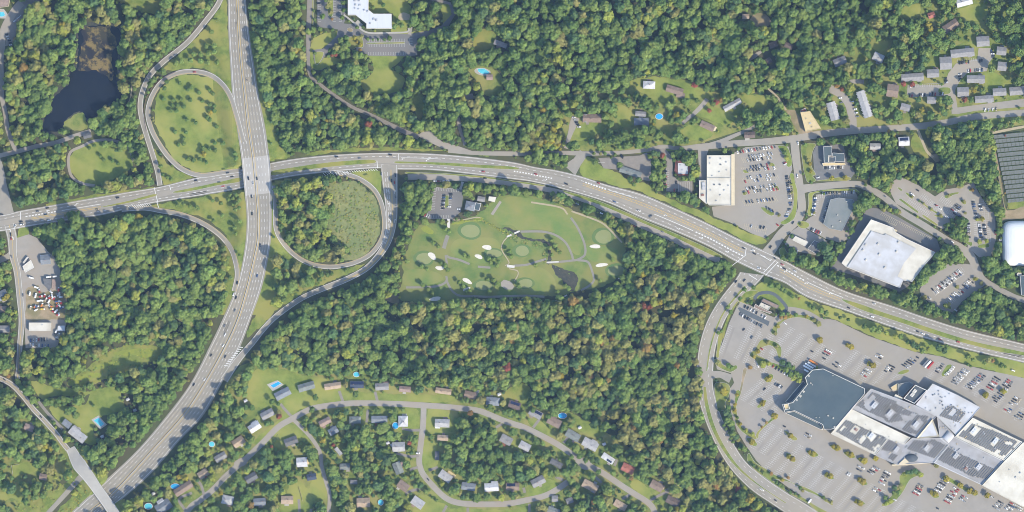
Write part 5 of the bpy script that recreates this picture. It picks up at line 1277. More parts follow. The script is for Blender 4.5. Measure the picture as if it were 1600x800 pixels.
# ---- plaza store
PZ = [(1104, 243), (1142, 243), (1142, 322), (1106, 322), (1104, 320)]
pz, PL = flat_building('plaza_store', 'long white roofed plaza store with a cream canopy facing its car park', 'store', [
    ([(1104, 243), (1142, 243), (1142, 278.2), (1104, 278.2)], 8.0, 'roof_white', 'wall_cream', dict(parm='roof_white')),
    ([(1104, 278.6), (1142, 278.6), (1142, 321), (1108, 321), (1104, 317)], 7.6, 'roof_white', 'wall_cream', dict(parm='roof_white')),
    ([(1092, 282), (1103.6, 282), (1103.6, 319), (1092, 309)], 6.5, 'roof_white', 'wall_cream', dict(parm='trim'))])
b = MB().use(M['cream']); P = rel([(1142.4, 241), (1147.5, 241), (1147.5, 321), (1142.4, 321)], PL); b.prism(P if area2(P) > 0 else P[::-1], 3.4, 6.8); b.build('canopy', pz)
for i in range(9):
    w = W((1146.8, 243.5 + i * 9.4)); b = MB().use(M['trim']); b.cyl(w[0] - PL[0], w[1] - PL[1], 0, 3.4, .25, .25, 6); b.build('column', pz)
for u, v, s, m in ((1005, 300, 2.2, 'roof_dark'), (925, 550, 2.2, 'roof_dark'), (995, 550, 2.4, 'roof_dark'), (1005, 225, 1.8, 'steel'), (875, 220, 2.4, 'roof_pale'), (1075, 270, 1.8, 'roof_pale'), (990, 390, 1.6, 'roof_pale'), (880, 620, 1.6, 'steel'), (1050, 620, 1.8, 'roof_pale'), (1000, 680, 1.8, 'roof_pale'), (1080, 370, 1.5, 'roof_pale'), (900, 440, 1.6, 'roof_pale'), (1100, 560, 1.6, 'steel'), (870, 285, 1.5, 'roof_pale'), (950, 750, 1.6, 'steel')):
    w = W((1000 + u / 8, 220 + v / 8)); roof_unit(pz, w[0] - PL[0], w[1] - PL[1], 8.0 if v < 460 else 7.6, s, s * .8, 1.2, 0, m)
w = W((1099, 291)); roof_unit(pz, w[0] - PL[0], w[1] - PL[1], 6.5, 5, 12, 1.6, 0.1, 'roof_pale')
w = W((1097.5, 305)); roof_unit(pz, w[0] - PL[0], w[1] - PL[1], 6.5, 4, 3, 1.6, 0.1, 'brick_wall')
# ---- campus building
flat_building('office_building', 'white ribbed roof office building bent like a dog leg', 'office', [
    ([(544, -30), (576, -30), (576, 16), (584, 22.3), (612, 22.3), (613, 45), (573, 45), (573, 37.5), (556, 24), (544, 24)], 11, 'roof_blue', 'wall_white', dict(parm='roof_white', parw=.4, par=.3))],
    [(556, 2, 11, 4, 3, 1.4, 0), (562, 2, 11, 3, 3, 1.4, 0), (556, 8.5, 11, 3, 2.4, 1.2, 0), (563, 9, 11, 3, 2.4, 1.2, 0), (555, 14, 11, 2, 2, 1, 0), (561, 15, 11, 2, 2, 1, 0), (570, 17, 11, 3, 2.4, 1.2, .6), (575, 19, 11, 3, 2.4, 1.2, .6), (585, 31, 11, 3, 3, 1.5, 0), (589, 32.5, 11, 3, 3, 1.5, 0), (579, 37.5, 11, 2, 2, 1, 0)])
# ---- clinic, bank, kiosks
flat_building('medical_building', 'green grey gravel roofed low building ringed by parked cars', 'building', [([(1297, 312), (1310, 309), (1332, 312), (1336, 320), (1315, 361), (1295, 357), (1286, 350)], 7, 'roof_green', 'wall_beige', dict(parm='steel', parw=.4, par=.4))],
    [(1308, 336, 7, 2, 1.6, 1.2, .9, 'roof_white'), (1312, 346, 7, 2.2, 1.8, 1.2, .9, 'roof_white'), (1300, 354, 7, 2.4, 1.8, 1.2, .9, 'roof_white'), (1322, 315, 7, 3, 1.2, 1, .1, 'roof_white')])
bk, KL = flat_building('bank_building', 'dark slate roofed building around a small square court', 'building', [
    ([(1286, 229), (1299, 229), (1299, 243), (1293.6, 243.5), (1293.6, 254), (1287, 254)], 8, 'roof_slate', 'wall_white', dict(parm='trim', parw=.4, par=.4)),
    ([(1300, 239), (1318, 240), (1319, 253), (1305, 253), (1304.6, 245), (1299.4, 244)], 8.4, 'roof_slate', 'wall_white', dict(parm='trim', parw=.4, par=.4)),
    ([(1294, 244.6), (1304.2, 245.2), (1304.4, 254), (1294, 254)], 6.0, 'roof_dark', 'wall_white', dict(parm='roof_white', parw=1.0, par=.6)),
    ([(1284, 255), (1320, 254.5), (1321, 258), (1286, 259.5)], 3.6, 'roof_tan', 'wall_cream', dict(parm='trim', parw=.3, par=.2))])
flat_building('filling_station_canopy', 'narrow white filling station canopy tilted beside a brown flat roof', 'canopy', [(q(1150, 310, 8, [(740, 470), (900, 545), (860, 600), (700, 520)]), 5.2, 'roof_white', 'wall_white', dict(z0=4.4, parm='trim', parw=.4, par=.3)), (q(1150, 310, 8, [(770, 510), (830, 540), (815, 565), (750, 530)]), 4.3, 'roof_pale', 'glass', dict(par=.05))])
flat_building('kiosk_building', 'brown grey flat roof with a pale rim at the filling station', 'building', [(q(1150, 310, 8, [(975, 525), (1105, 580), (1010, 700), (890, 632)]), 5, 'sh_darkgrey', 'wall_beige', dict(parm='trim', parw=.4, par=.5))], [(1270, 384, 5, 2.4, 2, 1, .5), (1276, 389, 5, 1.6, 1.6, 1, .5)])
flat_building('restaurant', 'white flat roof restaurant edged with red tiles behind a hedge', 'restaurant', [([(1059, 255), (1074.5, 255), (1074.5, 272), (1059, 272)], 6.4, 'roof_pale', 'wall_cream', dict(parm='trim', parw=.3, par=.2))], [(1063, 258, 6.4, 1.6, 1.6, 1, 0), (1071, 259, 6.4, 1.6, 1.6, 1, 0), (1066, 266, 6.4, 1.6, 1.6, 1, 0)])
rs = bpy.data.objects['restaurant']; RL = rs.location
b = MB().use(M['roof_red'])
out = rel([(1055.5, 251), (1064, 249), (1076, 251.5), (1079.5, 253), (1079, 278), (1074, 280.5), (1064, 276.5), (1056, 272.5), (1053.5, 267)], RL); inn = rel([(1059, 255), (1064, 255), (1074.5, 255), (1074.5, 255), (1074.5, 272), (1074.5, 272), (1064, 272), (1059, 272), (1059, 266)], RL)
for i in range(len(out)):
    j = (i + 1) % len(out); b.face([(*out[j], 3.0), (*out[i], 3.0), (*inn[i], 6.2), (*inn[j], 6.2)])
b.build('tiled_skirt_roof', rs)
b = MB().use(M['wall_beige']); P = rel([(1074.8, 253), (1079, 253), (1079, 276), (1074.8, 276)], RL); b.prism(P if area2(P) > 0 else P[::-1], 0, 3.6); b.build('entrance_porch', rs)
flat_building('diner', 'white roofed restaurant with brown walls next to the curved tarmac lane', 'restaurant', [(q(1080, 430, 8, [(870, 340), (990, 395), (960, 440), (845, 380)]), 5.6, 'roof_white', 'wall_brown', dict(parm='roof_white', parw=.6)), (q(1080, 430, 8, [(900, 290), (1100, 380), (1070, 420), (870, 325)]), 4.6, 'sh_brown', 'wall_brown', dict(parm='sh_darkgrey', parw=.5, par=.2)), (q(1080, 430, 8, [(800, 360), (840, 385), (955, 445), (1010, 460), (980, 480), (860, 440), (780, 400)]), 4.2, 'sh_brown', 'wall_brown', dict(parm='trim', parw=.4, par=.2))], [(1195, 478, 5.6, 1.6, 1.4, 1, .4)])
# ---- depot on the left road
flat_building('warehouse', 'long white ribbed metal warehouse beside the left edge road', 'warehouse', [([(46, 504), (80, 504), (80, 517), (46, 517)], 6, 'roof_white', 'wall_white', dict(parm='roof_white', parw=.3, par=.15))], [(67, 507.5, 6, 2, 1.2, .8, .5)])
flat_building('shed', 'small white roofed shed at the end of the long warehouse', 'shed', [([(91, 509), (102, 508.5), (102, 517), (90, 517)], 4, 'roof_blue', 'wall_white', dict(parm='roof_white', parw=.3, par=.1))])
flat_building('workshop', 'dark grey roofed workshop with a slanted end among the yard machines', 'workshop', [([(68, 435), (81, 436), (81, 450), (77, 453), (70, 446)], 5, 'sh_darkgrey', 'wall_grey', dict(parm='sh_darkgrey', parw=.3, par=.1)), ([(82, 436), (88, 437), (87, 452), (81.3, 451)], 4, 'sh_pinkbrown', 'wall_grey', dict(parm='sh_brown', parw=.3, par=.1))])
flat_building('drive_in_canopy', 'white panelled canopy of the filling station near the left crossroads', 'canopy', [([(36, 416), (49, 406), (54, 418), (40, 426)], 5.2, 'roof_white', 'wall_white', dict(z0=4.5, parm='trim', parw=.8, par=.3)), ([(36, 410), (43, 401), (45, 402), (38, 412)], 3.5, 'roof_white', 'wall_white', dict(parm='trim', parw=.3, par=.1))])
flat_building('red_plaza_roof', 'pinkish brown roofed building cut off by the top left corner', 'building', [([(-30, -30), (20, -30), (14, 10), (0, 12), (-30, 14)], 7, 'sh_pinkbrown', 'wall_cream', dict(parm='sh_brown', parw=.4, par=.3))])
flat_building('edge_warehouse', 'slate roofed building cut by the right edge below the white dome', 'building', [([(1592.5, 431), (1640, 427), (1640, 466), (1595, 461)], 7, 'roof_slate', 'wall_white', dict(parm='trim', parw=.5))])
flat_building('gazebo', 'small white gazebo roof at the corner of the slate roofed edge building', 'gazebo', [(ell(1592, 428.5, 4, 3, 0, 8), 5, 'roof_white', 'wall_white', dict(z0=4.4, parm='roof_white', parw=.3, par=.2))])
flat_building('half_built_house', 'pale ochre boarded half built house on bare dirt', 'house', [([(1250, 176), (1265, 174), (1282, 201), (1258, 206)], 8, 'roof_tan', 'wall_beige', dict(parm='roof_tan', parw=.5, par=.5)), ([(1251, 172), (1258, 169), (1260, 174), (1250.5, 175.5)], 4, 'roof_red', 'wall_beige', dict(par=.2))], [(1259, 186, 8, 2, 2, 1, .4, 'roof_tan'), (1265, 193, 8, 4, 3, .5, .4, 'roof_white'), (1268, 199, 8, 3, 2, .8, .4, 'roof_tan')])
# white air dome
def air_dome():
    x0, x1, y0, y1 = 1566, 1660, 345, 416
    L = (*W(((x0 + x1) / 2, (y0 + y1) / 2)), 0)
    r = thing('air_dome', 'big plain white air supported sports dome at the right edge', 'dome', L)
    b = MB().use(M['membrane']); sx, sy = (x1 - x0) / 2, (y1 - y0) / 2; n, k = 40, 10
    def f(i, t):
        a = 2 * math.pi * i / n; c, s = math.cos(a), math.sin(a); e = 0.26
        rx = sx * math.copysign(abs(c) ** e, c); ry = sy * math.copysign(abs(s) ** e, s)
        g = math.cos(t * math.pi / 2) ** 0.6; return (rx * g, ry * g, 13 * math.sin(t * math.pi / 2) ** 0.8)
    for j in range(k):
        for i in range(n): b.face([f(i, j / k), f(i + 1, j / k), f(i + 1, (j + 1) / k), f(i, (j + 1) / k)])
    o = b.build('fabric_shell', r); 
    for p in o.data.polygons: p.use_smooth = True
    b = MB().use(M['steel']); b.box(-sx - 3, 6, 1.2, 4, 3, 2.4); b.build('air_lock', r)
    fill([(x0 - 2, y0 - 2), (x1, y0 - 2), (x1, y1 + 2), (x0 - 2, y1 + 2)], 0)
air_dome()
# field solar rows
def solar_rows():
    ys = 15
    for i in range(ys):
        ya = 211 + i * 7.15; xa = 1552.5 + i * 1.55
        xb = 1660.0; sl = -0.095
        L = (*W(((xa + xb) / 2, ya + 3 + ((xb - xa) / 2) * sl)), 0)
        o = thing('solar_panel_row', 'long grey tilted solar panel row, %s' % ('topmost row of the fenced solar field' if i == 0 else 'lowest row of the fenced solar field' if i == ys - 1 else ORD[i] + ' row from the top of the solar field'), 'solar panels', L, group='solar panel rows in the field')
        b = MB().use(M['field_panel']); n = int((xb - xa) / 6.0)
        def pt(t, v, z): x = xa + (xb - xa) * t; w = W((x, ya + (x - xa) * sl + v)); return (w[0] - L[0], w[1] - L[1], z)
        for tt in range(n):
            t0, t1 = tt / n + .002, (tt + 1) / n - .002
            for (v0, v1, z0, z1) in ((0.2, 3.0, 2.5, 1.75), (3.12, 5.9, 1.72, 0.95)):
                b.face([pt(t0, v1, z1), pt(t1, v1, z1), pt(t1, v0, z0), pt(t0, v0, z0)]); b.face([pt(t0, v0, z0 - .12), pt(t1, v0, z0 - .12), pt(t1, v1, z1 - .12), pt(t0, v1, z1 - .12)])
        stuff(b.build('panels', o))
        b = MB().use(M['steel'])
        for tt in range(0, n + 1, 2):
            for v, z in ((1.2, 2.1), (5.0, 1.1)):
                p = pt(min(tt / n, .998), v, 0); b.cyl(p[0], p[1], -.2, z, .09, .09, 5, False)
        b.build('posts', o)
solar_rows()
fill([(1548, 205), (1700, 185), (1700, 322), (1574, 332)], 0)

# ---------------------------------------------------------------- pitched roof houses
PROTO = {}
def win_mesh(k='window'):
    if k not in PROTO:
        b = MB()
        if k == 'window':
            b.use(M['trim']); b.box(0, 0, 0, 1.5, .12, 1.4); b.use(M['glass']); b.box(0, -.03, 0, 1.25, .12, 1.15)
        elif k == 'door':
            b.use(M['wall_brown']); b.box(0, 0, 1.05, 1.1, .14, 2.1)
        elif k == 'chimney':
            b.use(M['brick_wall']); b.box(0, 0, 0, 1.0, .9, 2.6); b.use(M['steel']); b.cyl(0, 0, 1.3, 1.6, .25, .25, 6)
        PROTO[k] = b.mesh(k)
    return PROTO[k]
HOUSES = []
def gable_parts(root, cx, cy, l, w, h, pitch, roofm, wallm, hip=False, ov=0.5):
    # walls
    rh = w / 2 * pitch
    b = MB().use(M[wallm])
    for (a, c) in (((-l / 2, -w / 2), (l / 2, -w / 2)), ((l / 2, w / 2), (-l / 2, w / 2))):
        b.face([(cx + a[0], cy + a[1], 0), (cx + c[0], cy + c[1], 0), (cx + c[0], cy + c[1], h), (cx + a[0], cy + a[1], h)])
    for s in (-1, 1):
        P = [(cx + s * l / 2, cy - s * w / 2, 0), (cx + s * l / 2, cy + s * w / 2, 0), (cx + s * l / 2, cy + s * w / 2, h)]
        if not hip: P.append((cx + s * l / 2, cy, h + rh - .05))
        P.append((cx + s * l / 2, cy - s * w / 2, h)); b.face(P)
    b.build('wall', root)
    b = MB().use(M[roofm]); t = .22; e = h - ov * pitch
    lx = l / 2 + ov; ly = w / 2 + ov; rx = lx - (ly if hip else 0); z1 = h + rh
    E = [(cx - lx, cy - ly, e), (cx + lx, cy - ly, e), (cx + lx, cy + ly, e), (cx - lx, cy + ly, e)]; R0, R1_ = (cx - rx, cy, z1), (cx + rx, cy, z1)
    b.face([E[0], E[1], R1_, R0]); b.face([E[2], E[3], R0, R1_])
    if hip: b.face([E[1], E[2], R1_]); b.face([E[3], E[0], R0])
    D = lambda p: (p[0], p[1], p[2] - t)
    b.face([D(R0), D(R1_), D(E[1]), D(E[0])]); b.face([D(R1_), D(R0), D(E[3]), D(E[2])])
    b.use(M['trim'])
    for u, v in ((E[0], E[1]), (E[2], E[3])): b.face([D(u), D(v), v, u])
    if not hip:
        for u, v in ((E[1], R1_), (R1_, E[2]), (E[3], R0), (R0, E[0])): b.face([D(u), D(v), v, u])
    else:
        for u, v in ((E[1], E[2]), (E[3], E[0])): b.face([D(u), D(v), v, u])
    ro = b.build('roof', root)
    return z1, ro, rh

def house(px, py, l, w, ang, roof, label, wall='cream', h=4.2, pitch=0.42, hip=False, wing=None, pv=None, deck=None, name='house', group='houses of the neighbourhood', chim=True, cat='house'):
    rot = math.radians(ang)
    wx, wy = W((px, py))
    r = thing(name, label, cat, (wx, wy, Zm(px, py) - .05), rot, group)
    z1, ro, rh = gable_parts(r, 0, 0, l, w, h, pitch, 'sh_' + roof, 'wall_' + wall, hip)
    rn = random.Random(int(px * 13 + py * 7))
    if chim:
        link('chimney', win_mesh('chimney'), ro, (rn.uniform(-.3, .3) * l, rn.choice((-1, 1)) * .8, z1 + .1))
    n = 3 if l > 16 else 2
    for s in (-1, 1):
        for i in range(n):
            x = (-.5 + (i + .5) / n) * l * .85
            o = link('window', win_mesh(), r, (x, s * (w / 2 + .05), 1.9 if h < 4 else 2.6), 0 if s < 0 else math.pi)
    link('door', win_mesh('door'), r, (l * .12, -(w / 2 + .05), 0))
    if wing:
        wx_, wy_, wl, ww, rm = wing
        g = bpy.data.objects.new('wing', None); COL.objects.link(g); g.parent = r; g.location = (wx_, wy_, 0)
        if wl >= ww: gable_parts(g, 0, 0, wl, ww, h * .8, pitch * .9, 'sh_' + (rm or roof), 'wall_' + wall)
        else:
            g.rotation_euler = (0, 0, math.pi / 2); gable_parts(g, 0, 0, ww, wl, h * .8, pitch * .9, 'sh_' + (rm or roof), 'wall_' + wall)
    if pv:
        sgn, x0, x1 = pv
        b = MB().use(M['panel_blue'])
        y0, y1 = sgn * w * .44, sgn * w * .08
        zf_ = lambda y: h + rh * (1 - abs(y) / (w / 2)) + .18
        P = [(x0 * l, y0, zf_(y0)), (x1 * l, y0, zf_(y0)), (x1 * l, y1, zf_(y1)), (x0 * l, y1, zf_(y1))]
        b.face(P if sgn < 0 else P[::-1]); b.build('solar_panel', r)
    if deck:
        dx, dy, dl, dw, dm = deck
        b = MB().use(M[dm]); b.box(dx, dy, .5, dl, dw, .9); b.build('deck', r)
    if not deck and l > 13:
        b = MB().use(M[rn.choice(['concrete', 'drive', 'sh_pinkbrown', 'street'])]); b.box(rn.uniform(-.3, .3) * l, rn.choice((-1, 1)) * (w / 2 + 1.9), .12, rn.uniform(4, 8), 3.6, .3); b.build('patio', r)
    c, s = math.cos(rot), math.sin(rot)
    g = 3.2
    fill([(px + (u * (l / 2 + g)) * c - (v * (w / 2 + g)) * s, py - ((u * (l / 2 + g)) * s + (v * (w / 2 + g)) * c)) for u, v in ((-1, -1), (1, -1), (1, 1), (-1, 1))], 0)
    HOUSES.append((px, py))
    return r

HL = [
 (442, 615, 24, 12, 27, 'bluegrey', 'blue grey gabled house just below the rectangular blue pool', dict(wall='white')),
 (479, 604, 25, 11, 16, 'greengrey', 'green grey low roofed house right of the rectangular pool house', dict(wall='white', deck=(9, 2, 4, 7, 'concrete'))),
 (520, 603, 25, 9, 8, 'tan', 'long tan roofed ranch house at the top of a straight driveway', dict(wall='cream')),
 (558, 601, 20, 10, 0, 'navy', 'house with a navy solar clad roof below a small turquoise pool', dict(wall='white', pv=(1, -.45, .45))),
 (597, 604, 20, 10, 3, 'grey', 'grey roofed house with a cream gable half hidden by street trees', dict(wall='cream', wing=(7, 4, 8, 6, 'brown'))),
 (633, 608, 17, 8, -4, 'pinkbrown', 'small pinkish brown roofed house north of the main street', {}),
 (693, 611, 24, 8, -8, 'tan', 'long narrow tan roofed house under the wood edge', {}),
 (735, 617, 18, 10, -12, 'brown', 'brown grey house with a white deck stepping out behind', dict(deck=(9, 5, 7, 9, 'trim'))),
 (770, 627, 20, 12, -5, 'bluegrey', 'blue grey hipped house with a small white shed behind it', dict(hip=True, wall='white')),
 (804, 633, 18, 11, -18, 'darkbrown', 'dark brown house with solar panels tucked behind trees', dict(pv=(1, -.4, .4))),
 (837, 646, 20, 11, -28, 'grey', 'grey house with dark solar panels on its north slope', dict(pv=(1, -.45, .45), wall='white')),
 (866, 659, 21, 12, -27, 'brown', 'brown roofed house beside the round bright blue pool', dict(wall='white', wing=(-4, 4, 8, 6, None))),
 (895, 680, 22, 12, -30, 'greengrey', 'green grey house between the brown house and the long grey house', dict(wall='cream')),
 (922, 694, 24, 13, -28, 'lightgrey', 'light grey wide house with a notched roof along the diagonal street', dict(wall='white', wing=(4, 5, 9, 7, None))),
 (950, 716, 20, 9, -33, 'white', 'pale roofed house with a solar panel on its south slope', dict(wall='white', pv=(-1, -.05, .4))),
 (981, 732, 19, 12, -25, 'red', 'red roofed house on the diagonal street', dict(wall='white', deck=(4, 8, 9, 4, 'concrete'))),
 (1026, 759, 20, 12, -28, 'brown', 'brown tan house at the end of a straight side driveway', dict(wall='white', wing=(8, 3, 7, 6, 'tan'))),
 (1051, 783, 20, 11, -27, 'darkbrown', 'dark pink brown house at the wood edge bottom right of the street', dict(wall='white', deck=(6, 6, 8, 4, 'concrete'))),
 (969, 789, 20, 10, -30, 'tan', 'tan roofed house near the bottom edge below the diagonal street', dict(wall='white')),
 (922, 759, 24, 12, -27, 'tan', 'mottled tan grey house just below the street junction', dict(wing=(8, -3, 7, 8, 'grey'))),
 (841, 752, 21, 12, 27, 'grey', 'grey house in a lawn inside the curved street', dict(wall='white')),
 (869, 724, 19, 8, -28, 'darkgrey', 'narrow dark grey house by the street junction', dict(wall='white')),
 (820, 697, 17, 11, -28, 'lightgrey', 'light grey small house among trees below the diagonal street', {}),
 (791, 687, 18, 12, -28, 'grey', 'grey house with a cream gable end and brick porch', dict(wall='yellow', deck=(0, -8, 7, 5, 'brick_wall'))),
 (801, 760, 20, 11, 0, 'brown', 'brown grey house with skylights and a cream gable end above the curve', dict(wall='yellow', pv=(1, -.45, .2))),
 (768, 761, 21, 12, 3, 'white', 'whitish roofed house in the middle of the curve row', dict(wing=(5, 5, 9, 7, None))),
 (732, 760, 21, 11, -8, 'bluegrey', 'blue grey house at the west end of the curve row', dict(deck=(-2, 7, 6, 4, 'trim'))),
 (696, 744, 20, 12, -35, 'lightgrey', 'light grey house with a raised timber deck behind', dict(deck=(6, 8, 14, 5, 'roof_tan'))),
 (653, 785, 19, 13, -35, 'lightgrey', 'light lilac grey house with a white van shaped shed beside it', dict(wall='white')),
 (630, 759, 17, 12, -36, 'brown', 'brown house with a broad grey driveway apron', dict(wall='white', deck=(-4, -8, 5, 4, 'concrete'))),
 (622, 731, 18, 12, -68, 'greengrey', 'green grey house standing lengthwise with a white trim edge', dict(wall='white')),
 (623, 698, 19, 14, 3, 'lightgrey', 'light grey square house with small outbuildings on its left', dict(wall='white')),
 (683, 712, 6, 13, 0, 'darkgrey', 'narrow dark garage with a pale frame', dict(name='garage', cat='garage', chim=False, h=3)),
 (692, 684, 16, 8, -3, 'tan', 'small orange tan house below the corner white house', dict(wall='white')),
 (691, 661, 22, 12, -2, 'lightgrey', 'wide light grey corner house with a white front', dict(wall='white', wing=(-7, -5, 7, 6, 'white'))),
 (593, 655, 24, 10, 0, 'bluegrey', 'long blue grey house with a brick patio south of the main street', dict(wall='yellow', deck=(-2, -8, 10, 5, 'brick_wall'))),
 (630, 658, 14, 16, 0, 'palewhite', 'square whitish roofed house next to a blue round pool', dict(wall='white', hip=True)),
 (555, 656, 17, 10, 0, 'greengrey', 'hipped green grey house behind trees south of the main street', dict(hip=True)),
 (508, 659, 18, 9, 27, 'pinkbrown', 'tan pink house with a cream fence at the side street corner', {}),
 (521, 673, 14, 10, 30, 'bluegrey', 'blue house in tree shade behind the tan pink house', {}),
 (418, 647, 20, 11, 28, 'grey', 'plain grey house left of a rust coloured tree', {}),
 (398, 667, 18, 12, 33, 'white', 'whitish house with an L shaped roof', dict(wall='white', wing=(3, 4, 8, 7, None))),
 (472, 722, 16, 14, 3, 'palewhite', 'whitish house with a yellow side deck', dict(wall='yellow', deck=(9, 0, 4, 8, 'roof_tan'))),
 (539, 729, 15, 9, 2, 'greengrey', 'small green grey house deep in tree shade', {}),
 (568, 785, 20, 14, 2, 'tan', 'tan roofed house above a small round pool near the bottom edge', {}),
 (449, 781, 18, 12, 0, 'tan', 'beige roofed house with a long fence to its right', dict(wall='cream')),
 (406, 784, 18, 11, 5, 'bluegrey', 'blue grey house at the bottom edge below the shaded street', dict(wall='white')),
 (455, 689, 20, 11, 20, 'darkgrey', 'dark house hidden in deep shade left of a yellow tree', {}),
 (393, 746, 18, 11, 30, 'darkgrey', 'shaded dark grey house by the lower cul de sac', {}),
 (373, 690, 18, 12, 33, 'tan', 'tan roofed house with small sheds west of the whitish house', {}),
 (345, 714, 18, 10, 30, 'grey', 'grey house at the head of the cul de sac', dict(wall='cream')),
 (318, 740, 16, 11, 33, 'tan', 'peach tan house with a maroon shrub in front', dict()),
 (287, 763, 30, 11, 33, 'brown', 'long brown ranch house with cream trim by the freeway bend', dict(wall='cream')),
 (256, 791, 24, 16, 33, 'bluegrey', 'big blue grey house with a pool terrace at the bottom edge', dict(wall='white', wing=(0, 8, 10, 8, 'palewhite'))),
 (356, 781, 17, 13, -12, 'lightgrey', 'light grey house right of a bright yellow tree', dict(hip=True)),
 (487, 745, 14, 9, 10, 'navy', 'dark house under the round walled garden', dict()),
 (553, 753, 10, 6, 0, 'grey', 'tiny grey shed roof among trees right of a yellow tree', dict(chim=False, name='shed', cat='shed', h=3)),
 (867, 779, 9, 9, 0, 'grey', 'small grey square roof near the bottom of the curved street', dict(chim=False, name='shed', cat='shed', h=3)),
 (890, 782, 10, 8, 20, 'grey', 'little grey roof in shade below the mottled tan house', dict(chim=False, name='shed', cat='shed', h=3)),
 (865, 798, 18, 9, -20, 'greengrey', 'green grey roof cut by the bottom edge', dict()),
 (529, 705, 13, 5, -50, 'lightgrey', 'narrow pale roof beside the red leaved shrub', dict(chim=False, name='shed', cat='shed', h=3)),
 # north east houses
 (1054, 141, 26, 10, -16, 'brown', 'brown grey ranch house with a pale curved terrace', dict(wall='cream', wing=(11, -5, 12, 8, None))),
 (1014, 133, 18, 11, -3, 'white', 'whitish hipped house beside a small clipped tree', dict(hip=True, wall='white')),
 (1002, 190, 22, 10, 3, 'bluegrey', 'blue grey house complex beside a round blue pool', dict(wing=(6, -5, 10, 8, 'grey'))),
 (1001, 178, 16, 7, -5, 'grey', 'grey annex north of the blue grey house complex', dict(chim=False)),
 (925, 185, 28, 12, -1, 'brown', 'brown ranch house at the end of a grey forecourt', dict(wall='cream', wing=(-10, 0, 9, 12, 'grey'))),
 (1105, 197, 22, 9, -24, 'brown', 'brown grey house above the round lawn', dict(wall='white', deck=(12, 1, 5, 7, 'cream'))),
 (1144, 164, 29, 8, 29, 'lightgrey', 'long pale house with a yellow eave tilted up to the right', dict(wall='yellow')),
 (1171, 211, 16, 9, 3, 'darkbrown', 'small dark brown house with cream walls by the slip road', dict(wall='cream')),
 (1312, 96, 19, 11, 22, 'grey', 'grey house in a small clearing of the north wood', {}),
 (1372, 90, 16, 12, -25, 'lightgrey', 'light grey house with a brown porch near a red car', dict(wing=(5, -4, 7, 6, 'brown'))),
 (1485, 41, 24, 12, 33, 'brown', 'rusty brown roofed house below a bright yellow green tree', dict(wall='white')),
 (1455, 24, 10, 8, 20, 'red', 'small red roofed house at the upper right lawn', {}),
 (1506, 3, 24, 12, 15, 'white', 'white roofed house cut by the top edge', dict(wall='white')),
 (1412, 221, 16, 13, 3, 'white', 'white roofed house with a dark skylit north slope', dict(wall='white', pv=(1, -.4, .4))),
 (1367, 229, 16, 9, 0, 'lightgrey', 'pale house hidden in tree shade below the right road', {}),
 (782, 69, 20, 7, -20, 'grey', 'narrow grey roof at the edge of the top clearing', dict()),
 (765, 121, 9, 8, 0, 'pinkbrown', 'little brown roof below the turquoise pool in the wood', dict(chim=False)),
 (985, 269, 34, 9, -19, 'greengrey', 'long green grey house in the roadside triangle', dict(wall='cream')),
 (1208, 70, 12, 8, 20, 'darkbrown', 'brown roof half hidden in the north wood', {}), (1232, 72, 12, 7, -25, 'darkbrown', 'second brown roof hidden in the north wood', {}),
 (1165, 26, 10, 7, 0, 'tan', 'tan roof at the bare clearing in the north wood', dict(chim=False)), (1201, 95, 8, 8, 30, 'darkbrown', 'dark roof beside the small lane in the wood', dict(chim=False)),
 # left houses
 (122, 679, 28, 13, -38, 'lightgrey', 'long light grey house with terraces beside the white rimmed pool', dict(wall='white', wing=(-7, 4, 12, 9, 'grey'))),
 (105, 662, 13, 9, -38, 'bluegrey', 'blue grey garage at the upper end of the pool house', dict(name='garage', cat='garage', chim=False)),
 (72, 406, 15, 13, 4, 'bluegrey', 'blue striped roof house at the depot forecourt', dict(wall='white', wing=(-1, 6, 14, 3, 'white'))),
 (68, 745, 11, 9, -10, 'brown', 'small brown square roof in the dark lower left garden', {}),
 (46, 668, 14, 9, -20, 'pinkbrown', 'pinkish brown roof half hidden left of the diagonal road', {}),
 (5, 461, 14, 14, 25, 'bluegrey', 'blue grey house under a yellow tree at the left edge', {}), (8, 514, 14, 10, 0, 'grey', 'grey house with a cream side at the left edge', dict(wall='cream')),
 (2, 483, 16, 9, 0, 'brown', 'brown roofed house at the left edge between two trees', {}),
 (137, 212, 12, 7, 15, 'darkgrey', 'dark roof at the end of the park lane', dict(chim=False)),
 (752, 311, 11, 7, -10, 'grey', 'small grey roof by the golf club house', dict(chim=False, name='shed', cat='shed', h=3)),
]
FL_ = 'flats around the upper right car parks'
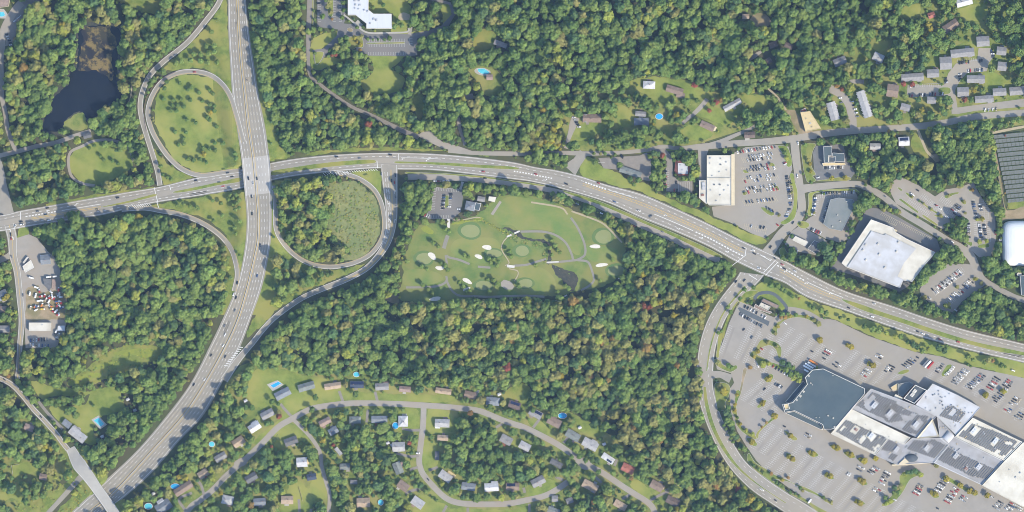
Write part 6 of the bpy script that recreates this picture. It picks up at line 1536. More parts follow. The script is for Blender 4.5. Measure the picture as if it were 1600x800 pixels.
for i, (x, y, l, w, a, lb) in enumerate([
 (1535, 65, 19, 15, 4, 'square grey roofed flats at the top of the apartment court'), (1503, 83, 36, 12, 6, 'longest grey roofed flats row above the upper car park'), (1477, 99, 18, 19, 3, 'near square flats block left of the upper car park'),
 (1425, 121, 34, 11, 4, 'long flats row above the lower car park'), (1457, 115, 18, 12, 3, 'short flats block between the long row and the square block'), (1524, 124, 27, 11, 0, 'flats row with two dark notches below the upper car park'),
 (1504, 144, 17, 14, 2, 'flats block beside a lime yellow tree at the crossing'), (1565, 104, 13, 13, -6, 'small flats block shaded by trees on the right'), (1564, 80, 14, 12, -6, 'shaded flats block right of the upper car park'),
 (1537, 155, 28, 10, 4, 'flats row lying along the lower right street'), (1561, 144, 20, 11, 3, 'short flats block above the lower right street'), (1592, 142, 30, 12, 5, 'flats row cut by the right edge of the picture'),
 (1455, 157, 13, 10, -4, 'small flats block below the lower car park'), (1414, 168, 14, 10, -15, 'small grey house below the left end of the lower car park'), (1394, 142, 17, 19, -8, 'brown roofed flats block at the left end of the lower car park')]):
    house(x, y, l, w, a, 'brown' if 'brown' in lb else 'grey', lb, wall='cream', h=6.2, pitch=.36, name='apartment_block', cat='flats', group=FL_, chim=False, wing=((l * .32, -w * .45, 6, 4, None) if l > 20 else None))
for x, y, w_, l_, a, lb in ((1301, 174, 13, 28, 16, 'shorter terrace of pale townhouses left of the lane'), (1350, 163, 12, 42, 18, 'longer terrace of pale townhouses right of the lane')):
    r = house(x, y, l_, w_, -90 + a, 'lightgrey', lb, wall='white', h=7, pitch=.3, name='townhouse_terrace', cat='terrace', group='townhouse terraces', chim=False)
    n = int(l_ / 5)
    for i in range(n):
        for s in (-1, 1):
            b = MB().use(M['wall_white']); b.box((i + .5 - n / 2) * 5.2, s * (w_ / 2 + .6), 3, 1.2, 1.8, 6); b.build('party_wall', r)
for a in HL: house(*a[:6], a[6], **a[7])
# golf club house
ch = house(735, 322, 15, 13, -12, 'bluegrey', 'golf club house with grey and dark slate roofs beside its car park', wall='cream', name='club_house', cat='club house', group=None, hip=True)
# golf club house second roof, sheds
flat_building('club_house_hall', 'dark slate square roof joined to the golf club house', 'building', [([(743, 316.5), (752, 318), (749, 329), (740.5, 328)], 5, 'roof_slate', 'wall_cream', dict(parm='trim', parw=.6, par=.3))])
flat_building('shed', 'flat white shed roof above the golf tee', 'shed', [([(764, 307), (775.5, 308), (773, 316), (763, 313.5)], 4, 'roof_white', 'wall_cream', dict(parm='roof_white', parw=.3, par=.1))])
SHEDS = [(384, 626, 'small white shed on the lawn by the freeway side trees'), (582, 652, 'tiny white shed among trees'), (780, 616, 'white shed behind the hipped blue grey house'), (906, 668, 'white shed behind the green grey house'), (240, 771, 'white shed at the pool terrace by the freeway'), (200, 624, 'white shed at the end of the meadow'),
         (160, 682, 'pale shed on the lawn below the big pool'), (211, 641, 'shed with a light side at the meadow edge'), (944, 694, 'white shed below the long grey house'), (606, 692, 'pinkish shed left of the square grey house'), (613, 695, 'white shed close beside the square grey house'), (735, 627, 'pale shed under trees')]
for x, y, l in SHEDS:
    if l.startswith('pale shed under') or l.startswith('tiny'): continue
    house(x, y, 4.5, 3.4, 25, 'white', l, wall='white', h=2.4, name='shed', cat='shed', group='garden sheds', chim=False)

# ---------------------------------------------------------------- pools
def pool(poly_out, poly_in, label, m='pool', deckm='concrete', raised=0.0):
    c = centre(poly_out); L = (*W(c), 0.14)
    r = thing('swimming_pool', label, 'pool', L, group='swimming pools')
    po, pi = rel(poly_out, L), rel(poly_in, L)
    if area2(po) < 0: po = po[::-1]
    if area2(pi) < 0: pi = pi[::-1]
    b = MB().use(M[deckm]); b.walls(po, -.2, .06 + raised); b.poly(po, .06 + raised); b.build('pool_deck', r)
    b = MB().use(M['trim']); e = offset_poly(pi, .35); n = len(pi)
    for i in range(n):
        j = (i + 1) % n
        b.face([(*e[i], .16 + raised), (*e[j], .16 + raised), (*pi[j], .16 + raised), (*pi[i], .16 + raised)]); b.face([(*e[i], .0), (*e[j], .0), (*e[j], .16 + raised), (*e[i], .16 + raised)])
    b.build('pool_rim', r)
    b = MB().use(M[m]); b.poly(pi, .11 + raised); b.build('pool_water', r)
    fill(offset_px(poly_out, 3), 0)
Q = lambda pts: q(330, 570, 6.665, pts)
pool(Q([(580, 205), (690, 160), (755, 205), (700, 245), (640, 275)]), Q([(618, 215), (700, 175), (728, 195), (650, 240)]), 'rectangular bright blue pool with a pale deck above a blue grey house', 'pool_blue')
Q = lambda pts: q(0, 560, 5.715, pts)
pool(Q([(815, 548), (880, 510), (955, 592), (895, 634)]), Q([(838, 552), (880, 530), (930, 585), (898, 610)]), 'large rectangular turquoise pool with a white deck at the left estate')
pool(ell(754, 112, 13, 6, .15), q(400, 0, 4, [(1385, 430), (1425, 428), (1458, 450), (1450, 465), (1410, 460), (1390, 448)]), 'turquoise green pool in a clearing of the top wood')
pool([(-20, 12), (6, 14), (12, 22), (8, 29), (-20, 28)], [(-20, 18), (6, 19), (8, 24), (4, 26), (-20, 25)], 'pale turquoise pool cut by the left edge')
def rp(x, y, rx, ry, label, m='pool'):
    pool(ell(x, y, rx + .7, ry + .7, 0, 18), ell(x, y, rx, ry, 0, 18), label, m, 'trim', 0.9)
rp(557, 585, 4.6, 3.6, 'small round turquoise pool at the wood edge behind the navy roofed house')
rp(618, 665, 4.8, 5.0, 'round blue pool at the left of the square whitish house', 'pool_blue')
rp(879, 649.5, 6.6, 4.2, 'oval vivid blue pool behind the brown roofed house', 'pool_blue')
rp(595, 785, 4.0, 4.2, 'small round light blue pool right of the tan roofed house')
rp(331, 694, 4.2, 3.8, 'small round pale turquoise pool west of the sheds')
rp(274, 760, 7, 4.0, 'oval shaded blue pool beside the long brown ranch house', 'pool_blue')
rp(232, 791, 6, 4.6, 'pale turquoise pool on the terrace at the bottom edge')
rp(1030, 182, 5.6, 4.2, 'round bright blue pool right of the blue grey complex', 'pool_blue')

# ---------------------------------------------------------------- golf foot bridges, fences, hedges
def plank_bridge(p0, p1, wd, label):
    a, b_ = Vector(W(p0)), Vector(W(p1)); c = (a + b_) / 2; d = b_ - a
    r = thing('foot_bridge', label, 'bridge', (c.x, c.y, 0.25), math.atan2(d.y, d.x)); l = d.length
    m = MB().use(M['trim']); m.box(0, 0, .25, l, wd, .3); m.build('deck', r)
    for s in (-1, 1):
        m = MB().use(M['trim']); m.box(0, s * wd / 2, 1.2, l, .12, .12)
        for i in range(6): m.box((i / 5 - .5) * l * .98, s * wd / 2, .8, .12, .12, .9)
        m.build('handrail', r)
plank_bridge((792, 370), (812, 361), 2.4, 'white foot bridge at the top of the golf stream')
plank_bridge((853, 410), (873, 409), 2.0, 'white foot bridge just above the swampy pond')
plank_bridge((792, 415.5), (804, 417), 4, 'short broad tan foot bridge at the middle of the golf course')
plank_bridge((868, 470), (886, 461), 2.0, 'pale foot bridge in the wood below the swampy pond')
plank_bridge((701, 342), (701, 356), 4.4, 'rusty brown foot bridge below the golf car park')
def fence(pts, label, h=1.5, m='trim'):
    c = centre(pts); L = (*W(c), Zm(*c))
    r = thing('fence', label, 'fence', L); P = rel(pts, L)
    b = MB().use(M[m])
    for a, e in zip(P[:-1], P[1:]):
        d = math.hypot(e[0] - a[0], e[1] - a[1]); b.box((a[0] + e[0]) / 2, (a[1] + e[1]) / 2, h / 2, d, .12, h - .2, math.atan2(e[1] - a[1], e[0] - a[0]))
    b.build('boards', r)
    pl = resample(P, max(3, int(pllen(P) / 3)))
    pm = MB().use(M[m]); pm.box(0, 0, h / 2, .2, .2, h + .15); me = pm.mesh('post')
    for p in pl: link('post', me, r, (p[0], p[1], 0))
fence([(467, 761), (473, 783)], 'cream board fence right of the beige house', 1.8, 'cream')
fence([(18, 727), (20, 741)], 'short white fence on the lower left lawn', 1.6)
fence([(20, 727), (31, 725)], 'short white fence along the lower left lane', 1.4)
fence([(1073, 192), (1085, 180), (1108, 188)], 'dark low fence around the upper house yard', 1.2, 'wall_brown')
fence([(1545, 202), (1570, 330)], 'steel fence along the left side of the solar field', 2.0, 'steel')
fence([(920, 712), (938, 694), (945, 699)], 'green fence round the side yard of the long grey house', 1.5, 'car_green')
fence([(1068, 793), (1092, 785)], 'dark fence at the lower right wood edge', 1.4, 'wall_brown')

fence([(275, 112), (262, 118), (248, 126), (236, 139), (228, 154), (224.5, 170), (226, 188), (229, 204)], 'dark low retaining wall squeezed between the outer ramp and the north loop', 1.7, 'brick_wall')
# overhead sign gantry by the freeway loop
def sign(px, py, ang, label, w=6):
    r = thing('road_sign', label, 'road sign', (*W((px, py)), Zm(px, py)), math.radians(ang))
    for s in (-1, 1):
        m = MB().use(M['steel']); m.cyl(s * w * .35, 0, 0, 6, .15, .15, 6); m.build('post', r)
    m = MB().use(M['car_green']); m.box(0, -.2, 4.8, w, .15, 2.6); m.build('sign_board', r)
sign(575, 276, 20, 'green road sign on the small grass triangle at the loop'); sign(341, 33, 10, 'green road sign on the verge left of the freeway')
# ---------------------------------------------------------------- vehicles
def car_mesh(kind, col):
    k = (kind, col)
    if k in PROTO: return PROTO[k]
    b = MB(); b.use(M['car_' + col])
    L_, Wd, hb, ht = {'car': (5.0, 2.0, .95, 1.5), 'suv': (5.2, 2.15, 1.1, 1.85), 'van': (5.8, 2.2, 1.2, 2.2), 'pickup': (5.9, 2.15, 1.05, 1.8)}[kind]
    # lower body: nose and tail chamfered
    prof = [(-L_ / 2, .35), (-L_ / 2, hb * .86), (-L_ / 2 + .35, hb), (L_ / 2 - .55, hb * .96), (L_ / 2, hb * .72), (L_ / 2, .35)]
    n = len(prof)
    for s in (-1, 1):
        P = [(x, s * Wd / 2, z) for x, z in prof]; b.face(P if s < 0 else P[::-1])
    for i in range(n):
        j = (i + 1) % n; a, c = prof[i], prof[j]
        b.face([(a[0], Wd / 2, a[1]), (c[0], Wd / 2, c[1]), (c[0], -Wd / 2, c[1]), (a[0], -Wd / 2, a[1])][::-1])
    x0, x1, y0, y1 = {'car': (-1.9, 1.0, -1.25, .25), 'suv': (-2.45, 1.1, -2.2, .4), 'van': (-2.8, 1.9, -2.7, 1.0), 'pickup': (-.7, 1.3, -.5, .55)}[kind]
    w0, w1 = Wd / 2 - .06, Wd / 2 - .3
    lo = [(x0, -w0, hb * .97), (x1, -w0, hb * .97), (x1, w0, hb * .97), (x0, w0, hb * .97)]; hi = [(y0, -w1, ht), (y1, -w1, ht), (y1, w1, ht), (y0, w1, ht)]
    b.use(M['glass'])
    for i in range(4): j = (i + 1) % 4; b.face([lo[i], lo[j], hi[j], hi[i]])
    b.use(M['car_' + col]); b.face([(x, y, z + .01) for x, y, z in hi])
    if kind == 'pickup':
        b.use(M['tyre']); b.face([(-L_ / 2 + .2, -Wd / 2 + .2, hb + .02), (-.75, -Wd / 2 + .2, hb + .02), (-.75, Wd / 2 - .2, hb + .02), (-L_ / 2 + .2, Wd / 2 - .2, hb + .02)])
    b.use(M['tyre'])
    for sx in (-.3, .3):
        for sy in (-1, 1):
            cx, y = sx * L_, sy * (Wd / 2 - .02); R = .34
            ring = [(cx + R * math.cos(t * math.pi / 4), R + R * math.sin(t * math.pi / 4)) for t in range(8)]
            F = [(u, y, v) for u, v in ring]; b.face(F if sy < 0 else F[::-1])
            for t in range(8):
                u, v = ring[t], ring[(t + 1) % 8]; b.face([(u[0], y, u[1]), (u[0], y - sy * .25, u[1]), (v[0], y - sy * .25, v[1]), (v[0], y, v[1])])
    PROTO[k] = b.mesh('car_' + kind); return PROTO[k]

CARS = []
COLW = [('white', .25), ('silver', .20), ('grey', .16), ('black', .22), ('red', .08), ('blue', .06), ('tan', .03)]
crand = random.Random(11)
def rcol():
    t = crand.random()
    for c, w in COLW:
        if t < w: return c
        t -= w
    return 'white'
def rkind(): return crand.choices(['car', 'suv', 'pickup', 'van'], [.5, .36, .07, .07])[0]
CW = {'white': 'white', 'silver': 'silver', 'grey': 'dark grey', 'black': 'black', 'red': 'red', 'blue': 'blue', 'tan': 'tan', 'green': 'green', 'orange': 'orange', 'yellow': 'yellow'}
KW = {'car': 'saloon', 'suv': 'estate car', 'pickup': 'pickup truck', 'van': 'van'}
def row(desc, p0, p1, n, z, ang=None, cols=None, group='cars parked in the car parks', occ=1.0, jit=.25):
    a, b_ = np.array(p0, float), np.array(p1, float); d = b_ - a
    if ang is None: ang = math.degrees(math.atan2(-d[1], d[0])) + 90
    pts = []
    for i in range(n):
        if occ < 1 and crand.random() > occ: continue
        t = (i + .5) / n; p = a + d * t
        pts.append((p[0] + crand.uniform(-jit, jit), p[1] + crand.uniform(-jit, jit)))
    vert = abs(d[1]) > abs(d[0]) * 1.6
    pts.sort(key=lambda p: p[1] if vert else p[0])
    for i, p in enumerate(pts):
        c = cols[i % len(cols)] if cols else rcol(); k = rkind()
        if vert:
            w = 'only one' if len(pts) == 1 else 'topmost' if i == 0 else 'lowest' if i == len(pts) - 1 else ORD[i] + ' from the top'
        else: w = nth(i, len(pts)) or 'only one'
        CARS.append((p[0], p[1], math.radians(ang + crand.choice((0, 180)) + crand.uniform(-2, 2)), c, k, '%s %s, %s %s' % (CW[c], KW[k], w, desc), group, z))
def drow(desc, p0, p1, n, z, sep=2.9, occ=.95, ang=None, **k):
    a, b_ = np.array(p0, float), np.array(p1, float); d = (b_ - a) / np.linalg.norm(b_ - a); nn = FF if ang is None else np.array([math.cos(math.radians(ang)), -math.sin(math.radians(ang))])
    A_ = math.degrees(math.atan2(-nn[1], nn[0]))
    row('in the left line of ' + desc, a - nn * sep, b_ - nn * sep, n, z, A_, occ=occ, **k); row('in the right line of ' + desc, a + nn * sep, b_ + nn * sep, n, z, A_, occ=occ, **k)
zM = LOTZ['mall'] + .03; zP = LOTZ['plaza'] + .05; zE_ = LOTZ['east'] + .05; zS = LOTZ['south'] + .05; zC = LOTZ['clinic'] + .05
AF = math.degrees(math.atan2(-FF[1], FF[0]))
# road traffic (x, y, direction of the road, colour, kind, words)
TR = [(402, 279, -82, 'black', 'car', 'on the freeway bridge deck'), (394, 307, -85, 'black', 'car', 'just below the freeway bridge'), (394.5, 334, -88, 'black', 'car', 'second below the freeway bridge on the left lanes'), (389, 279, -82, 'black', 'suv', 'at the left side of the bridge deck'), (396, 286, -82, 'silver', 'car', 'near the barrier on the bridge deck'), (407, 383, -93, 'black', 'car', 'on the right lanes level with the loop'), (402, 431, -105, 'blue', 'car', 'on the right lanes below the loop'),
      (386, 125, 95, 'tan', 'car', 'on the freeway right lanes near the top'), (371, 442, -100, 'black', 'suv', 'on the ramp joining the left lanes'), (365, 460, -105, 'white', 'car', 'leaving the joining ramp'), (369, 465, -108, 'black', 'suv', 'in the inner lane below the joining ramp'), (352, 523, -118, 'white', 'suv', 'upper white one on the freeway bend'), (349, 540, -118, 'white', 'car', 'lower white one on the freeway bend'), (330, 555, -122, 'black', 'car', 'on the outer lane of the bend'), (352, 557, -120, 'black', 'car', 'beside the painted gore'), (320, 593, -122, 'white', 'car', 'near the barrier below the bend'), (303, 601, -125, 'black', 'suv', 'at the left shoulder below the bend'), (367, 485, -112, 'grey', 'car', 'in the middle of the left lanes above the bend'), (351, 509, -115, 'grey', 'car', 'close to the left edge above the bend'),
      (304, 112.5, 0, 'red', 'car', 'on top of the upper loop ramp'),
      (74, 325, 10, 'black', 'car', 'on the divided road near the left crossroads'), (59, 330, 10, 'grey', 'car', 'at the left crossroads queue end'), (71, 335, 12, 'black', 'car', 'in the turn lane at the left crossroads'), (184, 309, 10, 'black', 'suv', 'on the upper carriageway before the ramp crossing'), (152, 327, 10, 'tan', 'car', 'on the lower carriageway at the median tip'), (77, 344.5, 12, 'white', 'van', 'on the lower carriageway by the shady trees'), (244, 286, -80, 'black', 'car', 'at the end of the outer ramp'), (306, 282, 12, 'black', 'car', 'on the upper carriageway below the loop'), (356, 270, 8, 'black', 'car', 'on the upper carriageway just left of the bridge'), (363, 276, 10, 'black', 'suv', 'beside the median just left of the bridge'), (349, 291, 10, 'red', 'car', 'on the lower carriageway left of the bridge'),
      (526, 245, 3, 'black', 'suv', 'on the upper carriageway east of the bridge'), (562, 247, 3, 'grey', 'car', 'second on the upper carriageway east of the bridge'), (610, 242, -2, 'black', 'suv', 'crossing the top of the T junction'), (755, 268, -4, 'red', 'car', 'on the lower carriageway above the golf car park'), (596, 272, -90, 'grey', 'car', 'entering the left lane of the side road'), (618, 274, -85, 'black', 'suv', 'front right at the side road stop line'), (612, 282, -88, 'black', 'car', 'second at the side road stop line'), (616.5, 285, -88, 'red', 'suv', 'behind the black one at the side road stop line'), (618, 308, -88, 'grey', 'car', 'last in the side road queue'),
      (758, 278.5, -5, 'black', 'car', 'on the frontage road above the hedge'), (885, 287.5, -20, 'black', 'suv', 'in the middle of the frontage junction'), (935, 286, -18, 'red', 'car', 'on the upper carriageway past the frontage junction'), (837, 272, -12, 'red', 'car', 'on the turn lane before the frontage junction'), (960, 315, -22, 'blue', 'car', 'on the lower carriageway beside the long median'), (998, 329, -25, 'white', 'pickup', 'on the lower carriageway right of the long median'), (1017, 338, 40, 'grey', 'van', 'changing lanes on the lower carriageway'), (1035, 362, -25, 'grey', 'car', 'on the frontage road near its lower end'),
      (1162, 388, -28, 'black', 'car', 'waiting left of the big crossroads'), (1177, 391, -28, 'white', 'car', 'entering the big crossroads from the left'), (1179, 396.5, -28, 'black', 'suv', 'inside the big crossroads upper side'), (1204, 386, 60, 'black', 'suv', 'coming down from the plaza street'), (1186, 419, 0, 'white', 'car', 'in the centre of the big crossroads'), (1211, 404, -35, 'black', 'car', 'at the upper right corner of the big crossroads'), (1222, 413, -28, 'red', 'car', 'upper of two leaving the big crossroads to the right'), (1226, 420, -28, 'black', 'suv', 'lower of two leaving the big crossroads to the right'), (1242, 423, -28, 'silver', 'car', 'on the right upper carriageway past the crossroads'),
      (1150, 440, 55, 'black', 'suv', 'on the left mall road below the crossroads'), (1163, 438, 50, 'black', 'car', 'waiting on the mall road below the crossroads'), (1326, 481, -24, 'black', 'car', 'on the lower right carriageway at the median tip'), (1363, 495, -22, 'white', 'suv', 'on the lower right carriageway above the hedge'), (1366, 474, -22, 'silver', 'car', 'on the upper right carriageway'), (1434, 518, -20, 'black', 'car', 'left of a pair on the lower right carriageway'), (1442, 521.5, -20, 'white', 'suv', 'right of a pair on the lower right carriageway'), (1468, 530, -18, 'red', 'car', 'on the lower right carriageway past the pair'), (1497, 534, -18, 'red', 'suv', 'far along the lower right carriageway'), (1583, 579, -20, 'white', 'van', 'on the verge lane near the right edge'),
      (1189, 764.5, -35, 'white', 'car', 'left of a pair on the mall road near the bottom'), (1191, 765.5, -35, 'white', 'car', 'right of a pair on the mall road near the bottom') , (1212, 782, -35, 'black', 'car', 'lowest on the mall road'), (1247, 224, -80, 'white', 'suv', 'at the top of the plaza street'), (1246, 275, -85, 'white', 'suv', 'halfway down the plaza street'), (1239, 348, 60, 'black', 'car', 'at the bend of the plaza street'), (1279, 214, 5, 'black', 'pickup', 'on the upper right road by the half built house'), (1383, 307, -30, 'grey', 'car', 'on the plaza lane beside the planted strip'), (1488, 378, -32, 'white', 'suv', 'at the lower end of the plaza lane'),
      (24, 353, 60, 'white', 'car', 'turning at the left crossroads corner'), (17, 366, -85, 'black', 'car', 'first below the left crossroads'), (17.5, 372.5, -85, 'red', 'car', 'second below the left crossroads'), (18, 401, -60, 'grey', 'car', 'at the left side junction'), (3, 335, -10, 'black', 'car', 'at the left edge of the crossroads'), (33, 346.5, 10, 'black', 'suv', 'upper of two stopped right of the left crossroads'), (34, 351, 10, 'white', 'van', 'lower of two stopped right of the left crossroads'), (36, 461, 90, 'grey', 'car', 'parked by the left road at the depot'), (64, 651, -48, 'black', 'car', 'on the diagonal road at the lower left'), (7, 593, -40, 'black', 'car', 'on the diagonal road at the left edge'),
      (411, 697, 40, 'grey', 'car', 'on the shaded neighbourhood street'), (669, 749, -50, 'black', 'car', 'on the curved neighbourhood street'), (619, 707, 0, 'black', 'car', 'on the drive of the square grey house'), (363, 717, -20, 'black', 'car', 'at the cul de sac mouth'), (653, 708, 0, 'white', 'van', 'at the bend of the side street'), (1056, 780, 0, 'silver', 'car', 'under the carport of the wood edge house'), (1041, 765, 30, 'grey', 'car', 'beside the brown tan house'), (905, 691, -20, 'grey', 'car', 'on the forecourt between two grey houses')]
for x, y, a, c, k, w in TR:
    if x < 450 and (y < 560 and x > 330 or x > 290 and y > 540): z = float(fprof(y)) + FREE[3] + .03 if x > 340 or y > 480 else 0.5
    else: z = 0.5 if (x < 650 and y > 268 and x > 590) else 0.30
    if y > 105 and y < 120 and x < 320: z = R2[3] + .03
    CARS.append((x, y, math.radians(a), c, k, '%s %s %s' % (CW[c], KW[k], w), 'cars on the roads', z))
# north lot of the mall
drow('the first car block past the grass island', (1490, 600), (1511, 577), 9, zM)
drow('the second car block past the grass island', (1513, 607), (1537, 585), 9, zM)
drow('the third car block past the grass island', (1545, 608), (1560, 590), 6, zM, occ=.88, cols=['red', 'black', 'white', 'red', 'grey', 'black', 'tan'])
drow('the fourth car block past the grass island', (1552, 627), (1567, 612), 6, zM, occ=.8, cols=['black', 'grey', 'black', 'blue', 'black'])
drow('the car rows at the edge above the mall', (1568, 608), (1580, 594), 5, zM, occ=.88); drow('the last car rows above the mall', (1572, 643), (1592, 621), 7, zM, occ=.8); drow('the corner car rows at the right edge', (1590, 655), (1598, 645), 3, zM, occ=.8)
row('left of the planted island in the mall north lot', (1463, 582), (1475, 568), 5, zM, AF, cols=['black', 'silver', 'black', 'black', 'grey']); row('right of the planted island in the mall north lot', (1477, 587), (1491, 572), 6, zM, AF, cols=['white', 'white', 'silver', 'white'])
drow('the small car rows left of the trailers', (1413, 574), (1429, 561), 5, zM, occ=.88); row('alone beside the small island left of the trailers', (1433, 558), (1434, 559), 1, zM, AF, cols=['black'])
drow('the car group below the yellow tree nearest the trailers', (1385, 583), (1395, 571), 4, zM, occ=.88); drow('the car group below the rightmost northern yellow tree', (1348, 588), (1358, 577), 4, zM, occ=.85); drow('the sparse cars right of that yellow tree', (1371, 560), (1376, 553), 2, zM, occ=.8)
row('together above the department store corner', (1300, 571), (1311, 566), 2, zM, AF, cols=['black', 'black']); row('just below that pair near the department store', (1304, 574), (1315, 570), 2, zM, AF, cols=['black', 'white'])
drow('the car group above the delivery trailers', (1289, 555), (1296, 547), 3, zM, cols=['black', 'red', 'white']); row('alone left of that car group', (1268, 549), (1270, 549), 1, zM, AF, cols=['black']); row('long and dark by the lane above the trailers', (1287, 560), (1289, 561), 1, zM, AF, cols=['black'])
# west lots
row('in the upper line beside the diner', (1162, 478), (1198, 497), 8, zM, 65, occ=.8); row('in the lower line beside the diner', (1155, 490), (1192, 511), 10, zM, 65, occ=.9)
row('below the hedge near the department store', (1206, 571), (1233, 587), 6, zM, 60, cols=['red', 'black', 'black', 'black', 'white', 'silver']); row('in the short line between the yellow tree and the department store', (1210, 599), (1223, 606), 4, zM, 60, cols=['grey', 'black', 'white', 'grey']); row('alone in the lot left of the department store', (1194, 608), (1195, 608), 1, zM, 45, cols=['black']); row('alone in the empty west lot', (1161, 515), (1163, 515), 1, zM, 40, cols=['black']); row('alone below the first in the west lot', (1174, 528), (1176, 527), 1, zM, 40, cols=['grey']); row('white one near the path end of the west lot', (1184, 572), (1185, 572), 1, zM, 125, cols=['white']); row('alone at the head of the upper mall lot', (1226, 506), (1227, 505), 1, zM, 150, cols=['white']); row('by the brick island of the west lot', (1189, 545), (1191, 545), 1, zM, 150, cols=['red']); row('alone south of the department store', (1225, 666), (1226, 667), 1, zM, AF, cols=['black'])
drow('the few cars south of the department store', (1260, 684), (1265, 677), 2, zM)
# south lot
drow('the cars below the third yellow tree of the mall front', (1342, 736), (1346, 729), 3, zM, occ=.8); row('white ones at the end of the mall front row', (1324, 744), (1328, 738), 2, zM, AF, cols=['white', 'silver']); drow('the car rows left of the entrance trees', (1377, 757), (1388, 737), 7, zM, cols=['white', 'black', 'grey', 'black', 'white', 'red', 'silver']); drow('the cars between the entrance trees and the yellow tree', (1358, 740), (1372, 730), 4, zM, occ=.88); drow('the few cars at the lower left of the entrance trees', (1367, 770), (1373, 762), 2, zM)
drow('the red and white car rows below the entrance', (1430, 773), (1440, 757), 6, zM, cols=['red', 'white', 'black', 'red', 'tan', 'grey']); drow('the car rows right of the lone yellow tree', (1464, 768), (1478, 750), 7, zM, cols=['white', 'black', 'white', 'silver', 'black', 'grey']); drow('the car rows with many reds near the right', (1479, 786), (1495, 762), 8, zM, occ=.8, cols=['red', 'white', 'black', 'silver', 'red', 'white', 'red']); drow('the sparse cars beyond the red rows', (1503, 783), (1508, 775), 3, zM, occ=.8); drow('the cars at the lower right corner', (1556, 796), (1566, 784), 4, zM, occ=.9); drow('the second car rows at the lower right corner', (1574, 798), (1584, 786), 4, zM, occ=.88); drow('the last car rows at the lower right corner', (1590, 797), (1597, 788), 3, zM, occ=.8); row('in the row beside the last yellow tree of the mall front', (1545, 773), (1552, 778), 2, zM, AF, cols=['black', 'white'])
row('beside the lower entrance trees', (1397, 783), (1400, 779), 1, zM, AF, cols=['white']); row('alone at the lower middle of the south lot', (1464, 794), (1466, 795), 1, zM, AF, cols=['black'])
# plaza
PA = 116
row('along the top edge of the plaza lot', (1150, 238), (1213, 229), 14, zP, PA, occ=.88); row('in the upper line of the second plaza row', (1169, 245), (1208, 240), 9, zP, PA, occ=.9); row('in the lower line of the second plaza row', (1166, 251), (1207, 246), 9, zP, PA, occ=.8)
row('in the upper line of the third plaza row', (1167, 262), (1205, 257), 9, zP, PA, occ=.85); row('in the lower line of the third plaza row', (1161, 267), (1212, 262), 11, zP, PA, occ=.8); row('in the upper line of the fourth plaza row', (1166, 278), (1212, 273), 9, zP, PA, occ=.8); row('in the lower line of the fourth plaza row', (1162, 284), (1206, 279), 9, zP, PA, occ=.75)
row('in the upper line of the fifth plaza row', (1165, 295), (1214, 289), 11, zP, PA, occ=.8); row('in the lower line of the fifth plaza row', (1162, 301), (1216, 295), 11, zP, PA, occ=.8); row('in the sixth plaza row', (1164, 316), (1210, 311), 10, zP, PA, occ=.88)
row('down the right edge of the plaza lot', (1229, 274), (1236, 322), 14, zP, 8, occ=.85); row('on the curved lower right edge of the plaza lot', (1234, 325), (1228, 340), 4, zP, 5); row('beside the small plaza island', (1197, 324), (1209, 331), 4, zP, PA); row('along the lower edge of the plaza lot', (1172, 353), (1196, 356), 5, zP, 70, occ=.8); row('at the lower right exit of the plaza lot', (1214, 351), (1216, 352), 1, zP, -40, cols=['red']); row('by the corner island of the upper plaza lot', (1226, 254), (1227, 257), 2, zP, 20)
# clinic, bank, kiosks, club
row('along the top row of the green roofed building', (1280, 303), (1336, 300), 15, zC, 86, occ=.85); row('down the left row of the green roofed building', (1274, 308), (1270, 336), 9, zC, 2, cols=['white', 'blue', 'grey', 'white', 'blue']); row('in the shade along the green roofed building', (1295, 318), (1285, 348), 9, zC, -20, occ=.9, cols=['grey', 'black', 'blue', 'silver']); row('in the row below the dark slate building', (1288, 262), (1322, 261), 10, LOTZ['bank'] + .05, 88, occ=.8); row('at the filling station kiosk front', (1232, 388), (1248, 394), 4, LOTZ['kiosk'] + .05, 70); row('above the filling station kiosk', (1266, 357), (1284, 365), 5, LOTZ['kiosk'] + .05, 60, cols=['black', 'white', 'red', 'red', 'white']); row('in the dark strip by the left edge of the dark slate building lot', (1278, 277), (1279, 278), 1, LOTZ['bank'] + .05, 10, cols=['white'])
row('in the left column of the golf car park', (694, 304), (692, 327), 8, LOTZ['club'] + .07, 3, cols=['black', 'blue', 'grey', 'black', 'silver', 'black', 'tan', 'black']); row('in the right column of the golf car park', (705, 302), (704, 312), 3, LOTZ['club'] + .07, 3, cols=['black', 'grey', 'blue']); row('by the kerb of the golf club house', (716, 327), (718, 327), 1, LOTZ['club'] + .07, 0, cols=['white']); row('at the lower left corner of the golf car park', (663, 335), (672, 338), 3, LOTZ['club'] + .07, 60, cols=['red', 'white', 'silver'])
row('white one in the middle of the golf car park', (700, 323), (702, 323), 1, LOTZ['club'] + .07, 0, cols=['white'])
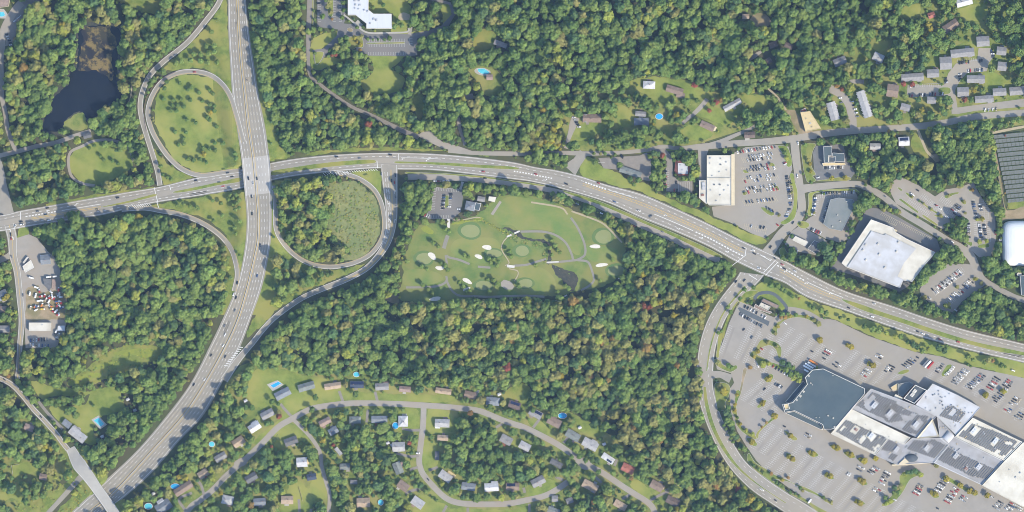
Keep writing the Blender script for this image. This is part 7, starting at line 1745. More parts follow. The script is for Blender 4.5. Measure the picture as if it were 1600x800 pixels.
# east lot
EA_ = -32
row('first group at the middle of the east lot', (1462, 320), (1470, 327), 3, zE_, -30, cols=['red', 'white', 'white']); row('alone in the upper part of the east lot', (1433, 297), (1434, 298), 1, zE_, -30, cols=['black']); drow('the middle car rows of the east lot', (1489, 330), (1500, 320), 5, zE_, ang=-30, occ=.9); row('by the trees at the middle of the east lot', (1478, 338), (1488, 343), 4, zE_, -35, cols=['white', 'white', 'grey', 'silver']); row('in the lower line of the east lot middle', (1489, 333), (1506, 340), 4, zE_, -35, occ=.8)
row('in the left upper column of the east lot', (1520, 314), (1526, 342), 8, zE_, 0, cols=['black', 'blue', 'blue', 'tan', 'blue', 'black', 'silver']); row('in the right upper column of the east lot', (1530, 318), (1534, 330), 4, zE_, 0); row('in the far left column of the east lot', (1513, 345), (1514, 372), 9, zE_, 0, occ=.9); row('in the middle lower column of the east lot', (1530, 349), (1533, 372), 8, zE_, 0, cols=['white', 'white', 'black', 'silver', 'white', 'black', 'blue', 'black']); row('in the right lower column of the east lot', (1537, 350), (1540, 368), 6, zE_, 0, cols=['black', 'white', 'black', 'black', 'grey']); row('by the hedge left of the white dome', (1555, 359), (1557, 367), 3, zE_, 0, cols=['black', 'red', 'red']); row('white ones on the first east lot island', (1424, 302), (1428, 306), 2, zE_, -30, cols=['white', 'white'])
# south lot of the warehouse store
drow('the dense car rows behind the warehouse store', (1466, 452), (1502, 424), 14, zS, ang=-40, occ=.9); drow('the shaded car rows behind the warehouse store', (1484, 470), (1519, 438), 11, zS, ang=-40, occ=.8); row('alone at the left of the lot behind the warehouse store', (1457, 452), (1458, 453), 1, zS, -50, cols=['black']); row('at the lower left of the lot behind the warehouse store', (1450, 465), (1454, 466), 2, zS, -50); row('beside the single left tree behind the warehouse store', (1461, 458), (1466, 455), 2, zS, -50, cols=['silver', 'white'])
row('at the corner below the shaded rows', (1492, 484), (1494, 485), 1, zS, -30, cols=['white'])
# flats
zF = LOTZ['flats'] + .1
row('below the longest flats row', (1498, 98), (1536, 95), 11, zF, 88, occ=.8, cols=['black', 'black', 'grey', 'red', 'black']); row('right side of the upper flats car park', (1550, 78), (1552, 88), 4, zF, 0, cols=['blue', 'black', 'white', 'black']); row('lower side of the upper flats car park', (1511, 111), (1536, 109), 7, zF, 88, occ=.8); row('between the two flats car parks', (1499, 111), (1501, 128), 5, zF, 15, occ=.8, cols=['white', 'black', 'black', 'silver']); row('along the lower flats car park', (1419, 150), (1475, 146), 14, zF, 80, occ=.8, cols=['black', 'red', 'black', 'white', 'black', 'blue']); row('red pair by the entry of the flats road', (1479, 157), (1481, 164), 2, zF, 0, cols=['white', 'red']); row('beside the single tree in the lower flats car park', (1477, 121), (1479, 131), 3, zF, 20, cols=['black', 'black', 'silver']); row('in front of the long flats row', (1421, 135), (1430, 134), 2, zF, 85, cols=['white', 'black']); row('along the shaded lower right street', (1536, 172), (1566, 170), 5, zF, 80, occ=.9, cols=['white', 'silver', 'white', 'tan', 'white'])
row('left side of the townhouse lane', (1312, 150), (1322, 190), 6, .3, 10, occ=.8); row('right side of the townhouse lane', (1331, 156), (1341, 185), 5, .3, 5, occ=.88); row('red one by the grey house with the porch', (1392, 85), (1394, 87), 1, .1, -30, cols=['red']); row('on the forecourt of the brown ranch house', (896, 182), (906, 200), 5, .3, 0, cols=['white', 'silver', 'black', 'black', 'white'])
row('along the trees left of the restaurant', (1040, 266), (1039, 294), 7, LOTZ['restaurant'] + .05, 0, occ=.9, cols=['black', 'silver', 'red', 'black', 'tan', 'red', 'white']); row('alone in the restaurant lot', (1056, 285), (1057, 285), 1, LOTZ['restaurant'] + .05, 85, cols=['black']); row('lower ones in the restaurant lot', (1051, 297), (1060, 298), 2, LOTZ['restaurant'] + .05, 85, cols=['red', 'black'])
row('in the depot car park below the long warehouse', (46, 532), (76, 530), 7, LOTZ['depot'] + .1, 88, cols=['blue', 'silver', 'white', 'red', 'black', 'black', 'grey']); row('in the lower depot car park line', (45, 539), (78, 540), 7, LOTZ['depot'] + .1, 88, cols=['silver', 'white', 'tan', 'white', 'blue', 'silver', 'blue']); row('at the right of the depot car park', (87, 519), (91, 531), 4, LOTZ['depot'] + .1, 20, cols=['black', 'tan', 'white', 'black'])
row('in the upper left park lot', (10, 52), (18, 72), 6, .3, 10, cols=['black', 'white', 'silver', 'black']); row('along the top left park lot', (22, 34), (32, 24), 4, .3, 40, cols=['white', 'silver'])
row('along the hedge of the frontage road', (870, 306), (1010, 361), 11, FRO[3] + .05, -23, occ=.8, cols=['white', 'red', 'silver', 'white', 'black']); row('on the frontage road shoulder above the golf car park', (677, 283), (702, 283), 5, FRO[3] + .05, 0, cols=['white', 'red', 'tan', 'white', 'white']); row('on the house lot beside the roadside triangle house', (970, 243), (974, 246), 2, .3, 80, cols=['black', 'black'])
row('in the left campus car park', (498, 0), (498, 34), 3, .3, 0, cols=['black', 'black', 'grey'])

# machines and vans in the depot yard
yr = random.Random(3)
def truck_mesh(col, l, h=2.8):
    k = ('truck', col, l)
    if k in PROTO: return PROTO[k]
    b = MB().use(M['car_' + col]); b.box(-.9, 0, .9 + h / 2, l - 2.6, 2.4, h); b.use(M['car_white']); b.box(l / 2 - 1, 0, 1.5, 2.0, 2.3, 2.0); b.use(M['glass']); b.box(l / 2 - .35, 0, 2.0, .8, 2.0, .8)
    b.use(M['tyre'])
    for x in (-l * .36, -l * .22, l * .36): b.box(x, 0, .5, 1.0, 2.3, 1.0)
    PROTO[k] = b.mesh('truck'); return PROTO[k]
def trailer_mesh(col, l):
    k = ('trailer', col, l)
    if k in PROTO: return PROTO[k]
    b = MB().use(M['car_' + col]); b.box(0, 0, 2.5, l, 2.7, 2.9); b.use(M['tyre'])
    for x in (-l * .4, -l * .3): b.box(x, 0, .5, 1.0, 2.4, 1.0)
    b.use(M['steel']); b.box(l * .36, 0, .55, .3, 1.8, 1.1)
    PROTO[k] = b.mesh('trailer'); return PROTO[k]
def vehicle(mesh, name, x, y, a, z, label, cat, group):
    o = link(name, mesh, None, (*W((x, y)), z), math.radians(a)); tag(o, label, cat, group)
GZ = 'depot machines and trucks'
YD = [(56, 462, 80, 'white', 8), (47, 459, 80, 'white', 7), (62, 470, 10, 'white', 9), (57, 449, -20, 'white', 7), (49, 434, -15, 'white', 8), (76, 433, 5, 'white', 8), (86, 432, 5, 'white', 7), (62, 455, 100, 'red', 6), (64, 463, 20, 'red', 6), (70, 462, 80, 'red', 6), (79, 466, 0, 'red', 8), (85, 466, 60, 'red', 7), (92, 452, 90, 'red', 7), (91, 459, 0, 'grey', 7), (95, 464, 0, 'white', 6), (90, 471, 10, 'blue', 8), (72, 468, 60, 'tan', 7), (74, 477, 5, 'tan', 8), (81, 483, 0, 'yellow', 6), (55, 479, 60, 'orange', 6), (48, 481, 80, 'tan', 6), (84, 487, -20, 'red', 6), (80, 456, -45, 'silver', 6), (67, 483, 0, 'yellow', 7), (92, 525, 75, 'tan', 10), (88, 518, 70, 'white', 6)] + [(yr.uniform(56, 97), yr.uniform(458, 492), yr.uniform(0, 180), yr.choice(['white', 'red', 'tan', 'silver', 'red', 'blue', 'white', 'orange']), yr.choice([5, 6, 7])) for _ in range(18)]
LR_ = sorted(range(len(YD)), key=lambda i: YD[i][0])
for k_, i in enumerate(LR_):
    x, y, a, c, l = YD[i]
    vehicle(truck_mesh(c, l), 'yard_truck', x, y, a, LOTZ['depot'] + .25, '%s %s truck in the cluttered depot yard, %s' % ('short' if l < 7 else 'long', CW[c], nth(k_, len(YD))), 'truck', GZ)
TL = [(1264, 569, 'white'), (1267, 573, 'white'), (1262, 566.5, 'tan'), (1259, 578.5, 'white'), (1270, 568.5, 'silver')]
for (x, y, c, w) in ((1271, 566, 'orange', 'orange trailer, uppermost of the delivery trailers at the department store corner'), (1268.5, 569.5, 'silver', 'silver trailer, second of the delivery trailers at the department store corner'), (1264, 571.5, 'white', 'white trailer, third of the delivery trailers at the department store corner'), (1261.5, 574.5, 'white', 'white trailer, fourth of the delivery trailers at the department store corner'), (1259.5, 579, 'white', 'white trailer, lowest of the delivery trailers at the department store corner')):
    vehicle(trailer_mesh(c, 15 if y < 578 else 8), 'trailer', x, y, -30, zM, w, 'trailer', 'delivery trailers')
for x, y, c, w in ((1446, 567, 'grey', 'dark grey trailer, left of three side by side in the mall north lot'), (1449.5, 569, 'white', 'white trailer, middle of three side by side in the mall north lot'), (1453.5, 570.5, 'red', 'red trailer, right of three side by side in the mall north lot')):
    vehicle(trailer_mesh(c, 14), 'trailer', x, y, 48, zM, w, 'trailer', 'trailers in the mall lot')
vehicle(truck_mesh('white', 8), 'delivery_truck', 1265, 783, 50, .35, 'white delivery truck with a black side parked on the verge of the mall road', 'truck', None)

# the 300 cars that show best are things, the rest one heap
order = list(range(len(CARS)))
first = order[:300]
for i in first:
    x, y, a, c, k, lb, g, z = CARS[i]
    lb = ' '.join(lb.split())
    lb = lb.replace(' in the left line of the ', ' in left line, ').replace(' in the right line of the ', ' in right line, ')
    wds = lb.split()
    if len(wds) > 16: lb = lb.replace(' the ', ' ').replace('dark grey', 'grey').replace('pickup truck', 'pickup'); wds = lb.split(); None
    if len(wds) > 16: lb = ' '.join(wds[:16])
    nm = {'car': 'car', 'suv': 'car', 'pickup': 'pickup_truck', 'van': 'van'}[k]
    o = link(nm, car_mesh(k, c), None, (*W((x, y)), z), a)
    tag(o, lb, {'car': 'car', 'suv': 'car', 'pickup': 'pickup', 'van': 'van'}[k], g)
rest = MB()
for i in order[300:]:
    x, y, a, c, k, lb, g, z = CARS[i]
    me = car_mesh(k, c); cw, sw = math.cos(a), math.sin(a); wx, wy = W((x, y))
    vs = [v.co for v in me.vertices]
    for p in me.polygons:
        rest.use(me.materials[p.material_index])
        rest.face([(wx + vs[j].x * cw - vs[j].y * sw, wy + vs[j].x * sw + vs[j].y * cw, z + vs[j].z) for j in p.vertices])
if rest.v: stuff(rest.build('parked_cars'))
# ---------------------------------------------------------------- trees
def crown_geo(seed, R=5.0, Hc=9.0, z0=3.0, lobes=13, per=46, leaf_=1.25, flat=0.75):
    r = np.random.default_rng(seed)
    V = []; F = []
    cs = []
    cs.append((0, 0, z0 + Hc * .58, R * .62))
    for i in range(lobes):
        t = 2 * math.pi * (i / lobes) + r.uniform(-.4, .4); rad = R * r.uniform(.32, .74); zz = z0 + Hc * r.uniform(.30, .82) * (1.05 - .35 * (rad / R))
        cs.append((rad * math.cos(t), rad * math.sin(t), zz, R * r.uniform(.26, .44)))
    for (cx, cy, cz, lr) in cs:
        n = int(per * (lr / (R * .35)) ** 1.4)
        for k in range(n):
            u = r.uniform(-.55, 1.0); ph = r.uniform(0, 2 * math.pi); s = math.sqrt(max(0, 1 - u * u))
            nv = np.array([s * math.cos(ph), s * math.sin(ph), u])
            p = np.array([cx, cy, cz]) + nv * lr * r.uniform(.78, 1.08) * np.array([1, 1, flat + .2])
            nv = nv + r.normal(0, .30, 3); nv /= np.linalg.norm(nv)
            a = np.cross(nv, r.normal(0, 1, 3)); a /= max(np.linalg.norm(a), 1e-6); b = np.cross(nv, a)
            sz = leaf_ * r.uniform(.6, 1.15) * .5
            i0 = len(V)
            V += [tuple(p + a * sz * 1.2), tuple(p + b * sz), tuple(p - a * sz * 1.2), tuple(p - b * sz)]
            F.append((i0, i0 + 1, i0 + 2, i0 + 3))
    return V, F

def trunk_mb(seed, R, Hc, z0):
    r = random.Random(seed); b = MB().use(M['bark'])
    b.limb((0, 0, -.4), (0, 0, z0), .42, .3); b.limb((0, 0, z0), (r.uniform(-.4, .4), r.uniform(-.4, .4), z0 + Hc * .6), .3, .08)
    for i in range(5):
        t = 2 * math.pi * i / 5 + r.uniform(-.4, .4); b.limb((0, 0, z0 * r.uniform(.75, 1.2)), (R * .55 * math.cos(t), R * .55 * math.sin(t), z0 + Hc * r.uniform(.3, .6)), .18, .05, 5)
    return b

NV = 3
CROWN = {}; TRUNK = {}
SHAPES = {'broad': [(5.0, 9.0, 3.5, 13), (5.0, 10.5, 4.0, 11), (5.2, 8.0, 3.2, 15)], 'small': [(2.6, 4.6, 1.4, 8), (2.6, 5.2, 1.6, 8), (2.7, 4.2, 1.3, 9)]}
PCOL = bpy.data.collections.new('tree_kinds')     # not linked to the scene: only instanced
PIDX = {}
geo = {}
for sh, L_ in SHAPES.items():
    for v, (R, Hc, z0, lb) in enumerate(L_):
        geo[sh, v] = crown_geo(100 + v + (50 if sh == 'small' else 0), R, Hc, z0, lb, 112 if sh == 'broad' else 36, 1.12 if sh == 'broad' else .95)
        TRUNK[sh, v] = trunk_mb(v + 9, R, Hc, z0).mesh('trunk')
plist = []
for h in HUES:
    for sh in SHAPES:
        for v in range(NV):
            V, F = geo[sh, v]
            me = bpy.data.meshes.new('crown'); me.from_pydata(V, [], F); me.materials.append(M['leaf_' + h]); me.update()
            CROWN[h, sh, v] = me
for h in HUES:
    for v in range(NV):
        V, F = geo['broad', v]
        tv = [tuple(x.co) for x in TRUNK['broad', v].vertices]; tf = [tuple(p.vertices) for p in TRUNK['broad', v].polygons]
        me = bpy.data.meshes.new('whole_tree'); me.from_pydata(V + tv, [], F + [tuple(i + len(V) for i in f) for f in tf])
        me.materials.append(M['leaf_' + h]); me.materials.append(M['bark']); me.polygons.foreach_set('material_index', [0] * len(F) + [1] * len(tf)); me.update()
        nm = 'tree_kind_%02d' % len(plist)
        o = bpy.data.objects.new(nm, me); PCOL.objects.link(o); PIDX[h, v] = len(plist); plist.append(nm)

def tree(x, y, hue, r, label, group, sh='broad', hk=1.0):
    v = random.randrange(NV)
    base = {'broad': 5.0, 'small': 2.6}[sh]
    s = r / base
    o = thing('tree', label, 'tree', (*W((x, y)), Zm(x, y) - .1), random.uniform(0, 6.28), group)
    o.scale = (s, s, s * hk)
    link('trunk', TRUNK[sh, v], o); link('crown', CROWN[hue, sh, v], o)
    return o
SINGLE = []      # x, y, hue, radius, label, group, shape, height factor
def grove(desc, group, pts, hue, r, sh='broad', hk=1.0, word=None):
    P = [(p[0], p[1], (p[2] if len(p) > 2 else hue), (p[3] if len(p) > 3 else r)) for p in pts]
    P.sort(key=lambda p: p[0])
    for i, (x, y, h, rr) in enumerate(P):
        size = word or ('small' if rr < 3.2 else 'broad' if rr > 6 else 'medium')
        lab = '%s %s tree %s' % (size, HUEW[h], desc) + (', ' + nth(i, len(P)) if len(P) > 1 else '')
        if len(lab.split()) > 16: lab = lab[len(size) + 1:]
        SINGLE.append((x, y, h, rr * random.uniform(.92, 1.1), lab, group, sh, hk))
random.seed(21)
G1 = 'trees inside the north loop'
grove('on the grass inside the north loop', G1, q(0, 0, 4, [(1045, 510), (1030, 555), (1125, 520), (1175, 560), (1195, 545), (1245, 580), (1310, 560), (1332, 585), (1025, 620), (1085, 625), (1130, 620), (1190, 625), (1265, 630), (1078, 660), (1112, 660), (1150, 668), (1070, 692), (1105, 692), (1312, 655), (1340, 662), (1312, 690), (1340, 692), (1295, 735), (1310, 748), (1170, 750), (1225, 770), (1355, 792)]) + q(0, 200, 4, [(1095, 25), (1165, 28), (1150, 65), (1115, 105), (1150, 100), (1345, 95), (1395, 95), (1270, 125), (1310, 130), (1345, 140), (1175, 192), (1212, 202), (1250, 195), (1292, 217), (1472, 160), (1478, 190)]) + [(319, 241, 'yellow', 5.5), (329, 176, 'yellow', 4)], 'dark', 3.8, 'broad', .75)
grove('between the outer ramp and the freeway', 'trees between ramp and freeway', q(200, 0, 6.665, [(870, 335), (820, 480), (840, 560), (900, 540), (760, 570), (690, 570), (660, 630), (500, 660), (560, 640), (830, 650), (930, 650), (900, 480), (760, 640)]), 'mid', 4.6)
grove('in the grass wedge left of the outer ramp foot', 'trees in the wedge by the outer ramp', q(0, 200, 4, [(1005, 240), (1020, 290), (1050, 310), (1070, 320)]), 'dark', 3.6)
grove('on the oval lawn', 'trees on the oval lawn', q(0, 200, 4, [(630, 175), (650, 200), (705, 205), (560, 125), (590, 110), (740, 222)]), 'dark', 3.2)
grove('on the grass right of the lower left ramp', 'trees on the south west verge', q(0, 200, 4, [(1110, 480), (1150, 475), (1190, 490), (1230, 495), (1240, 505), (1330, 455), (1385, 470), (1390, 545), (1430, 445), (1460, 440), (1480, 470), (1475, 510), (1460, 480), (1500, 585), (1470, 620), (1475, 660), (1335, 580), (1440, 420), (1500, 450), (1480, 420), (1500, 500)]), 'mid', 3.6)
GG = 'trees on the golf course'
grove('on the golf course', GG, qh([(350, 180), (400, 215), (650, 300), (690, 315), (420, 375), (470, 400), (240, 410), (290, 430), (880, 330), (930, 340), (980, 360), (960, 400), (900, 370), (250, 590), (300, 625), (340, 670), (600, 560), (640, 600), (700, 640), (670, 650), (870, 530), (930, 540), (970, 575), (1170, 590), (490, 440), (470, 50), (500, 70), (960, 590), (890, 650), (1080, 260), (1100, 310), (520, 790), (100, 360), (30, 540)]) + qg([(470, 200), (500, 250), (520, 290), (540, 310), (450, 270), (470, 330), (1010, 375), (900, 560), (590, 610), (620, 630), (520, 660), (165, 600), (325, 425)]), 'mid', 3.9)
GM = 'trees on the mall car park islands'
YM = [(1279.5, 531), (1329, 542), (1362, 571), (1237, 716), (1270, 709), (1307, 700), (1329, 711), (1349, 720), (1296, 744), (1347, 752), (1342, 786), (1460, 772), (1477, 748), (1499, 758), (1514, 767), (1521, 770), (1541, 773), (1190, 630), (1199, 592), (1209, 650), (1234, 680), (1174, 690), (1566, 611), (1538, 617), (1367, 716)]
grove('on a mall car park island', GM, [(x + 1, y, 'yellow', 5.2) for i, (x, y) in enumerate(YM)] + [(x - 4.5, y - 2.6, 'yellow', 4.0) for x, y in YM[1:12]] + [(1279, 506, 'olive', 5), (1272, 500, 'olive', 3.5), (1130, 611, 'yellow', 7), (1124, 603, 'olive', 5)], 'yellow', 3.7, 'broad', .62)
grove('along the mall entrance walk', 'trees by the mall entrance', [(1360 + u / 8, 700 + v / 8, h) for u, v, h in ((420, 325, 'lime'), (510, 300, 'blue'), (560, 285, 'blue'), (600, 315, 'mid'), (460, 300, 'blue'), (330, 515, 'olive'), (370, 470, 'olive'), (290, 560, 'mid'), (300, 490, 'blue'), (200, 690, 'lime'), (240, 660, 'lime'), (180, 620, 'dark'), (625, 335, 'lime'), (820, 215, 'olive'), (350, 545, 'mid'))], 'mid', 4.2, 'broad', .8)
grove('by the upper mall car park', 'trees by the upper mall car park', [(1215, 510, 'yellow'), (1211, 521, 'olive'), (1199, 535, 'olive'), (1214, 541, 'olive'), (1184, 549, 'yellow'), (1178, 557, 'yellow'), (1192, 569, 'lime', 5.5), (1200, 568, 'lime', 4), (1172, 574, 'orange'), (1202, 590, 'yellow'), (1227, 496, 'orange'), (1234, 494, 'yellow'), (1260, 494, 'yellow'), (1220, 495, 'orange'), (1243, 492, 'dark'), (1231, 490, 'dark'), (1222, 490, 'dark', 4.5)], 'yellow', 3.6, 'broad', .7)
grove('in the hedge beside the department store', 'trees beside the department store', [(1222, 566, 'blue'), (1231, 570, 'blue'), (1238, 575, 'mid'), (1244, 583, 'mid'), (1240, 590, 'lime'), (1250, 588, 'mid'), (1228, 577, 'mid'), (1235, 584, 'mid'), (1248, 594, 'lime'), (1276, 574, 'lime', 2.5)], 'mid', 5.2, 'broad', .8)
grove('beside the mall road', 'trees along the mall road', [(1124, 640, 'dark'), (1131, 654, 'dark'), (1131, 664, 'dark'), (1139, 676, 'mid'), (1145, 690, 'dark'), (1156, 700, 'mid'), (1134, 670, 'mid'), (1142, 684, 'mid'), (1177, 727, 'dark'), (1185, 733, 'mid'), (1192, 738, 'mid'), (1213, 753, 'dark'), (1222, 760, 'mid'), (1234, 769, 'dark'), (1248, 775, 'mid'), (1218, 757, 'mid'), (1205, 740, 'orange'), (1222, 749, 'yellow'), (1231, 746, 'orange'), (1250, 762, 'dark'), (1254, 766, 'olive'), (1286, 777, 'dark'), (1290, 781, 'olive'), (1298, 784, 'olive'), (1148, 641, 'yellow'), (1148, 632, 'yellow'), (1156, 662, 'yellow'), (1165, 672, 'lime'), (1176, 678, 'lime'), (1152, 652, 'dark', 2.5), (1151, 617, 'yellow'), (1197, 660, 'orange', 2.6), (1190, 667, 'orange', 2.4)], 'mid', 3.3, 'broad', .85)
grove('at the lawn hook around the diner', 'trees around the diner', [(1122, 567, 'olive'), (1143, 574, 'mid'), (1138, 571, 'dark'), (1127, 517, 'dark', 3), (1122, 520, 'dark', 3), (1141, 487, 'dark'), (1137, 480, 'mid'), (1156, 466, 'dark'), (1163, 452, 'dark'), (1177, 449, 'dark'), (1204, 445, 'dark', 5.5), (1214, 446, 'mid', 6), (1222, 452, 'mid', 4), (1226, 455, 'dark'), (1238, 463, 'dark'), (1248, 466, 'orange', 2.5), (1173, 472, 'dark', 3.5), (1265, 477, 'dark', 3), (1270, 481, 'mid', 4)], 'mid', 4, 'broad', .9)
grove('on the lower right road verge', 'trees along the lower right verge', [(1282, 485, 'mid'), (1290, 489, 'mid'), (1312, 496, 'dark', 3), (1325, 499, 'dark', 3), (1350, 510, 'dark'), (1363, 514, 'mid', 6), (1372, 516, 'mid', 6), (1384, 520, 'lime', 4.5), (1398, 526, 'lime', 4.5), (1406, 525, 'mid'), (1425, 538, 'blue'), (1433, 542, 'blue'), (1440, 548, 'mid'), (1449, 545, 'lime', 3.5), (1465, 543, 'blue', 6.5), (1474, 547, 'blue', 6), (1478, 542, 'mid'), (1510, 557, 'mid', 5), (1519, 562, 'mid', 4), (1543, 563, 'olive', 5), (1550, 564, 'orange', 4), (1537, 566, 'mid', 4), (1563, 571, 'dark', 4), (1570, 573, 'mid', 3), (1418, 534, 'mid')], 'mid', 4.8, 'broad', 1.15)
grove('around the plaza car park', 'trees around the plaza', [(1229, 247, 'lime', 4), (1226, 239, 'dark', 4), (1265, 256, 'yellow'), (1266, 268, 'yellow'), (1299, 279, 'yellow', 4.2), (1320, 278, 'yellow', 4.2), (1262, 250, 'olive'), (1217, 336, 'olive', 3), (1199, 372, 'dark', 2.5), (1252, 351, 'olive', 3), (1237, 369, 'dark', 3.5), (1258, 226, 'mid', 3.5), (1204, 257, 'olive', 2.4), (1212, 292, 'olive', 2.2), (1164, 302, 'olive', 2.4)], 'yellow', 3.5, 'broad', .75)
grove('beside the restaurant lot', 'trees beside the restaurant', q(1000, 220, 8, [(250, 300), (260, 350), (240, 400), (250, 450), (230, 500), (250, 540), (220, 600), (260, 600), (120, 200), (300, 210), (410, 180), (480, 160), (550, 150), (520, 110), (690, 190), (640, 200), (350, 680), (420, 680), (470, 710), (500, 740), (720, 760)]), 'mid', 4.4)
grove('in the east car park', 'trees in the east car park', [(1506, 315, 'olive'), (1482, 306, 'olive', 3.5), (1519, 297, 'orange'), (1534, 342, 'yellow', 4), (1425, 307, 'olive', 2.6), (1436, 314, 'dark', 2.4), (1443, 318, 'olive', 2.4), (1455, 327, 'olive', 2.6), (1469, 337, 'olive', 3.5), (1508, 333, 'olive', 2.3), (1526, 343, 'lime', 3), (1530, 378, 'lime', 4.5), (1541, 377, 'lime', 4), (1487, 345, 'dark', 4.5), (1494, 340, 'mid', 3)], 'olive', 3.2, 'broad', .7)
grove('behind the warehouse store', 'trees behind the warehouse store', [(1478, 478, 'lime', 4), (1482, 476, 'olive', 3.5), (1444, 464, 'olive', 4), (1523, 436, 'yellow', 3.6), (1533, 443, 'olive', 3.4), (1495, 448, 'olive', 3.2)], 'olive', 3.6, 'broad', .7)
grove('along the warehouse store lane', 'trees by the warehouse lane', [(1399, 330, 'dark', 5), (1404, 331, 'olive', 4), (1390, 328, 'lime', 4), (1380, 328, 'olive', 4), (1467, 373, 'dark', 4), (1471, 379, 'olive', 4), (1328, 346, 'dark', 3.5), (1327, 351, 'dark', 3.5), (1335, 333, 'dark', 4)], 'olive', 4, 'broad', .85)
grove('among the campus car parks', 'trees on the campus', [(504, 26, 'dark', 5), (512, 10, 'olive', 4), (516, 3, 'olive', 4), (517, 19, 'olive', 4), (510, 0, 'dark', 4), (536, 5, 'dark', 4), (537, 16, 'dark', 4), (542, 16, 'dark', 3.5), (535, 28, 'dark', 4), (542, 4, 'dark', 3.5), (519, 30, 'orange', 2.6), (554, 60, 'yellow', 4), (565, 57, 'olive', 3.5), (558, 66, 'yellow', 3), (564, 70, 'yellow', 3.5), (563, 78, 'orange', 3), (537, 74, 'mid', 7), (533, 64, 'mid', 6), (543, 70, 'mid', 6), (541, 60, 'dark', 5), (492, 83, 'dark', 3), (516, 79, 'dark', 3.5), (575, 61, 'dark', 2.8), (583, 62, 'dark', 2.5), (591, 62, 'dark', 2.5), (601, 62, 'dark', 3), (609, 60, 'dark', 4), (583, 12, 'mid', 4), (599, 8, 'dark', 4), (622, 35, 'dark', 5), (617, 42, 'mid', 5), (628, 40, 'mid', 5), (558, 43, 'dark', 3), (482, 50, 'mid', 5), (490, 47, 'mid', 5), (500, 46, 'dark', 4), (520, 47, 'dark', 3), (525, 86, 'red', 3), (519, 87, 'red', 2.5)], 'dark', 4)
grove('in the south gardens', 'garden trees of the south neighbourhood', [(505, 687, 'yellow', 5.5), (529, 763, 'yellow', 5), (393, 788, 'orange', 6), (345, 770, 'yellow', 4), (425, 697, 'red', 3), (521, 695, 'red', 3), (436, 650, 'red', 4.5), (640, 692, 'red', 4), (735, 645, 'orange', 4.5), (986, 747, 'orange', 4), (322, 745, 'red', 2.6), (291, 746, 'yellow', 5.5), (280, 745, 'yellow', 4.5), (733, 667, 'lime', 5.5), (1058, 795, 'yellow', 4.5), (905, 713, 'dark', 5), (915, 719, 'dark', 4.5), (893, 713, 'dark', 4), (905, 706, 'dark', 4), (935, 737, 'dark', 4.5), (958, 738, 'mid', 5), (975, 740, 'dark', 3.5), (765, 635, 'dark', 5), (742, 628, 'dark', 4), (729, 625, 'dark', 4.5), (556, 615, 'dark', 5.5), (665, 768, 'mid', 4), (653, 750, 'dark', 4), (493, 620, 'dark', 5.5), (426, 627, 'dark', 4.5), (435, 631, 'dark', 3.5), (488, 640, 'dark', 5.5), (484, 659, 'dark', 5), (478, 670, 'lime', 4), (610, 642, 'mid', 4.5), (630, 640, 'mid', 3.8), (690, 755, 'lime', 5), (1005, 793, 'mid', 5), (845, 620, 'dark', 7), (854, 613, 'dark', 6), (857, 650, 'dark', 4.5), (833, 640, 'dark', 4.5)], 'mid', 4.5)
grove('in the lower left gardens', 'garden trees of the lower left', [(72, 696, 'yellow', 6), (80, 700, 'yellow', 5), (68, 702, 'lime', 5), (85, 660, 'dark', 4), (107, 643, 'dark', 6), (114, 640, 'dark', 6), (120, 648, 'mid', 6), (146, 633, 'dark', 3), (185, 607, 'dark', 4.5), (159, 727, 'yellow', 5), (12, 463, 'yellow', 5), (7, 467, 'yellow', 4), (100, 441, 'yellow', 3), (8, 495, 'dark', 7), (14, 485, 'dark', 5), (278, 345, 'yellow', 4), (290, 352, 'lime', 4)], 'mid', 5)
grove('in the upper right gardens', 'garden trees of the upper right', [(1449, 39, 'yellow', 5.5), (1452, 46, 'yellow', 5), (1445, 53, 'yellow', 5), (1307, 134, 'orange', 4), (1315, 140, 'red', 3.5), (1520, 142, 'yellow', 4.5), (1524, 137, 'lime', 4), (1590, 90, 'yellow', 5), (1583, 95, 'lime', 4.5), (1440, 172, 'yellow', 5), (1506, 156, 'red', 4.5), (1505, 212, 'orange', 5), (1523, 218, 'yellow', 5.5), (1530, 222, 'orange', 5), (1514, 200, 'lime', 6), (1480, 205, 'lime', 6), (1495, 215, 'lime', 6.5), (1057, 180, 'yellow', 5.5), (1020, 195, 'yellow', 4.5), (1119, 160, 'red', 5), (1125, 157, 'orange', 4), (1108, 173, 'red', 4), (1085, 133, 'red', 5), (1112, 154, 'dark', 4), (1088, 157, 'dark', 4), (995, 133, 'dark', 2.4), (849, 171, 'yellow', 5.5), (843, 175, 'yellow', 5), (1389, 207, 'orange', 5), (1395, 212, 'yellow', 4), (1270, 143, 'lime', 5), (1262, 147, 'mid', 6), (1425, 132, 'red', 4.5), (1411, 131, 'red', 4.5), (1570, 212, 'red', 2), (979, 227, 'dark', 4), (1034, 243, 'red', 4.5), (869, 229, 'lime', 5), (888, 227, 'dark', 4.5), (929, 253, 'dark', 5.5), (968, 258, 'dark', 5), (985, 280, 'dark', 5), (997, 281, 'dark', 5), (990, 288, 'mid', 4), (961, 242, 'dark', 3), (945, 240, 'dark', 3), (928, 240, 'dark', 3), (938, 240, 'olive', 3)], 'yellow', 5)
grove('in the red maple stand of the lower wood', 'rust red trees of the lower wood', [(1005, 478, 'red', 5.5), (1012, 481, 'red', 5), (1018, 478, 'red', 4), (1003, 485, 'red', 4)], 'red', 5)

# exclude the space single trees take, then fill the woods
for s in SINGLE: fill(ell(s[0], s[1], s[3] * .7, s[3] * .7, 0, 10), 0)
def wood_box(poly, v): fill(cr(poly, 6, True), v)
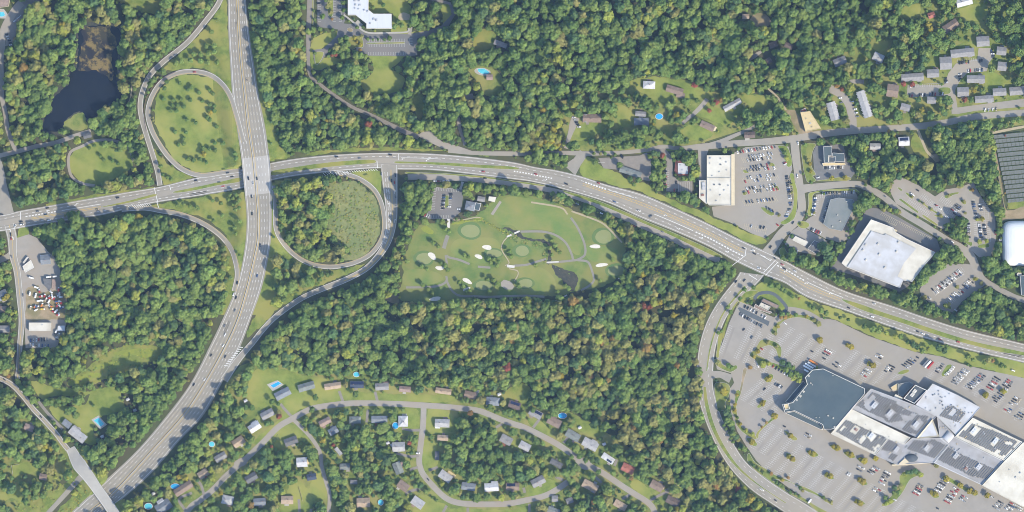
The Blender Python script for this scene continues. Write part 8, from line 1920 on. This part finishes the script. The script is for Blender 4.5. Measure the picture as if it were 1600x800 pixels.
# green strips that grow between roads, lots and buildings
wood_box([(1217, 402), (1240, 396), (1262, 404), (1290, 400), (1297, 418), (1330, 430), (1370, 445), (1405, 458), (1425, 448), (1440, 455), (1437, 466), (1470, 486), (1500, 490), (1540, 480), (1575, 475), (1600, 500), (1600, 532), (1545, 520), (1500, 506), (1450, 492), (1395, 473), (1320, 449), (1280, 430), (1262, 422)], 1)
wood_box([(1545, 400), (1565, 395), (1575, 415), (1600, 418), (1600, 426), (1580, 430), (1575, 448), (1555, 440), (1540, 428)], 1)
wood_box([(1420, 448), (1437, 424), (1450, 410), (1468, 392), (1490, 382), (1505, 395), (1500, 410), (1470, 416), (1445, 434), (1432, 452)], 1)
wood_box([(1474, 352), (1486, 346), (1496, 340), (1510, 346), (1510, 380), (1496, 374), (1480, 362)], 1)
wood_box([(1336, 318), (1352, 302), (1366, 308), (1378, 322), (1398, 332), (1375, 322), (1356, 320), (1342, 335), (1328, 366), (1320, 374), (1324, 350)], 1)
wood_box([(1318, 376), (1326, 372), (1340, 345), (1352, 330), (1345, 345), (1300, 408), (1293, 415), (1270, 402), (1290, 388)], 1)
wood_box([(1280, 380), (1312, 380), (1318, 384), (1300, 402), (1282, 398)], 1)
wood_box([(870, 300), (888, 308), (925, 322), (962, 339), (1000, 357), (1050, 379), (1090, 399), (1130, 414), (1148, 424), (1130, 445), (1080, 440), (985, 420), (985, 380), (950, 345), (900, 322), (872, 312), (830, 305), (800, 296), (770, 288), (728, 288), (735, 283), (800, 292), (845, 300)], 1)
wood_box([(640, 296), (664, 290), (680, 286), (712, 287), (675, 296), (668, 312), (672, 330), (656, 338), (662, 350), (640, 362), (632, 385), (625, 360), (626, 320)], 1)
wood_box([(816, 247), (850, 238), (878, 241), (890, 250), (884, 260), (868, 263), (840, 258)], 1)
wood_box([(800, 234), (860, 220), (905, 232), (870, 235), (830, 237)], 1)
wood_box([(930, 222), (975, 215), (1010, 225), (1000, 230), (960, 233)], 1)
wood_box([(1052, 232), (1076, 238), (1092, 262), (1088, 300), (1083, 300), (1082, 280), (1060, 246), (1050, 244)], 1)
wood_box([(430, 292), (470, 283), (520, 280), (495, 292), (503, 320), (505, 345), (515, 375), (532, 395), (528, 408), (490, 405), (460, 388), (440, 368), (436, 330)], 1)
wood_box([(497, 290), (516, 287), (524, 330), (530, 368), (548, 396), (532, 407), (512, 370), (505, 340)], 4)
wood_box([(1330, 215), (1400, 207), (1420, 235), (1450, 255), (1470, 250), (1440, 205), (1500, 195), (1548, 200), (1560, 300), (1568, 330), (1556, 345), (1540, 315), (1522, 282), (1478, 294), (1462, 305), (1436, 287), (1408, 274), (1392, 284), (1372, 296), (1340, 284), (1336, 250), (1322, 225)], 1)
wood_box([(1418, 232), (1440, 206), (1462, 240), (1470, 252), (1455, 255), (1445, 245)], 0)
wood_box([(1404, 211), (1424, 211), (1428, 240), (1404, 240)], 0)
wood_box([(1358, 222), (1376, 222), (1376, 236), (1358, 236)], 0)
wood_box([(880, 640), (930, 640), (960, 655), (985, 690), (1010, 710), (960, 700), (930, 670)], 4)
wood_box([(150, 225), (200, 226), (215, 262), (225, 290), (190, 298), (160, 300), (140, 298), (160, 291), (200, 275), (213, 250)], 1)
wood_box([(1098, 600), (1090, 560), (1080, 600), (1085, 640), (1100, 680), (1112, 700), (1086, 690)], 1)
wood_box([(38, 548), (95, 548), (110, 480), (104, 430), (90, 405), (76, 385), (50, 362), (70, 350), (140, 345), (140, 560), (60, 590), (36, 590)], 1)
wood_box([(40, 570), (200, 545), (240, 580), (130, 605), (60, 600)], 4)
fill([(56, 370), (84, 386), (84, 416), (56, 416)], 0)
for p in ([(106, 600), (128, 582), (150, 566), (182, 545), (240, 541), (252, 553), (228, 568), (190, 580), (160, 592), (130, 602)], [(180, 550), (232, 544), (242, 550), (230, 561), (185, 556)], [(146, 573), (180, 565), (160, 576)], [(112, 590), (160, 585), (130, 597)]): fill(p, 0)

HW_DEF = {'dark': .34, 'mid': .34, 'blue': .11, 'olive': .11, 'lime': .075, 'yellow': .006, 'orange': .003, 'red': .001}
REG = [
 ([(860, 460), (1000, 440), (1140, 430), (1110, 520), (1085, 620), (1100, 700), (1240, 830), (1040, 800), (950, 660), (860, 600), (880, 520)], {'dark': .16, 'mid': .24, 'blue': .08, 'olive': .36, 'lime': .06, 'yellow': .015, 'orange': .08, 'red': .005}),
 ([(990, 480), (1080, 470), (1075, 540), (1020, 580), (985, 530)], {'dark': .12, 'mid': .18, 'olive': .40, 'orange': .26, 'red': .01, 'lime': .03}),
 ([(640, 470), (900, 460), (900, 540), (640, 560)], {'dark': .18, 'mid': .28, 'olive': .34, 'blue': .08, 'lime': .06, 'orange': .05, 'yellow': .01}),
 ([(0, 0), (110, 0), (110, 210), (0, 230)], {'dark': .18, 'mid': .30, 'olive': .28, 'lime': .20, 'orange': .02, 'yellow': .02}),
 ([(120, 20), (220, 0), (235, 120), (200, 230), (160, 170), (190, 100)], {'dark': .22, 'mid': .28, 'olive': .34, 'lime': .10, 'blue': .06}),
 ([(430, 285), (530, 285), (530, 410), (430, 400)], {'dark': .24, 'mid': .30, 'olive': .26, 'lime': .16, 'yellow': .03, 'orange': .01}),
 ([(100, 350), (340, 340), (360, 500), (300, 560), (100, 540)], {'dark': .32, 'mid': .38, 'olive': .10, 'lime': .07, 'blue': .12, 'yellow': .01}),
 ([(800, 190), (880, 180), (900, 240), (800, 240)], {'mid': .28, 'olive': .26, 'lime': .30, 'yellow': .08, 'dark': .08}),
]
def hue_at(x, y, u):
    w = HW_DEF
    for p, ww in REG:
        if _inp(x, y, p): w = ww; break
    for k, v in w.items():
        if u < v: return k
        u -= v
    return 'mid'
def _inp(x, y, p):
    c = False; n = len(p)
    for i in range(n):
        x1, y1 = p[i]; x2, y2 = p[(i + 1) % n]
        if (y1 > y) != (y2 > y) and x < (x2 - x1) * (y - y1) / (y2 - y1) + x1: c = not c
    return c
# low frequency patches so neighbours share a hue
NG = rng.random((60, 100)); 
def patch(x, y):
    fx, fy = (x + 100) / 24.0, (y + 100) / 24.0; i, j = int(fy), int(fx); u, v = fx - j, fy - i
    i = min(i, 58); j = min(j, 98)
    return (NG[i, j] * (1 - u) + NG[i, j + 1] * u) * (1 - v) + (NG[i + 1, j] * (1 - u) + NG[i + 1, j + 1] * u) * v
def patch2(x, y): return patch((x * 1.1 + 900) % 1500, (y * 1.1 + 333) % 900)
FOREST = []; BUSH = []
S = 7.7
rowi = 0
y = -70.0
while y < 880:
    x = -70.0 + (S / 2 if rowi % 2 else 0)
    while x < 1680:
        jx, jy = x + rng.uniform(-2.4, 2.4), y + rng.uniform(-2.2, 2.2)
        mv = mask_at(jx, jy)
        gp = patch2(jx, jy); gq = patch2(jx * 1.9 + 300, jy * 1.9 + 100)
        keep = {0: 0, 1: (.97 if gq < .68 else .30), 2: .64, 3: 0, 4: .5}[int(mv)]
        if mv and rng.random() < keep:
            r = float(rng.uniform(*((7, 10), (5.1, 7), (3.2, 5))[int(rng.choice(3, p=(.26, .52, .22)))]))
            pn = patch(jx * .9, jy * .9)
            for _ in range(3):
                ok = True
                for k in range(8):
                    a = k * math.pi / 4
                    if mask_at(jx + r * .55 * math.cos(a), jy + r * .55 * math.sin(a)) == 0: ok = False; break
                if ok: break
                r *= .72
            if ok or r > 2.4:
                if not ok: r = 2.4
                u = float(np.clip((rng.random() - .5) * .5 + (pn - .5) * 1.5 + .5, 0.001, 1) ** 1.15 if rng.random() > .05 else rng.random()) % 1.0
                if u > .97 and rng.random() < .5: u = .5
                FOREST.append((jx, jy, r, hue_at(jx, jy, u), float(rng.uniform(.8, 1.2)) * (.58 + .92 * gp) * (.85 if mv == 2 else 1)))
        if mv == 3 or (mv in (1, 2, 4) and rng.random() < .35):
            for _ in range(3 if mv == 3 else 1):
                bx, by = jx + rng.uniform(-3, 3), jy + rng.uniform(-3, 3)
                if mask_at(bx, by) and all(mask_at(bx + a, by + b_) for a, b_ in ((1.5, 0), (-1.5, 0), (0, 1.5), (0, -1.5))): BUSH.append((bx, by, float(rng.uniform(.9, 2.2)), str(rng.choice(['mid', 'olive', 'lime', 'dark', 'olive'])), .8))
        x += S
    y += S * .82; rowi += 1
# low scrub in the south loop, along verges and on the golf stream
for poly, n, hs in (([(497, 290), (530, 285), (575, 297), (593, 340), (580, 390), (535, 407), (512, 370), (505, 340)], 480, ['olive', 'olive', 'lime', 'mid']), ([(785, 355), (815, 372), (850, 382), (858, 410), (850, 412), (845, 388), (800, 378)], 70, ['olive', 'mid', 'dark']), ([(862, 412), (902, 429), (894, 454), (878, 438)], 3, ['dark']),
                    ([(430, 400), (520, 424), (560, 416), (520, 436), (430, 480)], 120, ['mid', 'dark', 'olive']), ([(180, 540), (245, 540), (240, 570), (140, 600), (110, 595)], 120, ['lime', 'olive', 'mid']), ([(1549, 212), (1556, 208), (1578, 325), (1572, 330)], 30, ['orange', 'mid', 'olive']), ([(707, 346), (752, 342), (790, 362), (800, 372), (752, 346)], 60, ['lime', 'olive', 'lime']),
                    ([(20, 770), (60, 782), (120, 740), (124, 750), (60, 815), (30, 815)], 60, ['lime', 'olive', 'mid']), ([(140, 760), (120, 796), (85, 812), (123, 766)], 50, ['lime', 'yellow', 'mid'])):
    P = np.array(poly); k = 0
    while k < n:
        bx, by = rng.uniform(P[:, 0].min(), P[:, 0].max()), rng.uniform(P[:, 1].min(), P[:, 1].max())
        if _inp(bx, by, poly): BUSH.append((bx, by, float(rng.uniform(.7, 1.7)), str(rng.choice(hs)), .32)); k += 1
        elif rng.random() < .001: k += 1

for i in range(34):
    t = i / 33; FOREST.append((640 + 250 * t + rng.uniform(-3, 3), 480 - 8 * math.sin(t * 3.1) + rng.uniform(-2, 4), float(rng.uniform(5.5, 8)), ['dark', 'mid', 'dark', 'olive'][i % 4], float(rng.uniform(1.3, 1.7))))
# 300 trees are things: the lone ones first, then the widest crowns of the woods
LIM = 300
SINGLE.sort(key=lambda s: -s[3])
for s in SINGLE[:LIM]: tree(*s)
extra = [(s[0], s[1], s[3], s[2], s[7]) for s in SINGLE[LIM:]]
def scatter(name, pts):
    me = bpy.data.meshes.new(name)
    me.from_pydata([(*W((p[0], p[1])), Zm(p[0], p[1]) - .15) for p in pts], [], [])
    ai = me.attributes.new('pidx', 'INT', 'POINT'); ai.data.foreach_set('value', [PIDX[p[3], int(rng.integers(NV))] for p in pts])
    asz = me.attributes.new('size', 'FLOAT_VECTOR', 'POINT'); asz.data.foreach_set('vector', np.array([(p[2] / 5, p[2] / 5, p[2] / 5 * p[4]) for p in pts], np.float32).ravel())
    ar = me.attributes.new('turn', 'FLOAT_VECTOR', 'POINT'); ar.data.foreach_set('vector', np.array([(0, 0, rng.uniform(0, 6.28)) for p in pts], np.float32).ravel())
    o = link(name, me)
    ng = bpy.data.node_groups.new(name, 'GeometryNodeTree')
    ng.interface.new_socket('Geometry', in_out='INPUT', socket_type='NodeSocketGeometry'); ng.interface.new_socket('Geometry', in_out='OUTPUT', socket_type='NodeSocketGeometry')
    N, L = ng.nodes, ng.links
    gi = N.new('NodeGroupInput'); go = N.new('NodeGroupOutput')
    ci = N.new('GeometryNodeCollectionInfo'); ci.inputs['Collection'].default_value = PCOL; ci.inputs['Separate Children'].default_value = True; ci.inputs['Reset Children'].default_value = True
    ip = N.new('GeometryNodeInstanceOnPoints'); ip.inputs['Pick Instance'].default_value = True
    def attr(nm, ty):
        n = N.new('GeometryNodeInputNamedAttribute'); n.data_type = ty; n.inputs['Name'].default_value = nm
        return n.outputs['Attribute']
    L.new(gi.outputs[0], ip.inputs['Points']); L.new(ci.outputs[0], ip.inputs['Instance'])
    L.new(attr('pidx', 'INT'), ip.inputs['Instance Index']); L.new(attr('turn', 'FLOAT_VECTOR'), ip.inputs['Rotation']); L.new(attr('size', 'FLOAT_VECTOR'), ip.inputs['Scale'])
    L.new(ip.outputs[0], go.inputs[0])
    md = o.modifiers.new('trees', 'NODES'); md.node_group = ng
    return stuff(o)
scatter('woodland', FOREST + extra)
scatter('shrubs', BUSH)

# ---------------------------------------------------------------- thin blue air between the camera and the ground
hm, hnt, hb = new_mat('thin air')
hnt.nodes.remove(hb)
pv = hnt.nodes.new('ShaderNodeVolumePrincipled')
pv.inputs['Color'].default_value = (0.40, 0.62, 1.0, 1); pv.inputs['Density'].default_value = 1.25e-5
hnt.links.new(pv.outputs[0], hnt.nodes['Material Output'].inputs['Volume'])
b = MB().use(hm); b.box(0, 0, (CAM_H + 60 - 1.3) / 2, 8200, 8200, CAM_H + 60 + 1.3)
stuff(b.build('haze'))
